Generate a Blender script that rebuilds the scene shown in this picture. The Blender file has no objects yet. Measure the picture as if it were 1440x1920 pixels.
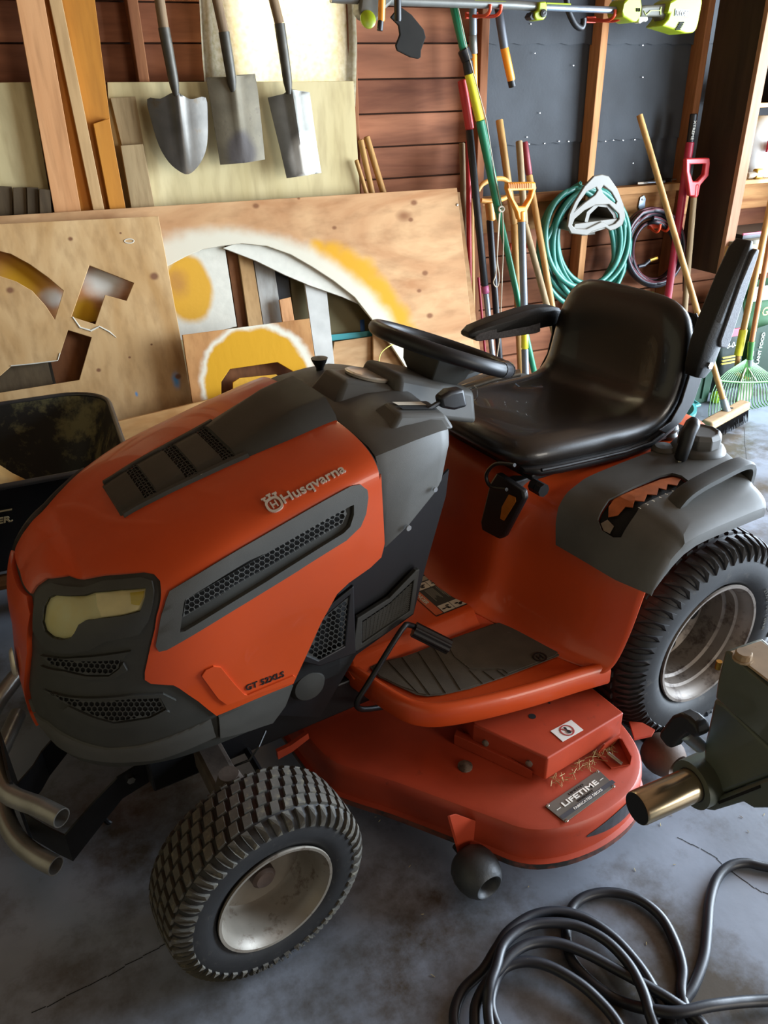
import bpy, bmesh, math, random
from mathutils import Vector, Matrix, Euler, noise
from mathutils.bvhtree import BVHTree
from mathutils.geometry import delaunay_2d_cdt
S = bpy.context.scene
COL = S.collection
rnd = random.Random(7)
PI = math.pi
# ------------------------------------------------------------------ camera
F_PX = 1443.95
CAM = Vector((0.0, 0.0, 1.5109))
R_RIGHT = Vector((0.917, -0.398, -0.0204)); R_DOWN = Vector((-0.208, -0.433, -0.877)); R_FWD = Vector((0.341, 0.809, -0.4795))
R_FWD.normalize(); R_RIGHT = (R_RIGHT - R_FWD * R_RIGHT.dot(R_FWD)).normalized(); R_DOWN = R_FWD.cross(R_RIGHT)
cd = bpy.data.cameras.new('camera'); cam = bpy.data.objects.new('camera', cd); COL.objects.link(cam)
cd.sensor_fit = 'VERTICAL'; cd.sensor_height = 36.0; cd.lens = 36.0 * F_PX / 1920.0
cd.clip_start = 0.02
mw = Matrix((R_RIGHT, -R_DOWN, -R_FWD)).transposed().to_4x4(); mw.translation = CAM
cam.matrix_world = mw
S.camera = cam
# ------------------------------------------------------------------ light and exposure
w = bpy.data.worlds.new('sky'); S.world = w; w.use_nodes = True
bg = w.node_tree.nodes['Background']; bg.inputs[0].default_value = (0.60, 0.78, 1.0, 1); bg.inputs[1].default_value = 0.3
def area(name, loc, target, sx, sy, power, col):
    l = bpy.data.lights.new(name, 'AREA'); l.shape = 'RECTANGLE'; l.size = sx; l.size_y = sy; l.energy = power; l.color = col
    o = bpy.data.objects.new(name, l); COL.objects.link(o); o.location = loc
    o.rotation_euler = (Vector(target) - Vector(loc)).to_track_quat('-Z', 'Y').to_euler()
    return o
# daylight through the open garage door on the right, plus an added warm fill lamp behind the camera
area('door_daylight', (4.6, 0.95, 1.12), (0.0, 0.95, 0.7), 3.6, 2.2, 820, (0.73, 0.86, 1.0))
area('rear_fill', (2.9, -3.7, 1.35), (0.9, 2.0, 0.95), 1.6, 1.7, 92, (1.0, 0.93, 0.82))
area('window_daylight', (0.98, 3.75, 2.05), (0.98, 0.0, 1.7), 0.7, 0.7, 55, (1.0, 0.97, 0.9))
S.view_settings.view_transform = 'Standard'; S.view_settings.look = 'None'
S.view_settings.exposure = 0.0; S.view_settings.gamma = 1.0; S.view_settings.use_curve_mapping = False
# ------------------------------------------------------------------ helpers
def c(h):
    h = h.lstrip('#'); v = [int(h[i:i+2], 16) / 255 for i in (0, 2, 4)]
    return tuple((x / 12.92 if x <= .04045 else ((x + .055) / 1.055) ** 2.4) for x in v) + (1,)
def mat(name, col, rough=.5, metal=0.0, var=.12, scale=18, bump=0.0, bscale=120, col2=None, spec=.5, coat=0, dirt=None):
    m = bpy.data.materials.new(name); m.use_nodes = True; nt = m.node_tree; b = nt.nodes['Principled BSDF']
    b.inputs['Roughness'].default_value = rough; b.inputs['Metallic'].default_value = metal
    b.inputs['Specular IOR Level'].default_value = spec; b.inputs['Coat Weight'].default_value = coat
    tc = nt.nodes.new('ShaderNodeTexCoord')
    n = nt.nodes.new('ShaderNodeTexNoise'); n.inputs['Scale'].default_value = scale; n.inputs['Detail'].default_value = 5
    nt.links.new(tc.outputs['Object'], n.inputs['Vector'])
    r = nt.nodes.new('ShaderNodeValToRGB'); k = c(col)
    r.color_ramp.elements[0].position = .3; r.color_ramp.elements[1].position = .7
    r.color_ramp.elements[0].color = tuple(x * (1 - var) for x in k[:3]) + (1,)
    r.color_ramp.elements[1].color = c(col2) if col2 else tuple(min(1, x * (1 + var)) for x in k[:3]) + (1,)
    nt.links.new(n.outputs['Fac'], r.inputs['Fac']); out = r.outputs['Color']
    if dirt:
        n3 = nt.nodes.new('ShaderNodeTexNoise'); n3.inputs['Scale'].default_value = dirt[1]; n3.inputs['Detail'].default_value = 8; n3.inputs['Roughness'].default_value = .7
        nt.links.new(tc.outputs['Object'], n3.inputs['Vector'])
        r3 = nt.nodes.new('ShaderNodeValToRGB'); r3.color_ramp.elements[0].position = dirt[2]; r3.color_ramp.elements[1].position = dirt[2] + .12
        mx = nt.nodes.new('ShaderNodeMix'); mx.data_type = 'RGBA'; mx.inputs['B'].default_value = c(dirt[0])
        nt.links.new(n3.outputs['Fac'], r3.inputs['Fac']); nt.links.new(r3.outputs['Color'], mx.inputs['Factor']); nt.links.new(out, mx.inputs['A']); out = mx.outputs['Result']
    nt.links.new(out, b.inputs['Base Color'])
    if bump:
        n2 = nt.nodes.new('ShaderNodeTexNoise'); n2.inputs['Scale'].default_value = bscale; n2.inputs['Detail'].default_value = 3
        nt.links.new(tc.outputs['Object'], n2.inputs['Vector'])
        bp = nt.nodes.new('ShaderNodeBump'); bp.inputs['Strength'].default_value = bump; bp.inputs['Distance'].default_value = .002
        nt.links.new(n2.outputs['Fac'], bp.inputs['Height']); nt.links.new(bp.outputs['Normal'], b.inputs['Normal'])
    return m
def wood(name, c1, c2, axis='X', scale=10, dist=2.5, rough=.7, stretch=.12, knot=0, flat='Y'):
    """grain bands drawn out along one axis, with optional knots"""
    m = bpy.data.materials.new(name); m.use_nodes = True; nt = m.node_tree; b = nt.nodes['Principled BSDF']
    b.inputs['Roughness'].default_value = rough; b.inputs['Specular IOR Level'].default_value = .3
    tc = nt.nodes.new('ShaderNodeTexCoord'); mp = nt.nodes.new('ShaderNodeMapping')
    sc = [1, 1, 1]; sc['XYZ'.index(axis)] = stretch; mp.inputs['Scale'].default_value = sc
    oi = nt.nodes.new('ShaderNodeObjectInfo'); ad = nt.nodes.new('ShaderNodeVectorMath'); ad.operation = 'ADD'
    ms = nt.nodes.new('ShaderNodeVectorMath'); ms.operation = 'SCALE'; ms.inputs[0].default_value = (7, 5, 9)
    nt.links.new(oi.outputs['Random'], ms.inputs['Scale'])
    nt.links.new(tc.outputs['Object'], mp.inputs['Vector']); nt.links.new(mp.outputs[0], ad.inputs[0]); nt.links.new(ms.outputs[0], ad.inputs[1])
    n = nt.nodes.new('ShaderNodeTexNoise'); n.inputs['Scale'].default_value = scale; n.inputs['Detail'].default_value = 6; n.inputs['Distortion'].default_value = dist
    nt.links.new(ad.outputs[0], n.inputs['Vector'])
    r = nt.nodes.new('ShaderNodeValToRGB'); r.color_ramp.elements[0].color = c(c1); r.color_ramp.elements[1].color = c(c2)
    r.color_ramp.elements[0].position = .32; r.color_ramp.elements[1].position = .66
    nt.links.new(n.outputs['Fac'], r.inputs['Fac']); out = r.outputs['Color']
    n4 = nt.nodes.new('ShaderNodeTexNoise'); n4.inputs['Scale'].default_value = scale * 9; n4.inputs['Detail'].default_value = 3
    nt.links.new(ad.outputs[0], n4.inputs['Vector'])
    hs = nt.nodes.new('ShaderNodeMix'); hs.data_type = 'RGBA'; hs.blend_type = 'MULTIPLY'; hs.inputs['Factor'].default_value = .35
    r4 = nt.nodes.new('ShaderNodeValToRGB'); r4.color_ramp.elements[0].color = (.45, .38, .3, 1); r4.color_ramp.elements[0].position = .3; r4.color_ramp.elements[1].position = .55
    nt.links.new(n4.outputs['Fac'], r4.inputs['Fac']); nt.links.new(out, hs.inputs['A']); nt.links.new(r4.outputs['Color'], hs.inputs['B']); out = hs.outputs['Result']
    if knot:
        v = nt.nodes.new('ShaderNodeTexVoronoi'); v.inputs['Scale'].default_value = knot
        mk = nt.nodes.new('ShaderNodeMapping'); s2 = [1, 1, 1]; s2['XYZ'.index(axis)] = .62; s2['XYZ'.index(flat)] = 0; mk.inputs['Scale'].default_value = s2
        nt.links.new(tc.outputs['Object'], mk.inputs['Vector']); nt.links.new(mk.outputs[0], v.inputs['Vector'])
        rk = nt.nodes.new('ShaderNodeValToRGB'); rk.color_ramp.elements[0].color = (1, 1, 1, 1); rk.color_ramp.elements[0].position = .03; rk.color_ramp.elements[1].color = (0, 0, 0, 1); rk.color_ramp.elements[1].position = .085
        nt.links.new(v.outputs['Distance'], rk.inputs['Fac'])
        mk2 = nt.nodes.new('ShaderNodeMix'); mk2.data_type = 'RGBA'; mk2.inputs['B'].default_value = c('#7a4a26')
        nt.links.new(rk.outputs['Color'], mk2.inputs['Factor']); nt.links.new(out, mk2.inputs['A']); out = mk2.outputs['Result']
    nt.links.new(out, b.inputs['Base Color'])
    bp = nt.nodes.new('ShaderNodeBump'); bp.inputs['Strength'].default_value = .25; bp.inputs['Distance'].default_value = .002
    nt.links.new(n4.outputs['Fac'], bp.inputs['Height']); nt.links.new(bp.outputs['Normal'], b.inputs['Normal'])
    return m
class MB:
    """collects geometry; build() links it as one mesh object"""
    def __init__(s): s.v = []; s.f = []; s.nm = []
    def add(s, vs, fs):
        k = len(s.v); s.v += [Vector(v) for v in vs]; s.f += [tuple(i + k for i in f) for f in fs]; return s
    def box(s, lo, hi, M=None, bev=0.0):
        x0, y0, z0 = lo; x1, y1, z1 = hi
        if bev:
            bm = bmesh.new(); bmesh.ops.create_cube(bm, size=1)
            for v in bm.verts: v.co = Vector(((x0+x1)/2 + v.co.x*(x1-x0), (y0+y1)/2 + v.co.y*(y1-y0), (z0+z1)/2 + v.co.z*(z1-z0)))
            bmesh.ops.bevel(bm, geom=bm.edges[:], offset=bev, segments=2, affect='EDGES', profile=.6)
            return s.bm(bm, M)
        vs = [Vector(p) for p in ((x0,y0,z0),(x1,y0,z0),(x1,y1,z0),(x0,y1,z0),(x0,y0,z1),(x1,y0,z1),(x1,y1,z1),(x0,y1,z1))]
        if M: vs = [M @ v for v in vs]
        return s.add(vs, [(3,2,1,0),(4,5,6,7),(0,1,5,4),(1,2,6,5),(2,3,7,6),(3,0,4,7)])
    def bm(s, bm, M=None):
        bm.verts.ensure_lookup_table(); bm.verts.index_update()
        s.add([(M @ v.co if M else v.co.copy()) for v in bm.verts], [[v.index for v in f.verts] for f in bm.faces]); bm.free(); return s
    def tube(s, pts, rad, n=10, caps=True, closed=False):
        pts = [Vector(p) for p in pts]; m = len(pts); R = rad if hasattr(rad, '__len__') else [rad] * m
        up = Vector((0, 0, 1)); rings = []; prev = None
        for i, p in enumerate(pts):
            a = pts[(i - 1) % m] if (i > 0 or closed) else p; b = pts[(i + 1) % m] if (i < m - 1 or closed) else p
            t = (b - a).normalized()
            if prev is None:
                u = t.cross(up if abs(t.z) < .9 else Vector((1, 0, 0))).normalized()
            else:
                u = (prev - t * prev.dot(t)); u = u.normalized() if u.length > 1e-6 else t.orthogonal().normalized()
            prev = u; w_ = t.cross(u); rings.append([p + (u * math.cos(2*PI*k/n) + w_ * math.sin(2*PI*k/n)) * R[i] for k in range(n)])
        vs = [v for r in rings for v in r]; fs = []
        for i in range(m if closed else m - 1):
            j = (i + 1) % m
            for k in range(n): fs.append((i*n+k, i*n+(k+1) % n, j*n+(k+1) % n, j*n+k))
        if caps and not closed: fs += [tuple(range(n))[::-1], tuple((m-1)*n+k for k in range(n))]
        return s.add(vs, fs)
    def lathe(s, prof, n=32, M=None, close=False, caps=True):
        """profile of (radius, height) spun round local Z"""
        vs = []; fs = []; m = len(prof)
        for r, h in prof:
            for k in range(n): vs.append(Vector((r*math.cos(2*PI*k/n), r*math.sin(2*PI*k/n), h)))
        for i in range(m if close else m - 1):
            j = (i + 1) % m
            for k in range(n): fs.append((i*n+k, i*n+(k+1) % n, j*n+(k+1) % n, j*n+k))
        if not close and caps:
            if prof[0][0] > 1e-6: fs.append(tuple(range(n))[::-1])
            if prof[-1][0] > 1e-6: fs.append(tuple((m-1)*n+k for k in range(n)))
        if M: vs = [M @ v for v in vs]
        return s.add(vs, fs)
    def loft(s, rings, closed=True, caps=True):
        n = len(rings[0]); vs = [Vector(p) for r in rings for p in r]; fs = []
        for i in range(len(rings) - 1):
            for k in range(n if closed else n - 1):
                fs.append((i*n+k, i*n+(k+1) % n, (i+1)*n+(k+1) % n, (i+1)*n+k))
        if caps and closed: fs += [tuple(range(n))[::-1], tuple((len(rings)-1)*n+k for k in range(n))]
        return s.add(vs, fs)
    def prism(s, poly, d, holes=()):
        """polygon (3D points in a plane) given thickness along vector d, holes cut right through"""
        v, f, loops = tri_fill(poly, holes); n = len(v); d = Vector(d)
        vs = v + [p + d for p in v]; fs = [t[::-1] for t in f] + [tuple(i + n for i in t) for t in f]
        for lp in loops:
            for a, b in zip(lp, lp[1:] + lp[:1]): fs.append((a, b, b + n, a + n))
        return s.add(vs, fs)
    def mirror(s):
        k = len(s.v); s.v += [Vector((v.x, -v.y, v.z)) for v in s.v]; s.f += [tuple(i + k for i in f[::-1]) for f in s.f]; s.nm += [Vector((v.x, -v.y, v.z)) for v in s.nm]; return s
    def mirrored(s):
        m = MB(); m.v = [Vector((v.x, -v.y, v.z)) for v in s.v]; m.f = [f[::-1] for f in s.f]; m.nm = [Vector((v.x, -v.y, v.z)) for v in s.nm]; return m
    def build(s, name, m, parent=None, smooth=None, bevel=0, subsurf=0, weld=0, fix=True, segs=2):
        me = bpy.data.meshes.new(name); bm = bmesh.new(); vs = [bm.verts.new(v) for v in s.v]
        for f in s.f:
            try: bm.faces.new([vs[i] for i in f])
            except ValueError: pass
        use_n = len(s.nm) == len(s.v) and len(s.v) > 0
        if weld and not use_n: bmesh.ops.remove_doubles(bm, verts=bm.verts, dist=weld)
        if fix: bmesh.ops.recalc_face_normals(bm, faces=bm.faces)
        bm.to_mesh(me); bm.free(); me.materials.append(m)
        o = bpy.data.objects.new(name, me); COL.objects.link(o)
        if parent: o.parent = parent
        if bevel:
            q = o.modifiers.new('b', 'BEVEL'); q.width = bevel; q.segments = segs; q.limit_method = 'ANGLE'; q.angle_limit = .6
        if subsurf:
            q = o.modifiers.new('s', 'SUBSURF'); q.levels = q.render_levels = subsurf
        if smooth is not None:
            for p in me.polygons: p.use_smooth = True
            if not subsurf:
                if use_n and not bevel: me.normals_split_custom_set_from_vertices([tuple(n) for n in s.nm])
                else: me.set_sharp_from_angle(angle=math.radians(smooth))
        return o
def in_poly(x, y, P):
    r = False; j = len(P) - 1
    for i in range(len(P)):
        if (P[i][1] > y) != (P[j][1] > y) and x < (P[j][0]-P[i][0])*(y-P[i][1])/(P[j][1]-P[i][1])+P[i][0]: r = not r
        j = i
    return r
def cdt(poly, holes=(), grid=0, extra=()):
    """2D triangulation of a polygon with holes, optionally with inner grid points: verts, faces, boundary loops"""
    pts = []; edges = []; loops = []
    for L in [poly] + list(holes):
        k = len(pts); n = len(L); pts += [Vector((p[0], p[1])) for p in L]; edges += [(k+i, k+(i+1) % n) for i in range(n)]
    nb = len(pts)
    if grid:
        xs = [p.x for p in pts]; ys = [p.y for p in pts]; x = min(xs) + grid * .37
        while x < max(xs):
            y = min(ys) + grid * .41
            while y < max(ys):
                if in_poly(x, y, poly) and not any(in_poly(x, y, h) for h in holes): pts.append(Vector((x, y)))
                y += grid
            x += grid
    pts += [Vector(e) for e in extra]
    v, e, f, ov, oe, of = delaunay_2d_cdt(pts, edges, [], 0, 1e-7)
    fs = []
    for t in f:
        cx = sum(v[i].x for i in t) / 3; cy = sum(v[i].y for i in t) / 3
        if in_poly(cx, cy, poly) and not any(in_poly(cx, cy, h) for h in holes): fs.append(tuple(t))
    # boundary loops from edges used once
    cnt = {}
    for t in fs:
        for a, b in zip(t, t[1:] + t[:1]): cnt[(a, b)] = 1
    be = [(a, b) for (a, b) in cnt if (b, a) not in cnt]; nxt = {a: b for a, b in be}; seen = set()
    for a, b in be:
        if a in seen: continue
        lp = []; q = a
        while q not in seen and q in nxt: seen.add(q); lp.append(q); q = nxt[q]
        loops.append(lp)
    return v, fs, loops
def basis(poly):
    P = [Vector(p) for p in poly]; n = Vector((0, 0, 0))
    for a, b in zip(P, P[1:] + P[:1]): n += a.cross(b)
    n.normalize(); u = (P[1] - P[0]).normalized(); return P[0], u, n.cross(u), n
def tri_fill(poly, holes=()):
    o, u, w_, n = basis(poly); pr = lambda L: [((Vector(p)-o).dot(u), (Vector(p)-o).dot(w_)) for p in L]
    v, f, lo = cdt(pr(poly), [pr(h) for h in holes]); return [o + u*q.x + w_*q.y for q in v], f, lo
def ray(px, py): return R_RIGHT * ((px - 720) / F_PX) + R_DOWN * ((py - 960) / F_PX) + R_FWD
def wp(px, py, ax, val):
    """world point on the plane x/y/z = val that the photograph shows at a pixel"""
    d = ray(px, py); i = 'xyz'.index(ax); return CAM + d * ((val - CAM[i]) / d[i])
def wpl(px, py, p0, n):
    d = ray(px, py); n = Vector(n); return CAM + d * ((Vector(p0) - CAM).dot(n) / d.dot(n))
def tag(o, label=None, cat=None, group=None, kind=None):
    if label: o['label'] = label
    if cat: o['category'] = cat
    if group: o['group'] = group
    if kind: o['kind'] = kind
    return o
def empty(name, loc=(0, 0, 0), rz=0):
    o = bpy.data.objects.new(name, None); COL.objects.link(o); o.location = loc; o.rotation_euler = (0, 0, rz); o.empty_display_size = .1; return o
def thing(name, label, cat, loc=(0, 0, 0), rz=0, group=None): return tag(empty(name, loc, rz), label, cat, group)
def arc(cx, cy, r, a0, a1, n, ry=None): return [(cx + r*math.cos(math.radians(a0+(a1-a0)*i/n)), cy + (ry or r)*math.sin(math.radians(a0+(a1-a0)*i/n))) for i in range(n+1)]
def smooth_path(P, k=6, closed=False):
    P = [Vector(p) for p in P]; n = len(P); out = []
    for i in range(n if closed else n - 1):
        g = lambda j: P[j % n] if closed else P[max(0, min(n-1, j))]
        a, b, d, e = g(i-1), g(i), g(i+1), g(i+2)
        for q in range(k):
            t = q / k; out.append(.5*((2*b)+(d-a)*t+(2*a-5*b+4*d-e)*t*t+(3*b-a-3*d+e)*t**3))
    if not closed: out.append(P[-1])
    return out
def text_geo(s, size=1.0, depth=.05, bold=0.0, shear=0.0, space=1.0):
    """extruded lettering as (verts, faces), origin at the left of its baseline"""
    cu = bpy.data.curves.new('t', 'FONT'); cu.body = s; cu.size = size; cu.extrude = depth; cu.offset = bold; cu.shear = shear; cu.space_character = space; cu.resolution_u = 3
    o = bpy.data.objects.new('t', cu); COL.objects.link(o); dg = bpy.context.evaluated_depsgraph_get(); dg.update()
    me = o.evaluated_get(dg).to_mesh(); v = [x.co.copy() for x in me.vertices]; f = [tuple(p.vertices) for p in me.polygons]
    o.evaluated_get(dg).to_mesh_clear(); bpy.data.objects.remove(o); bpy.data.curves.remove(cu)
    x0 = min(p.x for p in v); x1 = max(p.x for p in v); y1 = max(p.y for p in v)
    return v, f, x0, x1, y1
def lettering(mb, s, o, u, v, n, h=None, width=None, depth=.0012, bold=.0, shear=0, space=1.0):
    """letters laid on the plane through o with baseline u, up v, normal n; scaled to cap height h and overall width"""
    V, Fc, x0, x1, y1 = text_geo(s, 1.0, .02, bold, shear, space)
    u = Vector(u).normalized(); v = Vector(v).normalized(); n = Vector(n).normalized()
    cap = .70; sy = h / cap if h else width / (x1 - x0); sx = width / (x1 - x0) if width else sy
    mb.add([Vector(o) + u*((p.x-x0)*sx) + v*(p.y*sy) + n*((p.z+.02)/.04*depth) for p in V], Fc); return mb
# ------------------------------------------------------------------ materials
M_ORANGE = mat('orange_paint', '#c4481a', .36, 0, .06, 6, .03, 300, coat=.25, spec=.45)
M_DECKRED = mat('deck_paint', '#a23a20', .44, 0, .14, 9, .05, 200, dirt=('#6f2c1a', 30, .63))
M_GREY = mat('grey_plastic', '#4b4a46', .55, 0, .06, 30, .12, 900)
M_DARK = mat('dark_plastic', '#33332f', .6, 0, .08, 30, .1, 900)
M_BLACK = mat('black_plastic', '#131315', .45, 0, .15, 20, .05, 400)
M_BLACKMETAL = mat('black_metal', '#1a1a1c', .45, .3, .2, 14, .05, 200, dirt=('#55534e', 45, .7))
M_RUBBER = mat('tyre_rubber', '#1b1b1c', .62, 0, .25, 25, .08, 500, dirt=('#3c3934', 40, .58))
M_RUBBER2 = mat('tyre_tread_dusty', '#4a4740', .75, 0, .2, 30, .08, 500, dirt=('#65604f', 60, .55))
M_VINYL = mat('seat_vinyl', '#1a1511', .36, 0, .12, 12, .12, 260, coat=.25, spec=.6)
M_VINYL2 = mat('armrest_vinyl', '#111112', .5, 0, .1, 12, .25, 300)
M_ROUGHPL = mat('armrest_shell', '#55555a', .6, 0, .3, 160, .3, 500)
M_RIM = mat('wheel_rim', '#857e73', .45, .3, .1, 20, .04, 200, dirt=('#5a4a3c', 24, .56))
M_RIM2 = mat('wheel_rim_dull', '#7a7168', .5, .3, .12, 16, .04, 200, dirt=('#4c4038', 20, .52))
M_STEEL = mat('bare_steel', '#a39c90', .3, .9, .12, 40, .05, 300)
M_CHROME = mat('bright_bolt', '#c9c8c4', .25, 1, .05, 30)
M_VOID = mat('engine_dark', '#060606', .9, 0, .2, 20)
M_DECAL = mat('decal_white', '#cfc7b4', .5, 0, .06, 40)
M_INK = mat('decal_ink', '#141312', .55, 0, .1, 40)
M_BADGE = mat('badge_silver', '#d8d0c2', .28, .55, .04, 40)
# ------------------------------------------------------------------ setting
YS, YW = 3.30, 3.39          # faces of the wall framing and of the boarding behind it
m_floor = mat('painted_concrete', '#70767f', .32, 0, .16, 3.2, .14, 60, col2='#89909c', dirt=('#453f37', 1.3, .47))
nt = m_floor.node_tree
fl = MB().box((-3.2, -4.2, -.12), (6.2, 3.6, 0)).build('floor', m_floor); tag(fl, kind='structure')
m_board = wood('siding_wood', '#623621', '#a86d4c', 'X', 5, 1.2, .8)
m_stud = wood('stud_wood', '#6b3c22', '#a06a44', 'Z', 7, 1.5, .8)
m_studl = wood('pale_stud_wood', '#9a6238', '#c08a5a', 'Z', 7, 1.5, .8)
m_paper = mat('tar_paper', '#2a2c2f', .75, 0, .2, 5, .25, 90, col2='#34373b')
wmb = MB(); win = (wp(415, 80, 'y', YW).x, wp(625, 80, 'y', YW).x, wp(500, 165, 'y', YW).z, 2.36)
for a, b in (((-3.2, YW + .02, 0), (win[0], YW + .12, 2.7)), ((win[1], YW + .02, 0), (6.2, YW + .12, 2.7)), ((win[0], YW + .02, 0), (win[1], YW + .12, win[2])), ((win[0], YW + .02, win[3]), (win[1], YW + .12, 2.7))): wmb.box(a, b)
wb_ = wmb.build('wall_back', mat('wall_sheathing', '#4a2e1e', .9)); tag(wb_, kind='structure')
# siding boards, spaced as the photograph shows the joints
zs = [wp(770, q, 'y', YW).z for q in (81.3, 149, 211.5, 272.5, 332)]
step = (zs[0] - zs[-1]) / 4; z = zs[0]
while z < 2.6: z += step
WX0, WX1 = -2.4, 5.0
k = 0
while z > -.01:
    z1 = z; z0 = max(0.0, z - step)
    spans = [(WX0, WX1)]
    if z1 > win[2] and z0 < win[3]: spans = [(WX0, win[0]), (win[1], WX1)]
    for a, b in spans:
        if z1 - z0 < .02: continue
        mb = MB(); t = .004 + .004 * rnd.random()
        mb.add([(a, YW - t, z0 + .003), (b, YW - t, z0 + .003), (b, YW - t - .004, z1 - .003), (a, YW - t - .004, z1 - .003),
                (a, YW + .018, z0 + .003), (b, YW + .018, z0 + .003), (b, YW + .018, z1 - .003), (a, YW + .018, z1 - .003)],
               [(0,1,2,3), (7,6,5,4), (0,4,5,1), (1,5,6,2), (2,6,7,3), (3,7,4,0)])
        mb.build('plank', m_board, wb_, bevel=.0025)
    z -= step; k += 1
XA = wp(904.5, 21, 'y', YS).x; XB = wp(1131, 30, 'y', YS).x; XC = wp(1331, 0, 'y', YS).x
SW = .038
for i, (x, m) in enumerate(((XA, m_stud), (XB, m_studl), (XC, m_stud), (XA - .60, m_stud), (XA - 1.42, m_stud), (XA - 2.03, m_stud), (XA - 2.64, m_stud))):
    MB().box((x, YS, 0), (x + SW, YW - .01, 2.7)).build('stud', m, wb_, bevel=.003)
# tarred paper over the right-hand bays, in lapped strips
zr = wp(1167, 352, 'y', YS).z
zl = [wp(1191, 80.7, 'y', YW - .01).z, wp(1096, 263, 'y', YW - .01).z]
for a, b in ((XA + SW, XB), (XB + SW, XC), (XC + SW, XC + 1.2)):
    for z0, z1, o in ((zr - .02, zl[1] + .01, .010), (zl[1] - .005, zl[0] + .01, .013), (zl[0] - .005, 2.7, .016)):
        mb = MB(); n = 14
        vs = []
        for i in range(n + 1):
            x = a + (b - a) * i / n; wv = .0025 * math.sin(i * 1.7 + z0 * 9) + .002 * rnd.random()
            vs += [(x, YW - o - abs(wv) - .006, z0 + .004 * math.sin(i * 2.1)), (x, YW - o, z1)]
        mb.add(vs, [(2*i, 2*i+2, 2*i+3, 2*i+1) for i in range(n)]); mb.build('tar_paper', m_paper, wb_, smooth=40)
nail = MB()
for q in ((995, 45), (1075, 123), (1003, 100), (1205, 85), (1205, 145), (992, 270), (1021, 269), (1048, 265), (1066, 265), (1135, 265), (1150, 263), (1168, 263), (1190, 262), (1187, 306), (988, 257), (1012, 212)):
    p = wp(*q, 'y', YW - .026); nail.box((p.x - .0028, p.y - .002, p.z - .0014), (p.x + .0028, p.y + .003, p.z + .0014))
nail.build('nail_heads', M_CHROME, wb_)['kind'] = 'stuff'
m_rail = wood('rail_wood', '#8a5a33', '#b98a58', 'X', 7, 1.5, .8)
for a, b in ((XA + SW, XB), (XB + SW, XC), (XC + SW, XC + 1.2)):
    MB().box((a, YS + .005, zr - .035), (b, YW - .012, zr)).build('blocking', m_rail, wb_, bevel=.003)
    MB().box((a, YS + .03, zr - .16), (b, YS + .05, zr - .037)).build('blocking', m_rail, wb_, bevel=.003)
    MB().box((a, YS + .005, .0), (b, YW - .012, .04)).build('blocking', m_stud, wb_, bevel=.003)
# other walls and the ceiling (outside the frame)
m_in = wood('dim_boarding', '#4a3020', '#6e4a32', 'Y', 5, 1.2, .85)
tag(MB().box((-2.5, -4.2, 0), (-2.4, YW + .1, 2.7)).build('wall_left', wood('pale_bounce_boards', '#8f8265', '#a89a7a', 'Y', 4, 1, .85)), kind='structure')  # unseen wall, boards made paler to bounce light onto the tractor nose
mb = MB(); mb.box((4.65, 2.82, 0), (4.77, YW + .1, 2.7)); mb.box((4.65, -4.2, 0), (4.77, -.9, 2.7)); mb.box((4.65, -.9, 2.3), (4.77, 2.82, 2.7))
tag(mb.build('wall_right', m_in), kind='structure')
mb = MB(); mb.box((-2.5, -4.2, 0), (1.9, -4.1, 2.7)); mb.box((3.9, -4.2, 0), (5.1, -4.1, 2.7)); mb.box((1.9, -4.2, 2.3), (3.9, -4.1, 2.7))
tag(mb.build('wall_front', m_in), kind='structure')
tag(MB().box((-2.5, -4.2, 2.7), (5.12, YW + .12, 2.78)).build('ceiling', wood('ceiling_boards', '#57402c', '#806044', 'X', 4, 1, .85)), kind='structure')
# ------------------------------------------------------------------ garden tractor: x forward, y to its left (the camera side), z up
T_O = Vector((1.2628, 1.5982, 0)); T_R = PI + .12794
TR = thing('garden_tractor', 'orange ride-on garden tractor with dark grey hood trim and black high-back seat', 'tractor', T_O, T_R)
TE = (Vector((math.cos(T_R), math.sin(T_R), 0)), Vector((-math.sin(T_R), math.cos(T_R), 0)), Vector((0, 0, 1)))
CAMT = Vector([(CAM - T_O).dot(e) for e in TE])
def trd(px, py): d = ray(px, py); return Vector([d.dot(e) for e in TE])
def tp(px, py, ax, val):
    d = trd(px, py); i = 'xyz'.index(ax); return CAMT + d * ((val - CAMT[i]) / d[i])
def t_px(p):
    q = T_O + TE[0]*p[0] + TE[1]*p[1] + TE[2]*p[2] - CAM; z = q.dot(R_FWD); return (720 + F_PX*q.dot(R_RIGHT)/z, 960 + F_PX*q.dot(R_DOWN)/z)
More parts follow.
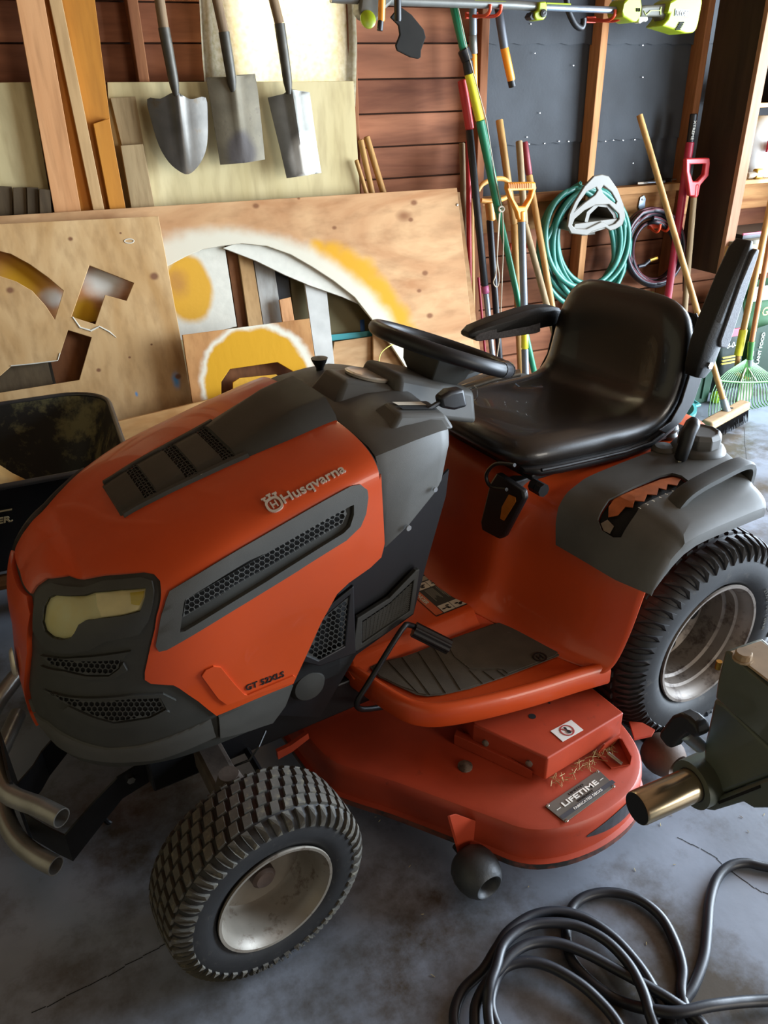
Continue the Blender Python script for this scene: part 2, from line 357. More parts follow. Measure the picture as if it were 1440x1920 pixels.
class Surf:
    """parametric surface P(s, v) on a sampled grid, with picking and panels laid on it"""
    def __init__(s, P, S_, V_):
        s.P = P; s.S = S_; s.V = V_; n = len(V_); s.n = n
        s.pts = [P(a, b) for a in S_ for b in V_]
        s.fs = [(i*n+j, i*n+j+1, (i+1)*n+j+1, (i+1)*n+j) for i in range(len(S_)-1) for j in range(n-1)]
        tri = []; s.fi = []
        for k, f in enumerate(s.fs): tri += [(f[0], f[1], f[2]), (f[0], f[2], f[3])]; s.fi += [(k, 0), (k, 1)]
        s.bvh = BVHTree.FromPolygons(s.pts, tri); s.tri = tri
    def st(s, idx): return s.S[idx // s.n], s.V[idx % s.n]
    def pick(s, px, py):
        d = trd(px, py).normalized(); h = s.bvh.ray_cast(CAMT, d)
        if h[0] is None:
            for t in range(1, 60):   # walk inwards to the silhouette
                q = s.bvh.find_nearest(CAMT + d * (1.0 + t * .02))
                if t == 1 or q[3] < best[0]: best = (q[3], q)
            h = best[1]
        a, b, c_ = (s.pts[i] for i in s.tri[h[2]]); pa, pb, pc = (s.st(i) for i in s.tri[h[2]])
        n = (b-a).cross(c_-a); A = n.length_squared or 1e-12
        wa = (b-h[0]).cross(c_-h[0]).dot(n)/A; wb2 = (c_-h[0]).cross(a-h[0]).dot(n)/A; wc = 1-wa-wb2
        return (pa[0]*wa+pb[0]*wb2+pc[0]*wc, pa[1]*wa+pb[1]*wb2+pc[1]*wc)
    def nrm(s, a, b):
        e = 1e-3; u = s.P(a+e, b)-s.P(a-e, b); v = s.P(a, b+e)-s.P(a, b-e); n = u.cross(v)
        if n.length < 1e-11:
            b -= .03; u = s.P(a+e, b)-s.P(a-e, b); v = s.P(a, b+e)-s.P(a, b-e); n = u.cross(v)
        return n.normalized() if n.length > 1e-13 else Vector((0, 0, 1))*s.sign
    sign = 1
    def at(s, a, b, off): return s.P(a, b) + s.nrm(a, b) * (off * s.sign)
    def panel(s, poly, off, depth, holes=(), grid=.03, kv=1.0, dense=.02, both=False, params=False):
        """a sheet on the surface, outlined in photograph pixels (or in s,v)"""
        def prep(L, closed=True):
            L = L if params else [s.pick(*q) for q in L]; L = [(a, b*kv) for a, b in L]; out = []
            for p, q in zip(L, L[1:] + L[:1]):
                n = max(1, int(math.hypot(q[0]-p[0], q[1]-p[1]) / dense)); out += [(p[0]+(q[0]-p[0])*i/n, p[1]+(q[1]-p[1])*i/n) for i in range(n)]
            return out
        v, f, loops = cdt(prep(poly), [prep(h) for h in holes], grid)
        m = MB(); n = len(v)
        top = [s.at(q.x, q.y/kv, off) for q in v]; bot = [s.at(q.x, q.y/kv, off - depth) for q in v]
        fs = list(f)
        for lp in loops:
            for a, b in zip(lp, lp[1:] + lp[:1]): fs.append((b, a, a + n, b + n))
        m.add(top + bot, fs)
        def sn(q):
            n_ = s.nrm(q.x, q.y/kv) * s.sign; return n_
        m.nm = [sn(q) for q in v]; m.nm = m.nm + m.nm
        for k_, p_ in enumerate(m.v):
            if abs(p_.y) < 2e-4 and both: m.nm[k_] = Vector((m.nm[k_].x, 0, m.nm[k_].z)).normalized()
        if both: m.mirror()
        return m
# --- hood form: outline in plan (s: nose tip 0 .. rear 1), v 0..1 up the side, 1..2 over the shoulder to the spine
HW, HX0, HXC = .30, .805, 1.10
ARC_ = .60                                  # share of s spent on the rounded nose
SPN = [(.70, .935), (.80, .935), (.92, .908), (1.04, .876), (1.17, .842), (1.30, .795), (1.36, .768), (1.42, .73), (1.50, .68)]
def lerp_tab(T, x):
    if x <= T[0][0]: return T[0][1]
    for (a, p), (b, q) in zip(T, T[1:]):
        if x <= b: return p + (q-p)*(x-a)/(b-a)
    return T[-1][1]
def smooth_tab(T, x): return sum(lerp_tab(T, x + d) for d in (-.04, -.02, 0, .02, .04)) / 5
def spine(x): return smooth_tab(SPN, x)
NOSE = [(.30, 1.445), (.36, 1.468), (.42, 1.482), (.50, 1.479), (.66, 1.453), (.80, 1.417)]
WID = [(.30, .245), (.36, .268), (.43, .292), (.48, .30), (.74, .30), (.95, .288)]
def plan(s, z):
    """outline of the hood at one height"""
    xf = lerp_tab(NOSE, z); hw = lerp_tab(WID, z)
    if s >= ARC_:
        t = (s - ARC_) / (1 - ARC_); return HXC + (HX0 - HXC) * t, hw - .0 * t
    e = 2.5; th = (s / ARC_) * PI / 2; cs, sn = math.cos(th), math.sin(th)
    cs = max(cs, 0); sn = max(sn, 0)
    return HXC + (xf - HXC) * cs ** (2/e), hw * sn ** (2/e)
ZB = [(0, .36), (.3, .355), (.45, .36), (.6, .372), (1, .40)]
def hoodP(s, v):
    s = min(max(s, 0), 1.02)
    x1, y1 = plan(s, .70); ze = spine(min(x1, 1.47)) - (.075 + .05 * max(0, 1 - s / ARC_) ** 1.0)
    zb = lerp_tab(ZB, s)
    if v <= 1:
        z = zb + (ze - zb) * v; x, y = plan(s, z); return Vector((x, y, z))
    x, y = plan(s, ze); u = min(v - 1, 1.0)
    n = 2.0 + 1.3 * min(1, s / ARC_); q = n / 2; g = u**q / (u**q + (1-u)**q); ph = g * PI / 2; cs = max(0, math.cos(ph)) ** (2/n); sn = max(0, math.sin(ph)) ** (2/n)
    xq = min(x, 1.345 + .0 * x); zq = spine(xq)
    # nearly flat crown once over the shoulder
    return Vector((xq + (x - xq) * cs, y * cs, ze + (zq - ze) * sn))
SS = [i / 90 for i in range(91)]; VV = [i / 24 for i in range(49)]
def pair(m, name, mt, parent=None, **k):
    """the near piece and its mirror image on the far side"""
    far = m.mirrored().build(name, mt, parent or TR, **k); return m.build(name, mt, parent or TR, **k)
HOOD = Surf(hoodP, SS, VV)
n_ = HOOD.nrm(.8, .5); HOOD.sign = 1 if n_.y > 0 else -1
HD = HOOD
def hp(*L): return [HD.pick(*q) for q in L]
hmv = .45                                    # v is stretched by this when panels are filled in
rear_low = hp((515, 1362), (549, 1280), (600, 1168), (632, 1112), (655, 1092), (692, 1064), (711, 1044))
outline = [(i / 12 * rear_low[0][0], 0) for i in range(13)] + rear_low + [(1, rear_low[-1][1] + .02), (1, 1), (1, 2), (.6, 2), (0, 2), (0, 1)]
hood = HD.panel(outline, 0, .006, both=True, grid=.03, kv=hmv, dense=.02, params=True).build('hood', M_DARK, TR, smooth=40, weld=2e-4)
tag(hood, 'dark grey nose and under-shell of the hood')
cap_edge = [(62, 1113), (72, 1098), (90, 1085), (130, 1080), (200, 1079), (270, 1073), (290, 1077), (302, 1090), (303, 1112), (290, 1180), (272, 1258), (272, 1272), (283, 1279), (325, 1282), (336, 1288), (372, 1313), (405, 1339)]
low = [(405, 1339), (470, 1311), (548, 1279)]
rearp = [(600, 1166), (630, 1112), (652, 1091), (692, 1063), (713, 1043), (719, 1018), (734, 940), (739, 882)]
tip = HD.pick(62, 1113)
vent_out = [(655, 911), (672, 907), (684, 915), (686, 930), (682, 960), (672, 984), (645, 1010), (470, 1118), (312, 1213), (298, 1216), (292, 1206), (311, 1122), (319, 1106), (345, 1090)]
pod = [(412, 1249), (470, 1207), (560, 1152), (540, 1252), (462, 1296), (454, 1296)]
poly = hp(*cap_edge) + hp(*low[1:]) + hp(*rearp) + [(.995, 1.12), (.995, 1.4), (.995, 2), (.6, 2), (.3, 2), (0, 2), (0, 1.6), (0, max(1.05, tip[1] + .04))]
om = HD.panel(poly, .0045, .007, both=True, holes=[hp(*vent_out)], grid=.028, kv=hmv, dense=.016, params=True)
om.build('hood_panel', M_ORANGE, TR, smooth=35, weld=2e-4)
pod2 = [(377, 1263), (384, 1252), (398, 1245), (412, 1247), (456, 1298), (462, 1299), (547, 1263), (552, 1266), (546, 1276), (424, 1317), (408, 1306)]
pp = pair(HD.panel(hp(*pod2), .0085, .006, grid=.03, kv=hmv, params=True, dense=.01), 'hood_pocket', M_ORANGE, smooth=35, bevel=.003, segs=3)
# grey skirt along the foot of the hood side, with a seam to the nose
pair(HD.panel(hp((409, 1342), (470, 1314), (547, 1282), (533, 1320), (514, 1361), (470, 1365), (412, 1380)), .006, .006, grid=.03, kv=hmv, params=True), 'hood_skirt', M_GREY, smooth=35)
sk = [(36, 1300), (60, 1330), (90, 1352), (140, 1385), (200, 1402), (260, 1398), (395, 1348), (404, 1378), (300, 1420), (240, 1425), (180, 1422), (110, 1395), (60, 1360)]
pair(HD.panel(hp(*sk), .005, .006, grid=.03, kv=hmv, params=True), 'nose_ridge', M_GREY, smooth=35)
# headlight
lens = [(86, 1164), (90, 1136), (97, 1122), (108, 1117), (180, 1112), (230, 1107), (277, 1103), (275, 1118), (264, 1143), (232, 1152), (190, 1158), (167, 1161), (153, 1169), (145, 1184), (137, 1193), (122, 1196), (104, 1192), (91, 1181)]
bez = [(70, 1180), (74, 1120), (84, 1104), (102, 1096), (200, 1092), (268, 1085), (288, 1090), (291, 1108), (278, 1160), (262, 1185), (200, 1198), (170, 1215), (130, 1220), (92, 1212)]
bz = pair(HD.panel(hp(*bez), .009, .009, holes=[hp(*lens)], grid=.02, kv=hmv, params=True, dense=.01), 'headlight_bezel', M_DARK, smooth=30, bevel=.003)
m_refl = mat('headlight_reflector', '#e9ecca', .3, 0, .18, 25, col2='#d8cf9a', coat=.6)
m_refl2 = mat('headlight_side_reflector', '#eee6c4', .35, 0, .1, 30, coat=.6)
hl = pair(HD.panel(hp(*lens), .002, .002, grid=.02, kv=hmv, params=True, dense=.012), 'headlight', m_refl, smooth=40)
HD.panel(hp((182, 1114), (230, 1109), (274, 1106), (272, 1118), (262, 1141), (232, 1150), (192, 1156), (184, 1135)), .0035, .002, grid=.02, kv=hmv, params=True, dense=.012).build('reflector', m_refl2, hl, smooth=40)
m_amb = mat('side_marker', '#d9c740', .3, 0, .1, 30, coat=.5)
HD.panel(hp((246, 1112), (272, 1108), (270, 1120), (262, 1134), (248, 1132)), .0045, .002, grid=.02, kv=hmv, params=True, dense=.012).build('marker_lens', m_amb, hl, smooth=40)
m_lens = bpy.data.materials.new('headlight_lens'); m_lens.use_nodes = True; nt = m_lens.node_tree; nt.nodes.clear()
o_ = nt.nodes.new('ShaderNodeOutputMaterial'); mx = nt.nodes.new('ShaderNodeMixShader'); tr_ = nt.nodes.new('ShaderNodeBsdfTransparent'); gl = nt.nodes.new('ShaderNodeBsdfGlossy'); fr = nt.nodes.new('ShaderNodeLayerWeight')
tr_.inputs[0].default_value = (.98, .96, .86, 1); gl.inputs['Roughness'].default_value = .12; fr.inputs[0].default_value = .25
nt.links.new(fr.outputs[0], mx.inputs[0]); nt.links.new(tr_.outputs[0], mx.inputs[1]); nt.links.new(gl.outputs[0], mx.inputs[2]); nt.links.new(mx.outputs[0], o_.inputs[0])
HD.panel(hp(*lens), .0062, .001, grid=.02, kv=hmv, params=True, dense=.012).build('lens', m_lens, hl, smooth=40)
def hexes(poly, r, gap, ang=0.0, inset=None):
    """honeycomb holes in pixel space wholly inside a polygon"""
    out = []; ca, sa = math.cos(ang), math.sin(ang); cx = sum(p[0] for p in poly)/len(poly); cy = sum(p[1] for p in poly)/len(poly)
    dx = r * math.sqrt(3); dy = r * 1.5; N = 40
    for j in range(-N, N):
        for i in range(-N, N):
            x = (i + .5 * (j % 2)) * dx; y = j * dy; X = cx + x*ca - y*sa; Y = cy + x*sa + y*ca
            if not in_poly(X, Y, poly): continue
            h = []
            for k in range(6):
                a = math.radians(60*k + 30); hx = x + (r-gap)*math.cos(a); hy = y + (r-gap)*math.sin(a)
                h.append((cx + hx*ca - hy*sa, cy + hx*sa + hy*ca))
            ok = []
            for q in h:      # pull the corners of cut cells back inside the outline
                t = 1.0
                while t > .15 and not in_poly(X + (q[0]-X)*(t+.12), Y + (q[1]-Y)*(t+.12), poly): t -= .08
                ok.append((X + (q[0]-X)*t, Y + (q[1]-Y)*t))
            if sum(math.hypot(a[0]-X, a[1]-Y) for a in ok) > 6*(r-gap)*.55: out.append(ok)
    return out
M_MESH = mat('grille_mesh', '#5c5c59', .45, .1, .1, 40); M_MESHD = mat('grille_mesh_dark', '#3d3d39', .5, .0, .1, 40)
def grille(name, poly, r, gap, ang, m, off=.004, frame_off=None, surf=None, parent=None):
    sf = surf or HD; g = sf.panel([sf.pick(*q) for q in poly], off - .0035, .001, grid=.03, kv=hmv, params=True).build(name, M_VOID, TR, smooth=40)
    sf.panel([sf.pick(*q) for q in poly], off, .0015, holes=[[sf.pick(*q) for q in h] for h in hexes(poly, r, gap, ang)], grid=0, kv=hmv, params=True, dense=.3).build('mesh', m, g)
    return g
grille('nose_grille', [(84, 1231), (100, 1229), (150, 1236), (226, 1234), (223, 1250), (206, 1263), (165, 1263), (125, 1254), (95, 1243)], 6.0, .95, .05, M_MESHD)
grille('nose_grille', [(84, 1291), (120, 1302), (170, 1312), (250, 1307), (301, 1306), (309, 1325), (280, 1341), (215, 1351), (180, 1341), (130, 1319), (100, 1302)], 6.0, .95, .0, M_MESHD)
for L in ([(80, 1226), (150, 1230), (246, 1218), (236, 1226), (232, 1233), (150, 1236), (100, 1229)], [(80, 1246), (120, 1262), (165, 1272), (215, 1270), (240, 1254), (232, 1240), (224, 1252), (206, 1265), (165, 1265), (125, 1256)],
          [(100, 1296), (170, 1306), (250, 1300), (306, 1298), (330, 1310), (320, 1328), (312, 1326), (301, 1305), (250, 1306), (170, 1311)], [(120, 1330), (178, 1356), (216, 1362), (286, 1352), (318, 1332), (310, 1328), (281, 1343), (215, 1353), (180, 1343), (132, 1321)]):
    pair(HD.panel(hp(*L), .006, .006, grid=.03, kv=hmv, params=True, dense=.012), 'nose_trim', M_DARK, smooth=30, bevel=.002)
# side vent
vin = [(345, 1119), (500, 1031), (652, 946), (659, 943), (659, 962), (652, 984), (640, 996), (500, 1083), (345, 1178), (336, 1180)]
vm = [(348, 1121), (500, 1034), (645, 951), (648, 962), (640, 980), (500, 1063), (342, 1155)]
vb = HD.panel(hp(*vent_out), .010, .012, holes=[hp(*vin)], grid=.03, kv=hmv, params=True, dense=.015).build('vent_bezel', M_GREY, TR, smooth=30, bevel=.005, segs=3)
HD.panel(hp(*vin), -.0005, .002, grid=.03, kv=hmv, params=True).build('vent_floor', M_DARK, vb, smooth=40)
grille('side_vent', vm, 6.25, .62, -.53, M_MESH, off=.0045)
# nose strip down the middle, with its round badge
st = [(60, 1118), (66, 1150), (62, 1172), (59, 1235), (53, 1298), (45, 1306), (50, 1330), (56, 1345), (54, 1372), (40, 1352)]
sp_ = [HD.pick(*q) for q in st]; sp_ = [(max(.02, a), b) for a, b in sp_]
sp_ = sp_ + [(0, sp_[-1][1]), (0, sp_[0][1])]
HD.panel(sp_, .010, .012, both=True, grid=.02, kv=hmv, params=True, dense=.012).build('nose_strip', M_ORANGE, TR, smooth=30, bevel=.004, weld=1e-4)
q = hoodP(0, .72); mb = MB(); Mx = Matrix.Translation(q + Vector((.016, 0, 0))) @ Matrix.Rotation(math.radians(82), 4, 'Y')
mb.lathe([(0, .006), (.02, .006), (.026, .004), (.03, 0)], 24, Mx); nb = mb.build('nose_badge', M_BADGE, TR, smooth=40)
# lettering on the hood side
def on_hood(mb, s, a, b, h, off, depth, m, name, bold=0, shear=0, space=1.0, extra=None):
    """letters between two pixels (baseline start and end), following the hood surface"""
    A = HD.P(*HD.pick(*a)); B = HD.P(*HD.pick(*b)); n = HD.nrm(*HD.pick(*a)) * HD.sign
    u = (B - A).normalized(); v = n.cross(u); v = v if v.z > 0 else -v
    lettering(mb, s, A + n*off, u, v, n, h=h, width=(B-A).length, depth=depth, bold=bold, shear=shear, space=space)
    return A + n*off, u, v, n
mb = MB(); A, u, v, n = on_hood(mb, 'Husqvarna', (534, 947), (649, 887), .0185, .0045, .004, M_BADGE, 'x', bold=.016)
# crowned H badge beside the name
Bc = HD.P(*HD.pick(514.5, 949)) + n*.0045
ring = [Bc + u*(0.0155*math.copysign(abs(math.cos(t))**.8, math.cos(t))) + v*(0.0155*math.copysign(abs(math.sin(t))**.8, math.sin(t))) for t in [2*PI*i/28 for i in range(28)]]
rin = [Bc + (p-Bc)*.72 for p in ring]
mb.prism(ring, n*.004, [rin])
for a, b, w_, h_ in ((-.0045, 0, .0026, .014), (.0045, 0, .0026, .014), (0, 0, .009, .0028)):
    P0 = Bc + u*a + v*b; mb.prism([P0 - u*w_/2 - v*h_/2, P0 + u*w_/2 - v*h_/2, P0 + u*w_/2 + v*h_/2, P0 - u*w_/2 + v*h_/2], n*.004)
for a in (-.011, 0, .011):
    P0 = Bc + u*a + v*(.0128 + (.0025 if a == 0 else 0)); mb.prism([P0 - u*.002, P0 + u*.002, P0 + u*.002 + v*.008, P0 - u*.002 + v*.008], n*.004)
    P1 = P0 + v*.0065; mb.prism([P1 - u*.0045 - v*.0015, P1 + u*.0045 - v*.0015, P1 + u*.0045 + v*.0018, P1 - u*.0045 + v*.0018], n*.004)
mb.build('maker_lettering', M_BADGE, TR)
mb = MB(); on_hood(mb, 'GT 52XLS', (460, 1292), (531, 1265), .0135, .0050, .0012, M_INK, 'x', bold=.02, space=1.05); mb.build('model_lettering', M_INK, TR)
# --- scoop on the crown
def top_z(x, y):
    hw = lerp_tab(WID, .85); s = ARC_ + (1-ARC_)*(HXC-x)/(HXC-HX0) if x < HXC else ARC_*.8
    ze = spine(x) - .075; n = 2.0 + 1.3*min(1, s/ARC_); cs = min(.999, abs(y)/hw); ph = math.acos(cs ** (n/2)); return ze + (spine(x)-ze)*math.sin(ph)**(2/n)
def crown(px, py):
    p = HD.P(*HD.pick(px, py)); return p
nr = [crown(*q) for q in ((252, 966), (300, 941), (425, 882), (540, 833), (640, 790))]
SY = sorted([(p.x, p.y) for p in nr]); 
def scoop_y(x): return max(.05, lerp_tab(SY, x))
XF = nr[0].x
slots = [(crown(296, 930).x, crown(272, 942).x), (crown(374, 893).x, crown(352, 905).x), (crown(444, 864).x, crown(424, 876).x)]
mb = MB(); xs = [XF + .022 - (XF + .022 - HX0) * i / 40 for i in range(41)]
def scoop_sec(x, h, k=1.0):
    hy = scoop_y(min(x, XF)) * k; r = []
    if x > XF: hy *= 1 - .12 * ((x - XF) / .022) ** 2
    for t in (-1, -.93, -.62, -.55, -.3, 0, .3, .55, .62, .93, 1):
        e = 0 if abs(t) == 1 else (.35 if abs(t) > .9 else (.95 if abs(t) > .6 else 1))
        y = hy * t; r.append(Vector((x, y, top_z(x, y) + (h * e if abs(t) < 1 else -.004))))
    return r
def hgt(x):
    if x > slots[2][0]: return .013
    t = (slots[2][0] - x) / (slots[2][0] - HX0); return .016 + .022 * min(1, t * 1.6)
segs = [(XF + .022, slots[0][1]), (slots[0][0], slots[1][1]), (slots[1][0], slots[2][1]), (slots[2][0], HX0 + .002)]
sc = None
for i, (a, b) in enumerate(segs):
    n = 8; rings = [scoop_sec(a + (b-a)*k/n, hgt(a + (b-a)*k/n)) for k in range(n+1)]
    m1 = MB(); m1.loft(rings, closed=True, caps=True)
    o = m1.build('scoop_louvre' if i < 3 else 'scoop', M_DARK, TR, smooth=35)
rails = MB(); ry_ = []
for i in range(25):
    x = XF + .018 + (slots[2][0] - .02 - XF - .018)*i/24; y = scoop_y(min(x, XF)); ry_.append([Vector((x, y*q, top_z(x, y*q) + h)) for q, h in ((1, -.004), (.97, .005), (.93, .0115), (.84, .0125), (.81, .006), (.80, -.002))])
pair(rails.loft(ry_, closed=True), 'scoop_rail', M_DARK, smooth=40)
for a, b in slots:
    rings = [scoop_sec(x, .0, .84) for x in (b + .004, a - .004)]
    rings = [[p + Vector((0, 0, .005)) for p in r] for r in rings]
    g = MB().loft(rings, closed=False).build('scoop_grille', M_VOID, TR)
    # honeycomb bars across the slot
    m1 = MB(); hy = scoop_y(a) * .83; L = b - a; cell = .0105; n = int(2*hy/cell)
    for j in range(n + 1):
        y = -hy + 2*hy*j/n
        for q in range(4):
            x0 = a + L*q/4; x1 = a + L*(q+1)/4; d = cell/2*(1 if (q + j) % 2 else -1)*.5
            m1.tube([(x0, y + d, top_z(x0, y) + .0075), (x1, y - d, top_z(x1, y) + .0075)], .0011, 4, caps=False)
    for q in range(5):
        x0 = a + L*q/4; m1.tube([(x0, -hy + 2*hy*j/8, top_z(x0, -hy + 2*hy*j/8) + .0072) for j in range(9)], .0009, 4, caps=False)
    m1.build('mesh', M_MESHD, g)
# ------------------------------------------------------------------ dash, body, seat, wheels, deck of the tractor
def part(mb, name, m, parent=None, label=None, **k):
    o = mb.build(name, m, parent or TR, **k)
    if label: o['label'] = label
    return o
V3 = Vector
part(MB().box((.83, -.225, .36), (1.36, .225, .72), bev=.05), 'engine_bay_void', M_VOID)  # plain black block put in for the darkness of the engine bay
for y in (.15, -.15): part(MB().box((-.35, y - .03, .22), (1.31, y + .03, .31)), 'frame_rail', M_BLACKMETAL, bevel=.005)
# dash console: sections across, from the hood back to the driver
def dash_sec(x, hw, zt, zs, zb, crown=.0, r=.035, hb=None):
    hb = hb or hw; L = [(hb, zb), (hw, zb + (zs - zb)*.5), (hw, zs - r), (hw - r*.3, zs - r*.3), (hw - r, zs), (hw*.62, zs + (zt-zs)*.6), (hw*.4, zt), (0, zt + crown)]
    return [V3((x if not callable(x) else x(z), y, z)) for y, z in L] + [V3((x if not callable(x) else x(z), -y, z)) for y, z in L[-2::-1]]
dsec = []
for xt, xb, hw, zt, zs, zb in ((.797, .792, .272, .925, .912, .70), (.775, .785, .276, .937, .917, .705), (.70, .73, .272, .948, .924, .735), (.64, .66, .266, .946, .926, .79), (.612, .640, .258, .942, .922, .808), (.600, .630, .245, .93, .91, .815), (.598, .626, .20, .89, .87, .82)):
    dsec.append(dash_sec(lambda z, a=xt, b=xb, t=zt, bb=zb: b + (a-b)*max(0, min(1, (z-bb)/(t-bb))), hw, zt, zs, zb))
part(MB().loft(dsec, closed=True), 'dash_console', M_GREY, smooth=38)
for p_, r_ in (((.735, .279, .735), .006), ((.666, .272, .80), .005)):
    mx = Matrix.Translation(V3(p_)) @ Matrix.Rotation(-PI/2, 4, 'X'); part(MB().lathe([(0, .004), (r_, .004), (r_, 0)], 12, mx), 'bolt', M_CHROME)
# raised pods on top of the dash
def wedge(pts_lo, pts_hi): return MB().loft([pts_lo, pts_hi], closed=True)
part(wedge([(.775, .055, .93), (.775, -.075, .93), (.62, -.11, .93), (.62, .09, .93)], [(.735, .035, .978), (.735, -.06, .978), (.64, -.085, .952), (.64, .06, .952)]), 'gauge_pod', M_GREY, bevel=.01, smooth=40, segs=3)
mx = Matrix.Translation(V3((.655, -.01, .957))) @ Matrix.Rotation(math.radians(-16), 4, 'Y')
gz = part(MB().lathe([(.052, .0), (.054, .006), (.049, .009), (.045, .007)], 28, mx), 'fuel_gauge', M_BADGE, smooth=40)
part(MB().lathe([(0, .005), (.046, .005)], 28, mx), 'gauge_face', M_DECAL, gz)
part(wedge([(.748, .222, .912), (.735, .13, .935), (.585, .13, .92), (.590, .236, .900)], [(.705, .207, .950), (.70, .142, .955), (.600, .142, .938), (.602, .216, .930)]), 'lever_pod', M_GREY, bevel=.008, smooth=40, segs=3)
part(MB().add([(.69, .176, .9540), (.69, .192, .9520), (.612, .196, .9355), (.612, .178, .9385)], [(0, 1, 2, 3)]), 'lever_slot', M_VOID)
part(MB().add([(.692, .153, .9558), (.69, .173, .9548), (.622, .174, .9412), (.624, .155, .9428)], [(0, 1, 2, 3)]), 'throttle_scale', M_DECAL)
lv = part(MB().tube([(.628, .185, .935), (.585, .182, .947)], [.006, .005], 8), 'throttle_lever', M_BLACK)
m1 = MB(); m1.loft([[V3((.598, .180, .945)) + V3((a*.25, b, a)) for a, b in ((-.012, -.012), (.012, -.012), (.012, .012), (-.012, .012))], [V3((.570, .180, .945)) + V3((a*.25, b, a)) for a, b in ((-.022, -.016), (.022, -.016), (.022, .016), (-.022, .016))], [V3((.535, .180, .945)) + V3((a*.25, b, a)) for a, b in ((-.022, -.014), (.02, -.014), (.02, .014), (-.022, .014))]], closed=True)
part(m1, 'lever_knob', M_BLACK, lv, bevel=.007, smooth=50, segs=3)
part(MB().lathe([(0, 0), (.009, 0), (.009, .02), (.017, .035), (.02, .043), (.0, .047)], 16, Matrix.Translation(V3((.70, -.16, .925)))), 'choke_knob', M_BLACK, smooth=40)
m1 = MB(); lettering(m1, 'K', V3((.758, .105, .934)), V3((-1, .2, .0)), V3((.2, 1, -.15)), V3((0, .1, 1)), h=.012, depth=.001); part(m1, 'dash_mark', M_INK)
# steering tower and wheel
tw = [[(.655, .085, .925), (.655, -.085, .925), (.41, -.085, .83), (.41, .085, .83)], [(.625, .06, .975), (.625, -.06, .975), (.45, -.075, .935), (.45, .075, .935)]]
part(wedge([(.655, .10, .90), (.655, -.10, .90), (.425, -.095, .825), (.425, .095, .825)], [(.625, .075, .978), (.625, -.075, .978), (.425, -.08, .905), (.425, .08, .905)]), 'steering_tower', M_GREY, bevel=.014, smooth=40, segs=3)
part(MB().box((.61, -.15, .74), (.64, .15, .84)), 'dash_back', M_BLACK, bevel=.01)
sw_c = V3((.466, .002, .992)); ax = V3((-.37, 0, .929)).normalized(); U = V3((0, 1, 0)); Wv = ax.cross(U)
part(MB().tube([sw_c - ax*.10, sw_c - ax*.02], .019, 14), 'steering_column', M_BLACK, smooth=40)
whl = part(MB().tube([sw_c + (U*math.cos(2*PI*i/56) + Wv*math.sin(2*PI*i/56))*.159 for i in range(56)], .0165, 14, closed=True), 'steering_wheel', M_BLACK, smooth=60)
hub = MB(); hub.loft([[sw_c + ax*h + U*(a*k) + Wv*(b*k) for a, b in ((-1, -.75), (1, -.75), (1.1, 0), (.8, .8), (-.8, .8), (-1.1, 0))] for h, k in ((-.085, .040), (-.050, .066), (-.016, .074), (-.012, .070))], closed=True)
part(hub, 'wheel_hub', M_DARK, whl, bevel=.004, smooth=30)
m_pad = mat('wheel_pad', '#a5a5a8', .5, 0, .08, 20)
part(MB().prism([sw_c - ax*.011 + U*a + Wv*b for a, b in ((-.058, -.044), (.058, -.044), (.050, .046), (-.050, .046))], ax*.004), 'hub_pad', m_pad, whl, bevel=.001)
for a0 in (20, 160, 270):
    d_ = U*math.cos(math.radians(a0)) + Wv*math.sin(math.radians(a0)); s_ = ax.cross(d_)
    m1 = MB(); m1.loft([[sw_c + d_*r + s_*(q*w_) + ax*(h - .010 - (.158 - r)*.12) for q, h in ((-1, 0), (1, 0), (.8, .012), (-.8, .012))] for r, w_ in ((.04, .026), (.10, .02), (.152, .017))], closed=True)
    part(m1, 'spoke', M_BLACK, whl, bevel=.004, smooth=40)
d_ = V3((0, 1, 0)); 
m_tape = mat('rim_sleeve', '#3a3a3c', .3, 0, .06, 30, coat=.3)
for a0, a1 in ((22, 38), (41, 66)):
    part(MB().tube([sw_c + (U*math.cos(math.radians(a)) + Wv*math.sin(math.radians(a)))*.159 for a in range(a0, a1 + 1, 3)], .0178, 14), 'rim_sleeve', m_tape, whl, smooth=50)
part(MB().tube([(.43, .02, .89), (.36, .06, .915), (.30, .085, .925)], .009, 10), 'tilt_lever', M_STEEL, smooth=40)
part(MB().tube([V3((.405, .05, .885)) + V3((.0, math.cos(2*PI*i/20)*.012, math.sin(2*PI*i/20)*.017)) for i in range(20)], .0014, 6, closed=True), 'key_ring', M_CHROME, smooth=40)
# black side plates under the dash, with their grilles
def yplate(pix, y, t, holes=()): return MB().prism([tp(*q, 'y', y) for q in pix], (0, -t, 0), [[tp(*q, 'y', y) for q in h] for h in holes])
m_scuff = mat('scuffed_black', '#19191c', .4, .1, .15, 14, .04, 200, dirt=('#8c8e94', 70, .74))
pair(yplate([(690, 1000), (720, 1005), (842, 880), (836, 930), (798, 1062), (775, 1152), (668, 1228), (600, 1345), (500, 1340), (560, 1200), (640, 1060)], .205, .006), 'side_plate', m_scuff)
gt = [(670, 1160), (730, 1122), (780, 1070), (787, 1067), (776, 1150), (720, 1190), (668, 1222), (662, 1218)]
gi = [(680, 1165), (732, 1130), (776, 1088), (768, 1146), (718, 1180), (679, 1207)]
pair(yplate(gt, .222, .012, [gi]), 'footwell_grille', M_DARK, bevel=.002)
m1 = MB(); Pq = [tp(*q, 'y', .217) for q in gi]
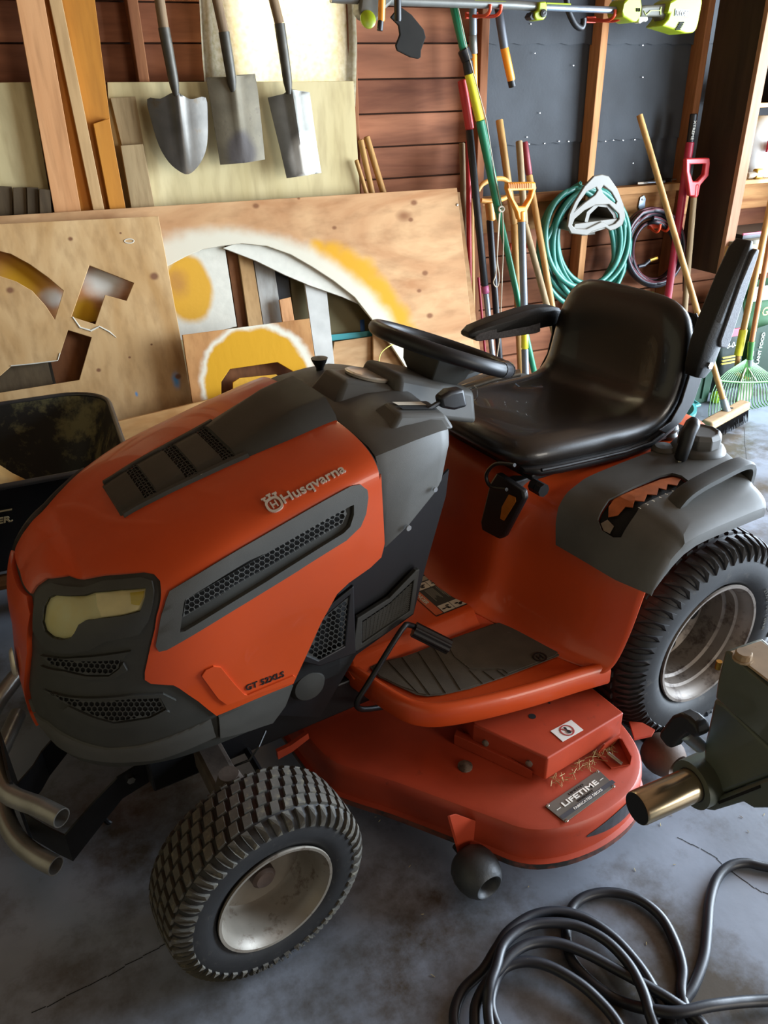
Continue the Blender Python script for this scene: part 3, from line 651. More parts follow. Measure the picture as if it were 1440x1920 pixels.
for k in range(1, 15):
    a, b = Pq[0].lerp(Pq[5], k/15), Pq[0].lerp(Pq[5], k/15)
    t_ = k / 15; L = [Pq[0].lerp(Pq[5], t_), Pq[1].lerp(Pq[4], t_), Pq[2].lerp(Pq[3], t_)]; m1.tube(L, .0017, 4)
for k in range(1, 13):
    t_ = k / 13; top = Pq[0].lerp(Pq[1], t_*2) if t_ < .5 else Pq[1].lerp(Pq[2], t_*2-1); bot = Pq[5].lerp(Pq[4], t_*2) if t_ < .5 else Pq[4].lerp(Pq[3], t_*2-1); m1.tube([top, bot], .0017, 4)
part(m1, 'grille_mesh', M_MESHD)['kind'] = 'stuff'
g2 = [(575, 1228), (605, 1160), (655, 1118), (650, 1170), (646, 1212), (598, 1238)]
part(yplate([(560, 1240), (600, 1150), (664, 1098), (668, 1225), (600, 1250)], .245, .01, [g2]), 'engine_side_cover', M_BLACK, bevel=.003)
m1 = MB(); m1.prism([tp(*q, 'y', .242) for q in g2], (0, -.002, 0), [[tp(*q, 'y', .242) for q in h] for h in hexes(g2, 5.6, .8, -.4)]); part(m1, 'engine_side_mesh', M_MESHD)
mx = Matrix.Translation(tp(575, 1280, 'y', .21)) @ Matrix.Rotation(-PI/2, 4, 'X')
part(MB().lathe([(.045, -.03), (.045, 0), (.035, .016), (.012, .02), (0, .02)], 24, mx), 'engine_housing', M_DARK, smooth=40)
part(MB().tube([tp(498, 1370, 'y', .25), tp(485, 1400, 'y', .27), tp(468, 1425, 'y', .27), tp(440, 1436, 'y', .25)], .0025, 6), 'cable', M_BLACK)
# --- orange body: foot trays, tunnel, seat pedestal and fenders
yg = [0, .10, .163, .190, .30, .40, .465, .520]
BODY = [
 ([.500, .490, .480, .440, .415, .395, .362, .345], [.362, .362, .360, .332, .332, .332, .334, .322]),
 ([.470, .462, .455, .415, .392, .370, .338, .312], [.372, .372, .370, .345, .342, .342, .342, .350]),
 ([.440, .433, .428, .395, .368, .350, .326, .300], [.410, .410, .405, .390, .385, .380, .375, .410]),
 ([.425, .418, .412, .380, .354, .336, .316, .290], [.480, .480, .478, .470, .465, .460, .455, .470]),
 ([.412, .406, .400, .366, .340, .324, .308, .286], [.580, .580, .580, .575, .565, .560, .550, .545]),
 ([.402, .396, .390, .350, .318, .300, .285, .268], [.660, .660, .660, .640, .622, .612, .600, .585]),
 ([.385, .380, .372, .320, .285, .270, .258, .240], [.695, .695, .692, .672, .658, .650, .640, .620]),
 ([.350, .345, .335, .270, .240, .230, .225, .205], [.706, .706, .704, .684, .674, .670, .660, .640]),
 ([.200] * 8, [.706, .706, .704, .690, .688, .685, .675, .648]),
 ([-.05, -.05, -.05, -.05, -.03, -.01, .0, .02], [.704, .704, .704, .700, .700, .697, .682, .648]),
 ([-.25, -.25, -.24, -.22, -.15, -.105, -.08, -.05], [.700, .700, .700, .703, .703, .698, .682, .648]),
 ([-.34, -.34, -.32, -.285, -.19, -.135, -.10, -.068], [.690, .690, .690, .695, .692, .686, .672, .640]),
 ([-.36, -.36, -.34, -.30, -.205, -.15, -.115, -.082], [.66, .66, .66, .66, .655, .65, .645, .63]),
 ([-.36, -.36, -.34, -.30, -.205, -.15, -.115, -.082], [.58, .58, .58, .58, .59, .60, .61, .615])]
rows = []
for xs_, zs_ in BODY:
    dy = (.026, .020, .013, .007)[len(rows)] if len(rows) < 4 else 0
    r = [V3((xs_[i], yg[i] - (dy if i == 7 else 0), zs_[i])) for i in range(8)]; rows.append([V3((p.x, -p.y, p.z)) for p in r[:0:-1]] + r)
mb = MB(); mb.loft(rows, closed=False)
body = mb.build('body', M_ORANGE, TR, smooth=60, subsurf=2); sol = body.modifiers.new('t', 'SOLIDIFY'); sol.thickness = .006; sol.offset = -1
TRAY = [(.842, .0), (.842, .10), (.838, .17), (.824, .232), (.800, .322), (.775, .368), (.728, .402), (.64, .432), (.52, .459), (.40, .478), (.345, .488), (.318, .493)]
TRAY = [(p.x, p.y) for p in smooth_path([(a, b, 0) for a, b in TRAY], 4)]
def tray_ring():
    out = []
    n = len(TRAY)
    for i, (x, y) in enumerate(TRAY):
        a = V3((*TRAY[max(0, i-1)], 0)); b = V3((*TRAY[min(n-1, i+1)], 0)); t = (b - a).normalized(); nn = V3((t.y, -t.x, 0))
        if nn.dot(V3((x - .5, y - .1, 0))) < 0: nn = -nn
        P = V3((x, y, 0)); out.append([P + nn*o + V3((0, 0, z)) for o, z in ((-.02, .285), (-.004, .287), (0, .296), (-.001, .325), (-.006, .338), (-.014, .343), (-.024, .341), (-.030, .334), (-.034, .328), (-.034, .30))])
    return out
pair(MB().loft(tray_ring(), closed=True), 'tray_rim', M_ORANGE, smooth=50)
inn = [(x - .02, y - .02) for x, y in TRAY]
pair(MB().prism([(x, y, .318) for x, y in [(.36, .01), (.81, .01)] + [q for q in inn if q[1] > .05] + [(.34, .3)]], (0, 0, .012)), 'foot_tray', M_ORANGE)
tn = [[V3((x, y, z)) for y, z in ((-.20, .325), (-.178, .345), (-.168, .358), (-.155, .362), (.155, .362), (.168, .358), (.178, .345), (.20, .325))] for x in (.835, .82, .62, .47)]
tn[0] = [V3((p.x, p.y, min(p.z, .33))) for p in tn[0]]
part(MB().loft(tn, closed=False), 'tunnel', M_ORANGE, smooth=50)
m_mat = mat('foot_mat', '#4f4a41', .8, 0, .15, 22, .15, 400, dirt=('#6e685c', 18, .6))
# foot mat with raised slats, outlined from the photograph on the tray
mz = .3335
MAT = [(694, 1252), (716, 1241), (760, 1232), (828, 1205), (880, 1187), (945, 1163), (958, 1163), (1052, 1222), (1048, 1230), (1000, 1249), (940, 1272), (880, 1292), (826, 1304), (800, 1306), (780, 1303), (745, 1287), (710, 1270)]
mp_ = [tp(*q, 'z', mz) for q in MAT]
foot = pair(MB().prism(mp_, (0, 0, .002)), 'foot_mat', m_mat)
strips = [[(708, 1262), (735, 1276), (790, 1302), (765, 1290)],]
def zq(L, z): return [tp(*q, 'z', z) for q in L]
for L in ([(700, 1252), (722, 1243), (777, 1296), (752, 1287), (712, 1268)], [(728, 1241), (748, 1234), (800, 1303), (784, 1300)], [(754, 1233), (778, 1225), (830, 1301), (806, 1303)], [(784, 1223), (806, 1215), (858, 1296), (836, 1300)],
          [(812, 1213), (830, 1206), (846, 1232), (875, 1257), (900, 1283), (864, 1294)], [(880, 1257), (900, 1259), (922, 1277), (905, 1282)], [(906, 1259), (926, 1258), (942, 1270), (927, 1275)], [(932, 1257), (941, 1257), (947, 1268)],
          [(836, 1203), (945, 1165), (957, 1165), (1047, 1223), (1040, 1230), (952, 1263), (943, 1256), (932, 1254), (880, 1254), (852, 1232)]):
    part(MB().prism(zq(L, mz + .002), (0, 0, .0018)), 'mat_rib', m_mat, foot)
m1 = MB(); C0 = tp(1012, 1232, 'z', mz + .0045)
u_, v_ = (tp(1022, 1228, 'z', mz + .0045) - tp(1002, 1236, 'z', mz + .0045)).normalized(), None; n_ = V3((0, 0, 1)); v_ = n_.cross(u_)
rg = [C0 + u_*a + v_*b for a, b in arc(0, 0, .017, 0, 345, 23)]; m1.prism(rg, (0, 0, .001), [[C0 + (p-C0)*.78 for p in rg]])
for a, b, w2, h2 in ((-.005, 0, .003, .016), (.005, 0, .003, .016), (0, 0, .01, .003)): m1.prism([C0 + u_*(a-w2/2) + v_*(b-h2/2), C0 + u_*(a+w2/2) + v_*(b-h2/2), C0 + u_*(a+w2/2) + v_*(b+h2/2), C0 + u_*(a-w2/2) + v_*(b+h2/2)], (0, 0, .001))
part(m1, 'mat_emblem', M_INK, foot)
# safety decal on the tunnel
dz = .3632; A, B_, C_, D_ = (V3((.432, -.105, dz)), V3((.432, .142, dz)), V3((.568, .144, dz)), V3((.568, -.105, dz)))
def dq(a0, a1, b0, b1, h=.0004): return MB().add([A.lerp(D_, q).lerp(B_.lerp(C_, q), r) + V3((0, 0, h)) for q, r in ((a0, b0), (a1, b0), (a1, b1), (a0, b1))], [(0, 1, 2, 3)])
dec = part(dq(0, 1, 0, 1, 0), 'safety_decal', M_INK)
part(dq(.83, .99, .0, .985), 'decal_strip', mat('decal_orange', '#c9551f', .5), dec)
m1 = MB(); lettering(m1, 'DANGER', D_.lerp(C_, .50) + V3((-.006, 0, .0008)), (0, 1, 0), (-1, 0, 0), (0, 0, 1), h=.012, depth=.0004, bold=.02); part(m1, 'decal_lettering', M_DECAL, dec)
for b0, b1 in ((.86, .985), (.42, .535)):
    for k in range(3): part(dq(.02 + .268*k, .02 + .268*k + .255, b0, b1), 'decal_panel', M_DECAL, dec)
part(dq(.02, .8, .03, .40), 'decal_panel', mat('decal_tan', '#a39a86', .6), dec)
m1 = MB(); q0 = A.lerp(D_, .45).lerp(B_.lerp(C_, .45), .2) + V3((0, 0, .0008)); m1.add([q0 + V3((a, b, 0)) for a, b in arc(0, 0, .032, 0, 345, 23)], [tuple(range(24))]); part(m1, 'decal_figure', M_INK, dec)
m1 = MB()
for k in range(3):
    for j in range(7):
        if j == 3 and k == 1: continue
        m1.v += dq(.05 + .25*k + .028*j, .05 + .25*k + .028*j + .010, .56, .70 + .12*rnd.random(), .0006).v; n = len(m1.v); m1.f.append((n-4, n-3, n-2, n-1))
part(m1, 'decal_small_print', mat('decal_print', '#8a8578', .6), dec)['kind'] = 'stuff'
m1 = MB()
for b0 in (.90, .46):
    for k in range(3):
        q0 = A.lerp(D_, .15 + .268*k).lerp(B_.lerp(C_, .15 + .268*k), b0 + .025) + V3((0, 0, .0009))
        for j in range(4):
            e = V3((rnd.uniform(-.009, .009), rnd.uniform(-.009, .009), 0)); m1.add([q0 + e + V3((x*.006, y*.003, .0001*j)) for x, y in arc(0, 0, 1, rnd.uniform(0, 90), 300 + rnd.uniform(0, 90), 6)], [tuple(range(7))])
part(m1, 'decal_figures', M_INK, dec)['kind'] = 'stuff'
# fuel window on the pedestal face
def xplate(pix, x, t): return MB().prism([tp(*q, 'x', x) for q in pix], (t, 0, 0))
lt = part(xplate([(928, 902), (940, 884), (990, 918), (993, 932), (955, 1003), (946, 1008), (912, 990), (910, 975)], .395, .016), 'fuel_window_bezel', M_BLACK, bevel=.005, smooth=40)
part(xplate([(955, 927), (967, 932), (968, 940), (946, 976), (939, 972), (942, 950)], .4125, .002), 'fuel_window', mat('fuel_window', '#b86a1e', .3, 0, .15, 30), lt)
part(MB().tube(smooth_path([tp(*q, 'x', .43) for q in ((965, 872), (930, 870), (912, 890), (920, 912), (950, 918))], 6), .0045, 8), 'hose', M_BLACK, smooth=60)
# seat slide and its hardware
part(MB().box((-.18, -.17, .705), (.35, .21, .722)), 'seat_plate', M_BLACKMETAL, bevel=.004)
for y in (-.12, .16): part(MB().box((-.12, y - .016, .672), (.392, y + .016, .696)), 'seat_slide', mat('slide_steel', '#5f6468', .35, .6, .1, 20), bevel=.003)
m1 = MB()
for y in (.215, .235): m1.lathe([(0, .018), (.016, .018), (.016, 0)], 8, Matrix.Translation(V3((.35, y, .70))) @ Matrix.Rotation(-PI/2, 4, 'X'))
part(m1, 'slide_knob', M_BLACK)['kind'] = 'stuff'
for y in (.20, -.20): part(MB().lathe([(0, 0), (.018, 0), (.022, .01), (.018, .02), (.022, .03), (.018, .04), (0, .04)], 14, Matrix.Translation(V3((-.12, y, .70)))), 'seat_bumper', M_GREY, smooth=40)
# seat: lofted along its side profile
def seat_ring(c_, n_ang, w_, th, dish, side=1.0, sq=3.4):
    nx, nz = math.cos(math.radians(n_ang)), math.sin(math.radians(n_ang)); out = []
    for k in range(28):
        a = 2*PI*k/28; ca, sa = math.cos(a), math.sin(a)
        y = w_*math.copysign(abs(ca)**(2/sq), ca); h = th/2*math.copysign(abs(sa)**(2/2.6), sa)
        if sa > 0: h -= dish*(1 - min(1, (abs(y)/(w_*.74))**5)) * sa**.5
        out.append(V3((c_[0] + .028 + nx*h, y*1.06 - .004, c_[1] - .022 + nz*h)))
    return out
ST = [((.372, .775), 30, .11, .02, 0), ((.368, .776), 40, .155, .055, 0), ((.350, .780), 62, .192, .085, .0), ((.31, .784), 78, .210, .098, .006), ((.24, .782), 88, .216, .102, .014), ((.14, .776), 91, .218, .104, .022), ((.04, .770), 88, .219, .105, .026), ((-.04, .772), 75, .219, .105, .028),
      ((-.095, .795), 48, .219, .105, .028), ((-.122, .835), 22, .220, .10, .026), ((-.134, .88), 8, .221, .10, .026), ((-.142, .93), 5, .219, .10, .024), ((-.150, .98), 5, .212, .097, .018), ((-.156, 1.02), 8, .198, .088, .010), ((-.160, 1.048), 20, .178, .068, .004), ((-.163, 1.064), 45, .148, .04, 0), ((-.165, 1.069), 60, .10, .015, 0)]
seat = part(MB().loft([seat_ring(*s_) for s_ in ST], closed=True), 'seat', M_VINYL, smooth=180, subsurf=1)
def shell_ring(c_, n_ang, w_, th, off):
    nx, nz = math.cos(math.radians(n_ang)), math.sin(math.radians(n_ang)); out = []
    for k in range(20):
        a = 2*PI*k/20; ca, sa = math.cos(a), math.sin(a); y = w_*math.copysign(abs(ca)**.5, ca); h = th/2*math.copysign(abs(sa)**.7, sa) - off
        out.append(V3((c_[0] + .028 + nx*h, y*1.06 - .004, c_[1] - .022 + nz*h)))
    return out
part(MB().loft([shell_ring(s_[0], s_[1], s_[2] + .004, s_[3]*.5, s_[3]*.36) for s_ in ST[2:15]], closed=True), 'seat_shell', M_BLACKMETAL, smooth=60)
bead = [V3(((s_[0][0] + .028 + math.cos(math.radians(s_[1]))*(-.028)), -.004 + s_[2]*1.06 + .002, s_[0][1] - .022 + math.sin(math.radians(s_[1]))*(-.028))) for s_ in ST[3:15]]
for sgn in (1, -1): part(MB().tube([V3((p.x, -.004 + (p.y + .004)*sgn, p.z)) for p in bead], .0045, 8), 'seat_bead', M_BLACK, smooth=60)
# armrests: the far one folded down, the near one raised
def armrest(sgn, piv, dirv, upv):
    y0 = piv[1]; d_ = V3(dirv).normalized(); u_ = V3(upv).normalized(); s_ = V3((0, 1, 0)); P = V3(piv)
    rings = []
    for t, hu, hd, w_ in ((-.035, .016, .020, .020), (-.01, .026, .030, .026), (.05, .036, .026, .030), (.10, .036, .020, .031), (.20, .030, .012, .030), (.265, .022, .008, .027), (.285, .012, .002, .020)):
        rings.append([P + d_*t + u_*h + s_*w2 for h, w2 in ((-hd, -w_*.8), (-hd, w_*.8), (-hd*.3, w_), (hu*.6, w_), (hu, w_*.7), (hu, -w_*.7), (hu*.6, -w_), (-hd*.3, -w_))])
    a = part(MB().loft(rings, closed=True), 'armrest', M_VINYL2, bevel=.006, smooth=50, segs=3)
    rings = []
    for t, h0, h1 in ((.045, -.034, -.006), (.06, -.036, .004), (.19, -.023, .010), (.255, -.016, .006), (.27, -.012, .0)):
        rings.append([P + d_*t + u_*h + s_*(w2*sgn) for h, w2 in ((h0, -.030), (h0, .036), (h1, .037), (h1, -.030))])
    part(MB().loft(rings, closed=True), 'armrest_shell', M_ROUGHPL, a, bevel=.003, smooth=50)
    mx = Matrix.Translation(P + s_*(.028*sgn)) @ Matrix.Rotation(-PI/2*sgn, 4, 'X'); part(MB().lathe([(.009, 0), (.009, .006), (0, .006)], 6, mx), 'armrest_bolt', M_CHROME, a)
    br = [(.0 + q[0], q[1]) for q in ((-.02, .78), (.035, .78), (-.04, .83), (-.05, .88), (-.085, .93), (-.13, .945), (-.15, .915), (-.125, .86), (-.09, .80))]
    bx = [V3((x, piv[1] - .012*sgn, z)) for x, z in ((-.02, .762), (-.06, .775), (-.088, .82), (-.10, .88), (-.092, .93), (-.115, .948), (-.145, .93), (-.152, .88), (-.135, .81), (-.10, .765), (-.05, .745))]
    part(MB().prism(bx, (0, -.006*sgn, 0)), 'armrest_bracket', M_BLACKMETAL, bevel=.002)
armrest(1, (-.112, .258, .922), (-.24, .04, .97), (.97, 0, .24))
armrest(-1, (-.085, -.262, .932), (1, -.03, -.06), (.06, 0, 1))
# --- fender console of grey plastic over the near (and far) rear wheel
def body_pt(r, y):
    k = int(min(len(BODY) - 2, max(0, math.floor(r)))); f = r - k; out = []
    for row in (BODY[k], BODY[k+1]):
        out.append(V3((lerp_tab(list(zip(yg, row[0])), y), y, lerp_tab(list(zip(yg, row[1])), y))))
    return out[0].lerp(out[1], f)
CONT = [(.32, .53), (.29, .553), (.26, .585), (.23, .613), (.20, .632), (.17, .642), (.12, .646), (-.2, .646)]
ZB_ = sorted(CONT)
def cons(r, y):
    """y up to .53 across the top, then v runs down the outer face"""
    lift = .013; sm = sum((body_pt(r + d, min(y, .475)) for d in (-.35, 0, .35)), V3()) / 3
    fr = max(0, min(1, (7 - r) / 2)); n = V3((fr, 0, 1 - .75*fr)).normalized()
    b = sm + n * (lift + .006 * max(0, min(1, (y - .30) / .12)))
    if y <= .475: return b
    t = (y - .475) / .125; e = body_pt(r, .52); ztop = b.z; zb = max(.53, lerp_tab(ZB_, e.x)); x = b.x + (min(e.x + .008, e.x + .008) - b.x) * min(1, t * 1.4)
    yy = .475 + .066 * math.sin(min(1, t * 1.25) * PI / 2); z = ztop + (min(zb, ztop - .01) - ztop) * (t ** 1.7)
    return V3((x, yy, z))
CR = [3.62 + i * .14 for i in range(53)]; CR = [r for r in CR if r <= 11.0]; CY = [.20 + i * .0125 for i in range(33)]
CS = Surf(cons, CR, CY); CS.sign = 1 if CS.nrm(7.5, .3).z > 0 else -1
yin = [(4.25, .305), (4.5, .298), (5.0, .285), (5.6, .272), (6.4, .262), (7.5, .255), (9, .252), (10.0, .25), (10.5, .265)]
co = yin + [(10.6, .30), (10.7, .45), (10.7, .60)] + [(r, .60) for r in (10, 9, 8, 7, 6.2, 5.4, 4.8, 4.25)] + [(4.25, .5), (4.25, .4)]
kq = 14.0
slot_px = [(1121, 975), (1126, 962), (1142, 937), (1160, 928), (1238, 893), (1260, 888), (1278, 893), (1292, 904), (1280, 915), (1240, 930), (1200, 950), (1178, 985), (1165, 1008), (1150, 1008), (1128, 994)]
slotp = [CS.pick(*q) for q in slot_px]
pair(CS.panel(co, .002, .006, holes=[slotp], grid=.35, kv=kq, dense=.2, params=True), 'fender_console', M_GREY, smooth=42, bevel=.002)
fc = part(CS.panel(slotp, -.010, .001, grid=.3, kv=kq, dense=.2, params=True), 'shift_slot', M_VOID, smooth=40)
teeth = [(1141, 948), (1150, 935), (1238, 897), (1262, 892), (1276, 896), (1270, 908), (1252, 905), (1250, 916), (1236, 912), (1232, 926), (1214, 924), (1208, 938), (1190, 936), (1186, 950), (1172, 948), (1158, 964), (1140, 968)]
part(CS.panel([CS.pick(*q) for q in teeth], -.003, .002, grid=.3, kv=kq, dense=.2, params=True), 'shift_gate', mat('rusty_gate', '#a85a2c', .55, .2, .25, 30), fc)
part(CS.panel([CS.pick(*q) for q in ((1125, 980), (1138, 972), (1150, 985), (1142, 1000), (1130, 994))], -.005, .002, grid=.3, kv=kq, dense=.2, params=True), 'linkage_plate', M_STEEL, fc)
m1 = MB(); A_ = CS.P(*CS.pick(1240, 938)); u_ = (CS.P(*CS.pick(1285, 915)) - A_).normalized(); n_ = V3((0, 0, 1)); v_ = n_.cross(u_)
for k, s_ in enumerate('123456'): 
    q = A_ + u_*(-.07 + .022*k) - v_*.0; lettering(m1, s_, q + n_*.006, u_, v_, n_, h=.007, depth=.0008)
part(m1, 'gear_numbers', M_DECAL, fc)
m1 = MB(); hp_ = [V3((.178, .452, .628)), V3((.165, .452, .668)), V3((.130, .452, .706)), V3((.085, .452, .722)), V3((.02, .452, .732)), V3((-.05, .452, .740)), V3((-.085, .452, .734)), V3((-.098, .452, .712)), V3((-.092, .452, .668))]
hp_ = smooth_path(hp_, 3); rings = []
for i, p_ in enumerate(hp_):
    t_ = (hp_[min(len(hp_)-1, i+1)] - hp_[max(0, i-1)]).normalized(); n_ = V3((0, 1, 0)).cross(t_); n_ = n_ if n_.z > -.2 else -n_
    w_ = .021 if i < len(hp_) - 6 else .019; rings.append([p_ + V3((0, a*w_, 0)) + n_*b*.010 for a, b in ((-1, -.6), (-.7, -1), (.7, -1), (1, -.6), (1, .6), (.7, 1), (-.7, 1), (-1, .6))])
pair(m1.loft(rings, closed=True), 'grab_handle', M_DARK, smooth=45)
mx = Matrix.Translation(V3((-.095, .31, .703)))
fcap = part(MB().lathe([(.0, .0), (.066, 0), (.066, .016), (.060, .026), (.050, .030)], 40, mx), 'filler_collar', M_GREY, smooth=40)
m1 = MB(); mx2 = Matrix.Translation(V3((-.095, .31, .73)))
m1.lathe([(.052, 0), (.052, .026), (.045, .036), (.040, .038), (.037, .034), (0, .033)], 10, mx2); part(m1, 'fuel_cap', M_GREY, bevel=.003, smooth=25, segs=3)
lv = part(MB().tube([V3((.012, .335, .655)), V3((-.010, .331, .73))], .0058, 10), 'lift_lever', M_STEEL, smooth=50)
m1 = MB(); gp = [V3((-.006, .331, .716)), V3((-.008, .331, .722)), V3((-.018, .33, .755)), V3((-.022, .33, .785)), V3((-.032, .33, .805)), V3((-.040, .33, .812)), V3((-.044, .33, .814))]
part(m1.tube(gp, [.010, .0155, .0165, .0175, .0175, .013, .004], 14), 'lever_grip', M_BLACK, lv, smooth=60)
part(MB().lathe([(.03, 0), (.03, .01), (.022, .018), (0, .02)], 24, Matrix.Translation(V3((-.03, .262, .706)))), 'fender_plug', M_GREY, smooth=40)
# --- wheels
def tyre_prof(Rr, W, lip):
    h = W / 2; sh = Rr - lip
    return [(h*.80, lip - .004), (h*.88, lip + sh*.06), (h*.96, lip + sh*.18), (h*.985, lip + sh*.36), (h*.975, lip + sh*.56), (h*.935, lip + sh*.74), (h*.86, lip + sh*.87), (h*.72, lip + sh*.95), (h*.45, lip + sh*.985), (0, lip + sh*1.0)]
def wheel(name, xc, yc, zc, Rr, W, lip, steer, rows, nb, hb, rimprof, sgn, label, dusty, holes=None, rimm=None):
    wh = empty(name); wh.parent = TR; wh.location = (xc, yc, zc); wh.rotation_euler = (0, 0, steer)
    wh['label'] = label
    MX = Matrix.Rotation(-PI/2*sgn, 4, 'X')                  # lathe axis points outward
    pr = tyre_prof(Rr - hb*.5, W, lip); full = [(r, a) for a, r in pr] + [(r, -a) for a, r in pr[-2::-1]]
    full = full[::-1]
    t_ = MB().lathe(full, 72, MX, caps=False).build('tyre', M_RUBBER, wh, smooth=50)
    up_ = pr[3:][::-1]; acc = [0.0]                            # profile from the crown outwards, by arc length
    for (a, b), (c2, d) in zip(up_, up_[1:]): acc.append(acc[-1] + math.hypot(c2-a, d-b))
    ta = list(zip(acc, [q[0] for q in up_])); tr2 = list(zip(acc, [q[1] for q in up_]))
    def on_prof(s_, h):
        e = abs(s_); a, r = lerp_tab(ta, e), lerp_tab(tr2, e); a2, r2 = lerp_tab(ta, e + .006), lerp_tab(tr2, e + .006); a1, r1 = lerp_tab(ta, max(0, e - .006)), lerp_tab(tr2, max(0, e - .006))
        da, dr = a2 - a1, r2 - r1; L = math.hypot(da, dr) or 1; k = 1 if s_ >= 0 else -1
        return (a - dr/L*h)*k, r + da/L*h
    def rad(a): return 0
    tb = MB()
    for ri, (s0, s1, frac, sk, off) in enumerate(rows):
        ns = 5 if max(abs(s0), abs(s1)) > acc[-1]*.75 else 3
        for k in range(nb):
            t0 = 2*PI*(k + off)/nb; dt = 2*PI/nb*frac; bot = []; top = []
            for side in (0, 1):
                for q in range(ns):
                    f = q/(ns-1); f = f if side == 0 else 1-f; zig = sk*(f-.5) + (.16*dt*math.sin(f*2*PI) if ns == 3 else .12*dt*math.sin(f*PI))
                    for L, h, ins in ((bot, -.003, 0), (top, hb*(1 if ns == 3 or abs(s0 + (s1-s0)*f) < acc[-1]*.8 else .6), .09)):
                        a, r = on_prof(s0 + (s1-s0)*(ins*.35 + f*(1 - ins*.7)), h); th = t0 + zig + (dt*(1-ins) if side else dt*ins)
                        L.append(MX @ V3((r*math.cos(th), r*math.sin(th), a)))
            n = len(bot); tb.add(bot + top, [tuple(range(n, 2*n))] + [(i, (i+1) % n, n + (i+1) % n, n + i) for i in range(n)])
    tr = tb.build('tread', dusty, wh); tr['kind'] = 'stuff'
    rm = MB().lathe(rimprof, 56, MX, caps=False).build('rim', rimm or M_RIM, wh, smooth=40)
    return wh, MX, rm, rad
m_hole = M_VOID
FW = .165; fyc = .4535
rf = [(.1165, .068), (.1185, .072), (.1175, .0755), (.112, .075), (.109, .068), (.104, .060), (.1015, .045), (.100, -.004), (.094, -.014), (.070, -.018), (.040, -.016), (.030, -.008), (0, -.008)]
frows = [(-.090, -.0535, .56, .04, 0), (-.0495, -.0275, .70, .03, .5), (-.0245, -.0020, .70, .03, .0), (.0020, .0245, .70, .03, .5), (.0275, .0495, .70, .03, 0), (.0535, .090, .56, -.04, .5)]
for sgn in (1, -1):
    wh, MX, rm, rad = wheel('front_wheel', 1.187, fyc*sgn, .196, .199, .152, .115, .0637, frows, 46, .0065, rf, sgn, None, M_RUBBER2)
    MB().lathe([(.024, -.012), (.024, .018), (.018, .024), (0, .024)], 20, MX).build('hub', mat('rusty_hub', '#4a3a30', .8, .1, .3, 40), wh, smooth=40)
    a_ = 2.55 if sgn > 0 else .6
    # valve hole in the rim wall
    d0 = V3((math.cos(-.22), math.sin(-.22), 0)); P0 = d0*.1005 + V3((0, 0, .028))
    MB().tube([MX @ (P0 + d0*.004), MX @ (P0 - d0*.0015)], .006, 12).build('valve_hole', M_VOID, rm)
    if sgn > 0:
        tx = MB(); S_ = '16X6.50-8NHS'; r0 = .162
        for k, ch in enumerate(S_):
            th = math.radians(112 - 4.1*k); cc = V3((math.cos(th), math.sin(th), 0)); uu = V3((math.sin(th), -math.cos(th), 0)); 
            P0 = MX @ (cc*r0 + V3((0, 0, FW/2*.985))); 
            lettering(tx, ch, P0, MX.to_3x3() @ uu, MX.to_3x3() @ cc, MX.to_3x3() @ V3((0, 0, 1)), h=.0085, depth=.0012)
        MXi = tx.build('tyre_size', M_RUBBER2, wh)
RW = .292; ryc = .3855
rr = [(0.166, 0.125), (0.1685, 0.13), (0.167, 0.135), (0.16, 0.134), (0.157, 0.124), (0.15, 0.116), (0.147, 0.098), (0.14, 0.094), (0.1385, 0.068), (0.132, 0.062), (0.129, 0.006), (0.115, -0.004), (0.085, 0.008), (0.055, 0.012), (0.048, 0.022), (0.036, 0.028), (0, 0.03)]
rrows = [(-.168, -.0935, .58, .05, 0), (-.087, -.0335, .62, .025, .5), (-.027, .027, .62, .025, 0), (.0335, .087, .62, .025, .5), (.0935, .168, .58, -.05, 0)]
for sgn in (1, -1):
    wh, MX, rm, rad = wheel('rear_wheel', 0, ryc*sgn, .285, .290, RW, .166, 0, rrows, 50, .0065, rr, sgn, None, M_RUBBER, rimm=M_RIM2)
    for k in range(5):
        th = 2*PI*k/5 + .5; cc = V3((math.cos(th), math.sin(th), 0)); uu = V3((-cc.y, cc.x, 0)); C1 = cc*.098 + V3((0, 0, .008))
        MB().prism([MX @ (C1 + cc*(.017*math.cos(t)) + uu*(.024*math.sin(t))) for t in [2*PI*i/16 for i in range(16)]], MX.to_3x3() @ V3((0, 0, .0012))).build('hand_hole', M_VOID, rm)
        C2 = V3((math.cos(th + .63), math.sin(th + .63), 0))*.062 + V3((0, 0, .011)); MB().lathe([(.010, 0), (.010, .007), (0, .007)], 6, MX @ Matrix.Translation(C2)).build('lug_bolt', M_RIM2, wh)
    MB().tube([V3((0, -.10*sgn, 0)), V3((0, -.34*sgn, 0))], .04, 16).build('axle_tube', M_BLACKMETAL, wh)
    if sgn > 0:
        tx = MB(); S_ = '23X10.50-12NHS'; r0 = .192
        for k, ch in enumerate(S_):
            if ch == ' ': continue
            th = math.radians(215 - 3.1*k); cc = V3((math.cos(th), math.sin(th), 0)); uu = V3((math.sin(th), -math.cos(th), 0)); P0 = MX @ (cc*r0 + V3((0, 0, RW/2*.985)))
            lettering(tx, ch, P0, MX.to_3x3() @ uu, MX.to_3x3() @ cc, MX.to_3x3() @ V3((0, 0, 1)), h=.010, depth=.0014)
        tx.build('tyre_size', M_RUBBER2, wh)
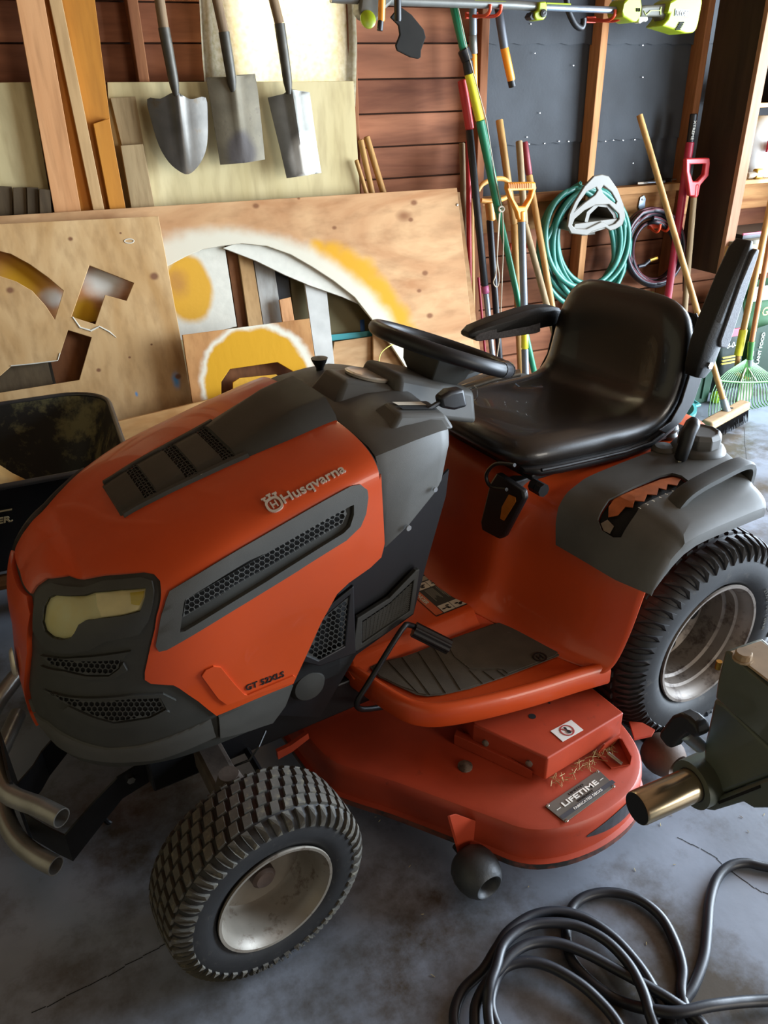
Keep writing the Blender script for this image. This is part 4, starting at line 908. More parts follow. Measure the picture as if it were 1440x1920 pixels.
# front axle and spindles
m_axle = mat('muddy_axle', '#4a4038', .85, .1, .3, 30, .2, 120)
part(MB().box((1.155, -.33, .235), (1.215, .33, .295)), 'front_axle', m_axle, bevel=.01)
for s_ in (1, -1):
    part(MB().lathe([(.028, 0), (.034, .03), (.026, .06), (.03, .13), (.02, .16), (0, .16)], 16, Matrix.Translation(V3((1.187, .335*s_, .19)))), 'spindle', m_axle, smooth=40)
    part(MB().tube([V3((1.187, .335*s_, .2)), V3((1.187, .45*s_, .2))], .016, 12), 'stub_axle', m_axle)
part(MB().tube([V3((1.10, -.33, .23)), V3((1.10, .33, .23))], .008, 8), 'tie_rod', M_BLACKMETAL)
# rocking forward pedal
pd = part(MB().tube(smooth_path([tp(720, 1325, 'y', .22), tp(680, 1330, 'y', .25), tp(669, 1318, 'y', .255), tp(690, 1282, 'y', .255), tp(752, 1182, 'y', .25), tp(768, 1172, 'y', .235), tp(785, 1180, 'y', .235)], 3), .0068, 8), 'pedal_arm', M_BLACK, smooth=60)
pa, pb = tp(776, 1180, 'y', .235), tp(842, 1213, 'y', .285)
ax_ = (pb - pa).normalized(); u_ = ax_.orthogonal().normalized(); v_ = ax_.cross(u_); rings = []
for p_ in (pa, pa.lerp(pb, .04), pa.lerp(pb, .97), pb): rings.append([p_ + (u_*math.cos(2*PI*k/32) + v_*math.sin(2*PI*k/32))*(.0185 - (.0025 if k % 4 > 1 else 0)) for k in range(32)])
g_ = part(MB().loft(rings, closed=True), 'pedal_grip', M_BLACK, pd, smooth=30)
for k in range(3):
    e = (u_*math.cos(2.1*k) + v_*math.sin(2.1*k)); part(MB().add([pb + ax_*.0008 + e*.009 + (u_*math.cos(t) + v_*math.sin(t))*.004 for t in [2*PI*i/10 for i in range(10)]], [tuple(range(10))]), 'grip_hole', M_DECAL, pd)
# --- mowing deck
DK = [(.952, .0), (.950, .14), (.938, .25), (.90, .315), (.845, .388), (.770, .502), (.716, .585), (.690, .625), (.655, .655), (.60, .678), (.53, .690), (.46, .688), (.40, .674), (.35, .645), (.312, .600), (.285, .53), (.27, .42), (.262, .2), (.26, .0)]
DK = [(p.x, p.y) for p in smooth_path([(a, b, 0) for a, b in DK], 3)]
full = DK + [(x, -y) for x, y in DK[-2:0:-1]]
cx_, cy_ = .60, 0
def dring(z, o):
    r = []; n = len(full)
    for i, (x, y) in enumerate(full):
        a, b = full[i-1], full[(i+1) % n]; t_ = V3((b[0]-a[0], b[1]-a[1], 0)).normalized(); nn = V3((t_.y, -t_.x, 0))
        if nn.dot(V3((x-cx_, y-cy_, 0))) < 0: nn = -nn
        r.append(V3((x, y, z)) + nn*o)
    return r
dk = part(MB().loft([dring(.075, -.004), dring(.075, .012), dring(.088, .013), dring(.092, .003), dring(.150, .001), dring(.166, -.001), dring(.172, -.006), dring(.175, -.018)], closed=True), 'mower_deck', M_DECKRED, smooth=35)
m_scr = mat('scraped_steel', '#3b3c40', .5, .3, .2, 40)
def deck_pt(px, py, z): return tp(px, py, 'z', z)
part(MB().loft([dring(.0885, .0136)[:], dring(.072, .0132)[:]], closed=True, caps=False), 'deck_hem', mat('worn_hem', '#6a3a2c', .6, .1, .3, 30, dirt=('#2c2c2c', 14, .48)), dk)
sc_ = [i for i, p_ in enumerate(dring(.1, 0)) if p_.y > .6 and .34 < p_.x < .56]
r1, r2 = dring(.098, .0030), dring(.160, .0022); lo_, hi_ = [], []
for k, i in enumerate(sc_):
    e = math.sin((k + .25)/(len(sc_) - .5)*PI); lo_.append(r1[i].lerp(r2[i], .48 - .30*e)); hi_.append(r1[i].lerp(r2[i], .52 + .42*e))
part(MB().loft([lo_, hi_], closed=False), 'scrape_mark', m_scr, dk)
# belt cover box with a folded foot, holes and stickers
cv = [(.327, .335), (.327, .553), (.567, .566), (.640, .402), (.628, .335)]
cover = part(MB().prism([(x, y, .186) for x, y in cv], (0, 0, .066)), 'belt_cover', M_DECKRED, dk, bevel=.004, segs=3)
cov = cover
part(MB().prism([(.585, .545, .176), (.668, .366, .176), (.655, .355, .176), (.628, .40, .176)], (0, 0, .03)), 'cover_lip', M_DECKRED, dk, bevel=.002)
for q, r_ in (((998, 1343), .0085), ((1030, 1318), .003), ((1062, 1358), .0)):
    if r_: p_ = tp(*q, 'z', .2525); part(MB().add([p_ + V3((a, b, 0)) for a, b in arc(0, 0, r_, 0, 345, 23)], [tuple(range(24))]), 'cover_hole', M_VOID, dk)
for q in ((901, 1396), (994, 1434)):
    a = V3((.640, .402, 0)); b = V3((.567, .566, 0)); f = .18 if q[0] == 901 else .78; p_ = a.lerp(b, f) + V3((0, 0, .215)); nn = V3((b.y-a.y, a.x-b.x, 0)).normalized(); nn = nn if nn.x > 0 else -nn
    part(MB().lathe([(.008, 0), (.008, .004), (0, .006)], 12, Matrix.Translation(p_) @ nn.to_track_quat('Z', 'Y').to_matrix().to_4x4()), 'cover_bolt', M_RIM2, dk, smooth=30)
sk = [tp(*q, 'z', .2527) for q in ((1071, 1350), (1094, 1369), (1055, 1391), (1032, 1371))]
stk = part(MB().prism(sk, (0, 0, .0008)), 'warning_sticker', mat('sticker_white', '#dcdad2', .45, 0, .04, 40), dk, bevel=.0004)
C0 = (sk[0]+sk[1]+sk[2]+sk[3])/4 + V3((0, 0, .0012)); us = (sk[0]-sk[3]).normalized(); vs_ = V3((0, 0, 1)).cross(us)
m_red = mat('sticker_red', '#a33a3a', .5)
m1 = MB(); rg = [C0 + us*a + vs_*b for a, b in arc(0, 0, .0165, 0, 345, 23)]; m1.prism(rg, (0, 0, .0004), [[C0 + (p_-C0)*.82 for p_ in rg]]); part(m1, 'sticker_ring', m_red, stk)
d1 = (us - vs_).normalized(); d2 = V3((0, 0, 1)).cross(d1); part(MB().prism([C0 + d1*a*.0145 + d2*b*.0012 + V3((0, 0, .0002)) for a, b in ((-1, -1), (1, -1), (1, 1), (-1, 1))], (0, 0, .0004)), 'sticker_bar', m_red, stk)
m1 = MB()
for a, rx_, ry_ in ((-.006, .0058, .0042), (.0065, .0042, .0032), (0.0, .006, .0020)): m1.add([C0 + V3((0, 0, .0007 + .0001*abs(a)*1000)) + d1*0 + vs_*(a) + vs_*(rx_*math.cos(t)) + us*(ry_*math.sin(t)) for t in [2*PI*i/14 for i in range(14)]], [tuple(range(14))])
part(m1, 'sticker_footprint', M_INK, stk)['kind'] = 'stuff'
# name plate riveted to the deck
pz = .1765; pl = [tp(*q, 'z', pz) for q in ((1122, 1444), (1154, 1474), (1060, 1543), (1022, 1512))]
m_plate = mat('name_plate', '#77736a', .38, .5, .12, 18); plt = part(MB().prism(pl, (0, 0, .0014)), 'name_plate', m_plate, dk, bevel=.0005)
up_ = V3((0, 0, 1)); Lb = pl[3]; u_ = (pl[0]-pl[3]); W_ = u_.length; u_.normalize(); v_ = up_.cross(u_); H_ = (pl[2]-pl[3]).length; v_ = v_ if v_.dot(pl[3]-pl[2]) > 0 else -v_
org = pl[2] + up_*.0016
m1 = MB(); lettering(m1, 'LIFETIME', org + u_*W_*.17 + v_*H_*.52, u_, v_, up_, h=H_*.21, width=W_*.64, depth=.0008, bold=.02)
lettering(m1, 'FABRICATED DECKS', org + u_*W_*.24 + v_*H_*.19, u_, v_, up_, h=H_*.10, width=W_*.52, depth=.0008, bold=.01)
for a in (.05, .85): m1.prism([org + u_*W_*(a+q) + v_*H_*(.58+r_) for q, r_ in ((0, 0), (.07, 0), (.07, .02), (0, .02))], (0, 0, .0006))
part(m1, 'plate_lettering', mat('plate_white', '#e9e3d8', .4), plt)
m1 = MB(); lettering(m1, 'LIMITED', org + u_*W_*.36 + v_*H_*.80, u_, v_, up_, h=H_*.10, width=W_*.27, depth=.0006); lettering(m1, 'WARRANTY', org + u_*W_*.36 + v_*H_*.36, u_, v_, up_, h=H_*.10, width=W_*.3, depth=.0006)
part(m1, 'plate_small_lettering', M_INK, plt)
part(MB().prism([org + u_*W_*a + v_*H_*b - up_*.0001 for a, b in ((.01, .15), (.99, .15), (.99, .33), (.01, .33))], (0, 0, .0003)), 'plate_band', mat('plate_band', '#54555a', .4, .4), plt)
for p_ in pl: part(MB().lathe([(.004, 0), (.003, .0016), (0, .002)], 10, Matrix.Translation(p_.lerp(sum(pl, V3())/4, .07) + V3((0, 0, .0012)))), 'rivet', M_CHROME, plt)
# chute bracket with its bolt, deck washer, rollers and their brackets
bq = [tp(*q, 'z', .1765) for q in ((1120, 1416), (1160, 1391), (1183, 1434), (1146, 1442))]; up3 = V3((0, 0, 1))
bk = part(MB().prism(bq, up3*.003), 'chute_bracket', M_DECKRED, dk)
for a, b, h in ((bq[0], bq[1], .024), (bq[1], bq[2], .026)):
    part(MB().prism([a, b, b + up3*h, a.lerp(b, .25) + up3*h, a + up3*h*.5], (bq[3] - bq[0]).normalized()*.003 if a is bq[0] else (bq[0] - bq[1]).normalized()*.003), 'chute_bracket', M_DECKRED, dk)
part(MB().tube([tp(1140, 1412, 'z', .19), tp(1166, 1432, 'z', .185)], .004, 8), 'bracket_bolt', M_STEEL, dk)
part(MB().lathe([(.017, 0), (.017, .004), (.006, .008), (0, .008)], 12, Matrix.Translation(tp(872, 1438, 'z', .175))), 'deck_nut', M_RIM2, dk, smooth=30)
def roller(C, m, bp):
    mx = Matrix.Translation(C) @ Matrix.Rotation(-PI/2, 4, 'X'); prf = [(.026, .043), (.030, .045), (.037, .040), (.046, .026), (.051, .008), (.051, -.010), (.046, -.028), (.036, -.040), (.026, -.045)]
    rl = part(MB().lathe(prf + [(.022, -.03), (.012, .0), (.022, .03)], 36, mx, close=True), 'deck_roller', m, smooth=50)
    part(MB().tube([C + V3((0, -.075, 0)), C + V3((0, .02, 0))], .0085, 10), 'roller_bolt', M_BLACKMETAL, rl)
    if bp: part(MB().prism(bp, (-.005, .003, 0)), 'roller_bracket', M_DECKRED, dk, bevel=.001)
m_rol = mat('roller_plastic', '#33373a', .5, 0, .15, 40, .3, 150); m_rolb = mat('roller_muddy', '#4a3628', .7, 0, .25, 20, .2, 120, dirt=('#55582e', 14, .6))
C1 = tp(893, 1634, 'z', .062); roller(C1, m_rol, [tp(*q, 'y', C1.y - .05) for q in ((838, 1530), (850, 1526), (906, 1546), (905, 1570), (880, 1592), (860, 1608))])
C2 = tp(1243, 1415, 'z', .062); roller(C2, m_rolb, None)
part(MB().prism([tp(*q, 'z', .15) for q in ((1180, 1352), (1205, 1355), (1228, 1368), (1222, 1378), (1190, 1385))], (0, 0, -.006)), 'roller_arm', M_DECKRED, dk)
# front linkage of the deck, dark under the engine
part(MB().box((.93, -.10, .14), (1.06, .10, .20)), 'deck_hanger', M_DECKRED, bevel=.006)
part(MB().prism([tp(*q, 'y', .20) for q in ((520, 1410), (545, 1398), (578, 1375), (580, 1385), (548, 1410), (522, 1424))], (0, -.01, 0)), 'lift_arm', M_DECKRED, dk)
# --- brush guard at the nose
gd = part(MB().prism([(1.566, -.11, .08), (1.566, .03, .08), (1.560, .04, .14), (1.560, .04, .27), (1.566, .02, .285), (1.566, -.11, .285)], (-.006, 0, 0)), 'guard_plate', M_BLACKMETAL, bevel=.001)
m_tube = mat('guard_tube', '#8e8c86', .3, .55, .15, 20, .05, 200)
for zz, e in ((.245, (1.490, .168)), (.118, (1.527, .163))):
    x0 = 1.585 if zz > .2 else 1.600
    pth = smooth_path([V3((e[0], e[1], zz)), V3((e[0] + .035, e[1] - .055, zz)), V3((x0 - .012, .045, zz)), V3((x0, -.03, zz)), V3((x0, -.12, zz)), V3((x0, -.20, zz)), V3((x0 - .03, -.27, zz)), V3((e[0], -.36, zz))], 5)
    m1 = MB(); n = 16; o_, i_ = [], []
    m1.tube(pth, .0205, n, caps=False); m1.tube(pth, .0178, n, caps=False)
    k1 = len(pth)*n
    for base in (0, (len(pth)-1)*n):
        for k in range(n): m1.f.append((base+k, base+(k+1) % n, k1+base+(k+1) % n, k1+base+k))
    part(m1, 'guard_tube', m_tube, gd, smooth=50, fix=False)
for s_ in (1, -1):
    L = [(1.56, .055), (1.515, .145), (1.505, .148), (1.40, .15), (1.33, .15)]
    ar = MB()
    Z = [(1.558, .18, .10), (1.52, .165, .085), (1.495, .165, .085), (1.42, .225, .155), (1.37, .26, .20), (1.31, .275, .215)]
    rings = []
    for x, z1, z0 in Z:
        y = (.05 + (1.558 - x)*1.4 if x > 1.50 else .14)*s_; y = min(.14, y) if s_ > 0 else max(-.14, y)
        rings.append([V3((x, y, z0)), V3((x, y, z1)), V3((x, y - .006*s_, z1)), V3((x, y - .006*s_, z0))])
    a_ = part(ar.loft(rings, closed=True), 'guard_arm', M_BLACKMETAL)
    part(MB().lathe([(.009, 0), (.009, .006), (0, .006)], 6, Matrix.Translation(V3((1.345, .141*s_, .245))) @ Matrix.Rotation(-PI/2*s_, 4, 'X')), 'guard_bolt', M_CHROME, a_)
part(MB().tube(smooth_path([tp(185, 1520, 'y', .0), tp(210, 1545, 'y', .0), tp(270, 1530, 'y', .0), tp(360, 1500, 'y', -.05)], 4), .006, 8), 'hood_rod', M_BLACKMETAL)
# ------------------------------------------------------------------ along the back wall
def lp(px, py, y1, tilt=.12):
    """point on a plane leaning against the wall: y = y1 at one metre up"""
    return wpl(px, py, (0, y1, 1.0), (0, 1, -tilt))
def down(a, b, z=0.0): return a + (b - a) * ((z - a.z) / (b.z - a.z))
def P_(L, y1, tilt): return [lp(*q, y1, tilt) for q in L]
def spray(m, layers):
    """sprayed paint on a board: soft-edged patches (centre, inner, outer radius, colour, strength) in world space"""
    nt = m.node_tree; b = nt.nodes['Principled BSDF']; src = b.inputs['Base Color'].links[0].from_socket
    tc = nt.nodes.new('ShaderNodeTexCoord'); nz = nt.nodes.new('ShaderNodeTexNoise'); nz.inputs['Scale'].default_value = 14; nz.inputs['Detail'].default_value = 6
    nt.links.new(tc.outputs['Object'], nz.inputs['Vector'])
    for ctr, r0, r1, col, amp, sc in layers:
        s_ = nt.nodes.new('ShaderNodeVectorMath'); s_.operation = 'SUBTRACT'; s_.inputs[1].default_value = ctr; nt.links.new(tc.outputs['Object'], s_.inputs[0])
        k_ = nt.nodes.new('ShaderNodeVectorMath'); k_.operation = 'MULTIPLY'; k_.inputs[1].default_value = sc; nt.links.new(s_.outputs[0], k_.inputs[0])
        l_ = nt.nodes.new('ShaderNodeVectorMath'); l_.operation = 'LENGTH'; nt.links.new(k_.outputs[0], l_.inputs[0])
        a_ = nt.nodes.new('ShaderNodeMath'); a_.operation = 'MULTIPLY_ADD'; a_.inputs[1].default_value = amp; nt.links.new(nz.outputs['Fac'], a_.inputs[0]); nt.links.new(l_.outputs['Value'], a_.inputs[2])
        r_ = nt.nodes.new('ShaderNodeMapRange'); r_.interpolation_type = 'SMOOTHSTEP'; r_.inputs['From Min'].default_value = r0 + amp/2; r_.inputs['From Max'].default_value = r1 + amp/2; r_.inputs['To Min'].default_value = 1; r_.inputs['To Max'].default_value = 0
        nt.links.new(a_.outputs[0], r_.inputs['Value'])
        x_ = nt.nodes.new('ShaderNodeMix'); x_.data_type = 'RGBA'; x_.inputs['B'].default_value = c(col); nt.links.new(r_.outputs[0], x_.inputs['Factor']); nt.links.new(src, x_.inputs['A']); src = x_.outputs['Result']
    nt.links.new(src, b.inputs['Base Color']); return m
def board(name, pix, y1, tilt, t, m, label, cat='board', group=None, up=None, holes=(), ext=True, bevel=.0015):
    """a board or sheet leaning on the wall: pix = corners top-left, top-right, bottom-right, bottom-left (lower edge carried down to the floor)"""
    L = P_(pix, y1, tilt); n = Vector((0, 1, -tilt)).normalized()
    if ext: L[-1] = down(L[0], L[-1]) if len(L) == 4 else L[-1]; L[-2] = down(L[1], L[-2]) if len(L) == 4 else L[-2]
    H = [P_(h, y1, tilt) for h in holes]
    o = MB().prism(L, n * t, H).build(name, m, None, bevel=bevel); 
    return tag(o, label, cat, group)
m_ply = wood('plywood_fir', '#a2764a', '#c4a074', 'X', 3.2, 3.5, .75, .35, knot=3.1)
m_ply2 = wood('plywood_birch', '#ae8552', '#cba878', 'Z', 3.5, 2.0, .75, .3, knot=3.4)
m_palep = wood('plywood_pale', '#b5a272', '#d3c396', 'Z', 3.0, 1.2, .75, .22)
m_2x4 = wood('lumber_pale', '#b57a4a', '#cc9868', 'Z', 6, 1.0, .75, .08)
m_lath = wood('lumber_tan', '#a07a4c', '#bf9b6c', 'Z', 6, 1.0, .75, .08)
m_amber = wood('board_amber', '#a9691c', '#bf7f2c', 'Z', 4, 1.0, .6, .12)
m_old = wood('board_weathered', '#8b7452', '#a8906a', 'Z', 9, 1.0, .9, .12)
m_brown = wood('board_brown', '#5a351c', '#7a4c2a', 'Z', 7, 1.0, .8, .1)
m_drk = wood('board_dark', '#3d3122', '#5a4a34', 'Z', 7, 1.0, .85, .1)
m_greyb = wood('board_grey', '#8d8a84', '#b5b2aa', 'Z', 6, 1.0, .8, .1)
# pale plywood behind the shovels, in two pieces
board('plywood_sheet', [(201, 154), (663, 152), (675, 365), (214, 390)], 3.255, .03, .012, m_palep, 'pale cream plywood sheet on the wall behind the three shovels', 'plywood')
board('plywood_sheet', [(-120, 156), (58, 154), (100, 405), (-120, 405)], 3.27, .02, .012, m_palep, 'pale plywood piece behind the leaning lumber at the left edge', 'plywood')
# lumber leaning at the left
def up_top(pix, y=-160):
    (a, b, cc, d) = pix; f = lambda p, q: (p[0] + (q[0]-p[0])*(y-p[1])/(q[1]-p[1]), y); return [f(a, d), f(b, cc), cc, d]
board('leaning_lumber', up_top([(30, 0), (83, 0), (152, 396), (102, 398)]), 3.204, .03, .025, m_2x4, 'pinkish pale wooden plank, widest of the lumber leaning by left edge', 'lumber')
board('leaning_lumber', up_top([(92, 0), (116, 0), (196, 394), (175, 394)]), 3.204, .03, .024, m_lath, 'narrow pale strip of lumber leaning right of the pinkish plank', 'lumber')
board('leaning_lumber', up_top([(83, 0), (178, 0), (216, 300), (150, 396)]), 3.232, .03, .018, m_amber, 'wide amber varnished board leaning behind the narrow strip', 'lumber')
board('leaning_lumber', [(175, 232), (205, 222), (236, 392), (206, 393)], 3.204, .03, .022, m_amber, 'short amber board with a broken top and green paint dabs', 'lumber')
board('leaning_lumber', [(207, 184), (254, 181), (270, 273), (228, 272)], 3.231, .03, .018, m_old, 'grey weathered board end, upper one beside the round-point shovel', 'lumber')
board('leaning_lumber', [(226, 273), (268, 270), (290, 387), (246, 388)], 3.204, .03, .022, m_old, 'short rough weathered post standing below the grey board end', 'lumber')
for i, (a, b, cc, d, z_) in enumerate((((-40, 348), (22, 350), (24, 410), (-40, 410), 0), ((24, 352), (50, 351), (52, 410), (26, 410), 1), ((50, 351), (72, 352), (74, 410), (52, 410), 2), ((73, 354), (94, 356), (97, 410), (75, 410), 3))):
    board('offcut', [a, b, cc, d], (3.238, 3.228, 3.218, 3.206)[i], .03, .008, m_drk, ('dark weathered offcut board at the left edge, below the pale plywood', 'first narrow dark offcut right of the edge board', 'second narrow dark offcut, in the middle of the row', 'dark offcut board beside the pinkish plank')[i], 'offcut', 'dark offcuts at the left')
# sprayed sheet with the big round cut-out
SY1, ST_ = 3.14, .28
sp = lambda *q: lp(*q, SY1, ST_)
a3, b3, c3 = sp(415, 462), sp(585, 500), sp(736, 651)
def circ3(a, b, cc):
    u = (b-a).normalized(); n = u.cross(cc-a).normalized(); v = n.cross(u); bx = (b-a).length; cx = (cc-a).dot(u); cy = (cc-a).dot(v)
    ux = bx/2; uy = (cx*cx + cy*cy - bx*cx)/(2*cy); return a + u*ux + v*uy, math.hypot(ux, uy)
CC, CRD = circ3(a3, b3, c3)
m_big = spray(wood('plywood_sprayed', '#a5744a', '#c69d70', 'X', 3.0, 3.5, .75, .35, knot=2.7), [
    (tuple(sp(x, y)), r_ * .35, r_, '#c8901a', .05, (1, 1, 1)) for x, y, r_ in ((596, 468, .05), (622, 476, .07), (650, 492, .085), (676, 512, .095), (700, 540, .095), (722, 566, .09), (744, 596, .085), (764, 630, .08), (778, 660, .07))] + [
    (tuple(CC), CRD + .03, CRD + .095, '#cbc2ac', .05, (1, 1, 1))] + [
    (tuple(sp(x, y)), r_ * .3, r_, '#7d5130', .008, (1, 1, 1.4)) for x, y, r_ in ((480, 386, .020), (776, 380, .022), (770, 412, .016), (627, 427, .015), (797, 512, .020), (786, 545, .016), (806, 592, .022), (793, 628, .014), (560, 372, .010))])
hole = [(300, 505), (320, 496), (350, 480), (380, 467), (415, 461), (452, 456), (500, 461), (545, 477), (585, 500), (625, 526), (665, 557), (697, 598), (736, 651), (772, 706), (765, 725), (700, 742), (600, 745), (400, 748), (310, 740), (290, 620)]
L = P_([(-70, 409), (857, 352), (889, 653), (-40, 900)], SY1, ST_); L[3] = down(L[0], L[3]); L[2] = Vector((L[1].x, 0, 0)); L[2] = Vector((L[1].x + .01, SY1 - ST_, 0)); L[3] = Vector((L[0].x, SY1 - ST_, 0))
nS = Vector((0, 1, -ST_)).normalized()
big = tag(MB().prism(L, nS*.016, [P_(hole, SY1, ST_)]).build('plywood_sheet', m_big, None, bevel=.002), 'long plywood sheet with round cut-out ringed in white and yellow spray paint', 'plywood')
sc = Vector(L[1]); m1 = MB()
p = sp(857, 384); m1.lathe([(.007, 0), (.005, .003), (0, .004)], 10, Matrix.Translation(p) @ (-nS).to_track_quat('Z', 'Y').to_matrix().to_4x4()); part_ = m1.build('screw_head', M_STEEL, big)
board('plywood_sheet', [(700, 362), (862, 360), (906, 700), (700, 700)], 3.19, .30, .012, m_ply, 'second plywood sheet just showing past the edge of the sprayed sheet', 'plywood')
# template sheet with angular cut-outs
TY1, TT_ = 3.05, .28
k2 = lambda L_: [(x/2, y/2 + 360) for x, y in L_]
cuts = [k2([(-160, 210), (-60, 212), (0, 222), (40, 232), (110, 270), (180, 320), (238, 370), (205, 478), (170, 425), (120, 370), (60, 335), (0, 315), (-160, 300)]),
        k2([(335, 275), (502, 341), (474, 408), (394, 386), (357, 496), (268, 468)]),
        k2([(255, 518), (343, 545), (297, 705), (0, 753), (-160, 775), (-160, 700), (0, 690), (40, 655), (218, 632)])]
L = P_([(-80, 424), (297, 405), (360, 757), (-60, 830)], TY1, TT_); L[2] = Vector((L[1].x - .006, TY1 - TT_, 0)); L[3] = Vector((L[0].x - .02, TY1 - TT_, 0))
m_tmpl = spray(m_ply2, [(tuple(lp(330, 712, TY1, TT_)), .0, .022, '#4f8fc0', .03, (1, 1, .45))] + [(tuple(lp(x, y, TY1, TT_)), r_ * .35, r_, '#7a5236', .006, (1, 1, 1.2)) for x, y, r_ in ((289, 518, .022), (19, 544, .018), (334, 706, .017), (132, 448, .012), (185, 694, .012), (243, 670, .007), (226, 437, .006), (284, 646, .005))] + [(tuple(lp(256, 739, TY1, TT_)), .0, .008, '#4f8fc0', .01, (1, 1, .5))])
tmpl = tag(MB().prism(L, Vector((0, 1, -TT_)).normalized()*.016, [P_(h, TY1, TT_) for h in cuts]).build('template_sheet', m_tmpl, None, bevel=.0015), 'plywood template sheet with curved and angular cut-outs beside the wheelbarrow', 'plywood')
m_wp = mat('white_paint', '#cdc8b8', .6, 0, .05, 40)
nT = Vector((0, 1, -TT_)).normalized()
m1 = MB(); m1.tube([lp(*q, TY1, TT_) - nT*.0005 for q in ((136, 594), (150, 614), (170, 620), (186, 612), (205, 622), (218, 633))], [.002, .003, .004, .003, .003, .001], 6); m1.tube([lp(*q, TY1, TT_) - nT*.0005 for q in ((20, 686), (60, 682), (108, 676), (112, 662))], .002, 6)
m1.build('paint_runs', m_wp, tmpl)['kind'] = 'stuff'
m1 = MB(); m1.tube([lp(242 + 9*math.cos(t), 452 + 4*math.sin(t), TY1, TT_) - nT*.0005 for t in [2*PI*i/16 for i in range(16)]], .0018, 5, closed=True); m1.build('paint_ring', m_wp, tmpl)
# behind the template: a second sprayed board, pale board and dark boards
m_spr2 = spray(wood('plywood_sprayed_back', '#a4683a', '#c28a55', 'X', 4, 2, .8, .3), [(tuple(lp(40, 525, 3.12, .28)), .02, .13, '#c4901a', .04, (1, 1, 1)), (tuple(lp(160, 590, 3.12, .28)), .03, .07, '#c89a1e', .03, (1, 1, 1)), (tuple(lp(195, 525, 3.12, .28)), .03, .10, '#d9d4c8', .04, (1, 1, 1)), (tuple(lp(100, 560, 3.12, .28)), .01, .05, '#d9d4c8', .03, (.8, 1, 1))])
L = P_([(-90, 470), (290, 440), (296, 652), (-80, 652)], 3.105, .28)
tag(MB().prism(L, nT*.012).build('sprayed_board', m_spr2, None), 'orange-brown board with yellow and white overspray, seen through the template cut-outs', 'board')
L = P_([(-60, 640), (80, 636), (78, 900), (-60, 900)], 3.09, .28); L[2] = Vector((L[1].x, 2.81, 0)); L[3] = Vector((L[0].x, 2.81, 0))
tag(MB().prism(L, nT*.006).build('dark_board', m_drk, None), 'dark board behind the lowest cut-out of the template, left of pair', 'board')
L = P_([(82, 620), (190, 600), (190, 900), (80, 900)], 3.09, .28); L[2] = Vector((L[1].x, 2.81, 0)); L[3] = Vector((L[0].x, 2.81, 0))
tag(MB().prism(L, nT*.006).build('dark_board', m_brown, None), 'brown board behind the lowest cut-out of the template, right of pair', 'board')
# things seen through the round cut-out
def inner(name, pix, y1, m, label, cat, t=.016, tilt=.28, ext=None, bevel=.001):
    L = P_(pix, y1, tilt); n = Vector((0, 1, -tilt)).normalized()
    if ext:
        for i in ext: L[i] = Vector((L[i].x, y1 - tilt, 0))
    return tag(MB().prism(L, n*t).build(name, m, None, bevel=bevel), label, cat)
m_yb = spray(mat('white_board', '#c9c4b4', .75, 0, .06, 30, .2, 60), [(tuple(lp(352, 545, 3.2, .2)), .095, .125, '#c4901a', .03, (1.15, 1, .8)), (tuple(lp(330, 535, 3.2, .2)), .02, .07, '#a5712c', .04, (1, 1, .8))])
inner('painted_board', [(305, 470), (420, 455), (444, 612), (330, 640)], 3.18, m_yb, 'white board with a mustard yellow painted square, left inside the round cut-out', 'board', ext=None, t=.016)
inner('board_or_gap_strip', [(420, 440), (449, 440), (462, 620), (440, 620)], 3.223, m_brown, 'dark brown narrow board right beside the yellow square', 'board', ext=(2, 3))
inner('board_or_gap_strip', [(446, 470), (472, 475), (492, 612), (460, 618)], 3.203, m_lath, 'tan narrow board second from the yellow square', 'board', ext=(2, 3))
inner('board_or_gap_strip', [(473, 470), (511, 480), (529, 612), (492, 615)], 3.223, m_greyb, 'grey weathered board third from the yellow square', 'board', ext=(2, 3))
inner('board_or_gap_strip', [(512, 480), (537, 490), (541, 600), (522, 610)], 3.243, M_BLACK, 'black strip put in for the dark gap between the grey board and the white post', 'board', ext=(2, 3))  # no board here: black colour stands for the shaded gap
inner('offcut', [(524, 562), (545, 557), (556, 612), (530, 612)], 3.18, m_2x4, 'small tan offcut leaning on the black strip', 'offcut', ext=(2, 3))
inner('painted_post', [(570, 520), (611, 530), (625, 725), (598, 725)], 3.18, mat('worn_white', '#b9b6ad', .7, 0, .12, 14), 'tall whitish grey painted board standing inside the round cut-out', 'board', ext=(2, 3), t=.016)
cres = [(418, 465), (455, 452), (500, 456), (560, 478), (640, 528), (690, 590), (676, 571), (640, 556), (580, 535), (535, 516), (480, 489)]
tag(MB().prism(P_(cres, 3.160, .28), nS*.012).build('curved_offcut', m_wp, None, bevel=.001), 'white painted crescent offcut along the top of the round cut-out', 'offcut')
inner('olive_sheet', [(540, 490), (720, 540), (760, 625), (545, 640)], 3.262, mat('olive_panel', '#6f6440', .7, 0, .1, 8), 'olive panel standing at the back inside the round cut-out', 'panel', t=.006, tilt=.28, ext=(2, 3))
m_teal = mat('teal_paint', '#2f8d90', .6, 0, .12, 12); m_navy = mat('navy_band', '#12283a', .6)
tb_ = inner('teal_board', [(706, 600), (775, 600), (760, 725), (706, 725)], 3.203, m_teal, 'teal painted board with dark band behind the steering wheel', 'board', t=.014, tilt=.28, ext=(2, 3))
MB().prism(P_([(706, 664), (752, 661), (752, 682), (706, 684)], 3.201, .28), (0, .0015, 0)).build('band', m_navy, tb_)
inner('teal_strip', [(560, 634), (705, 619), (705, 630), (560, 646)], 3.228, m_teal, 'teal painted strip along the top of the small plywood piece', 'board', t=.012, tilt=.28, ext=None)
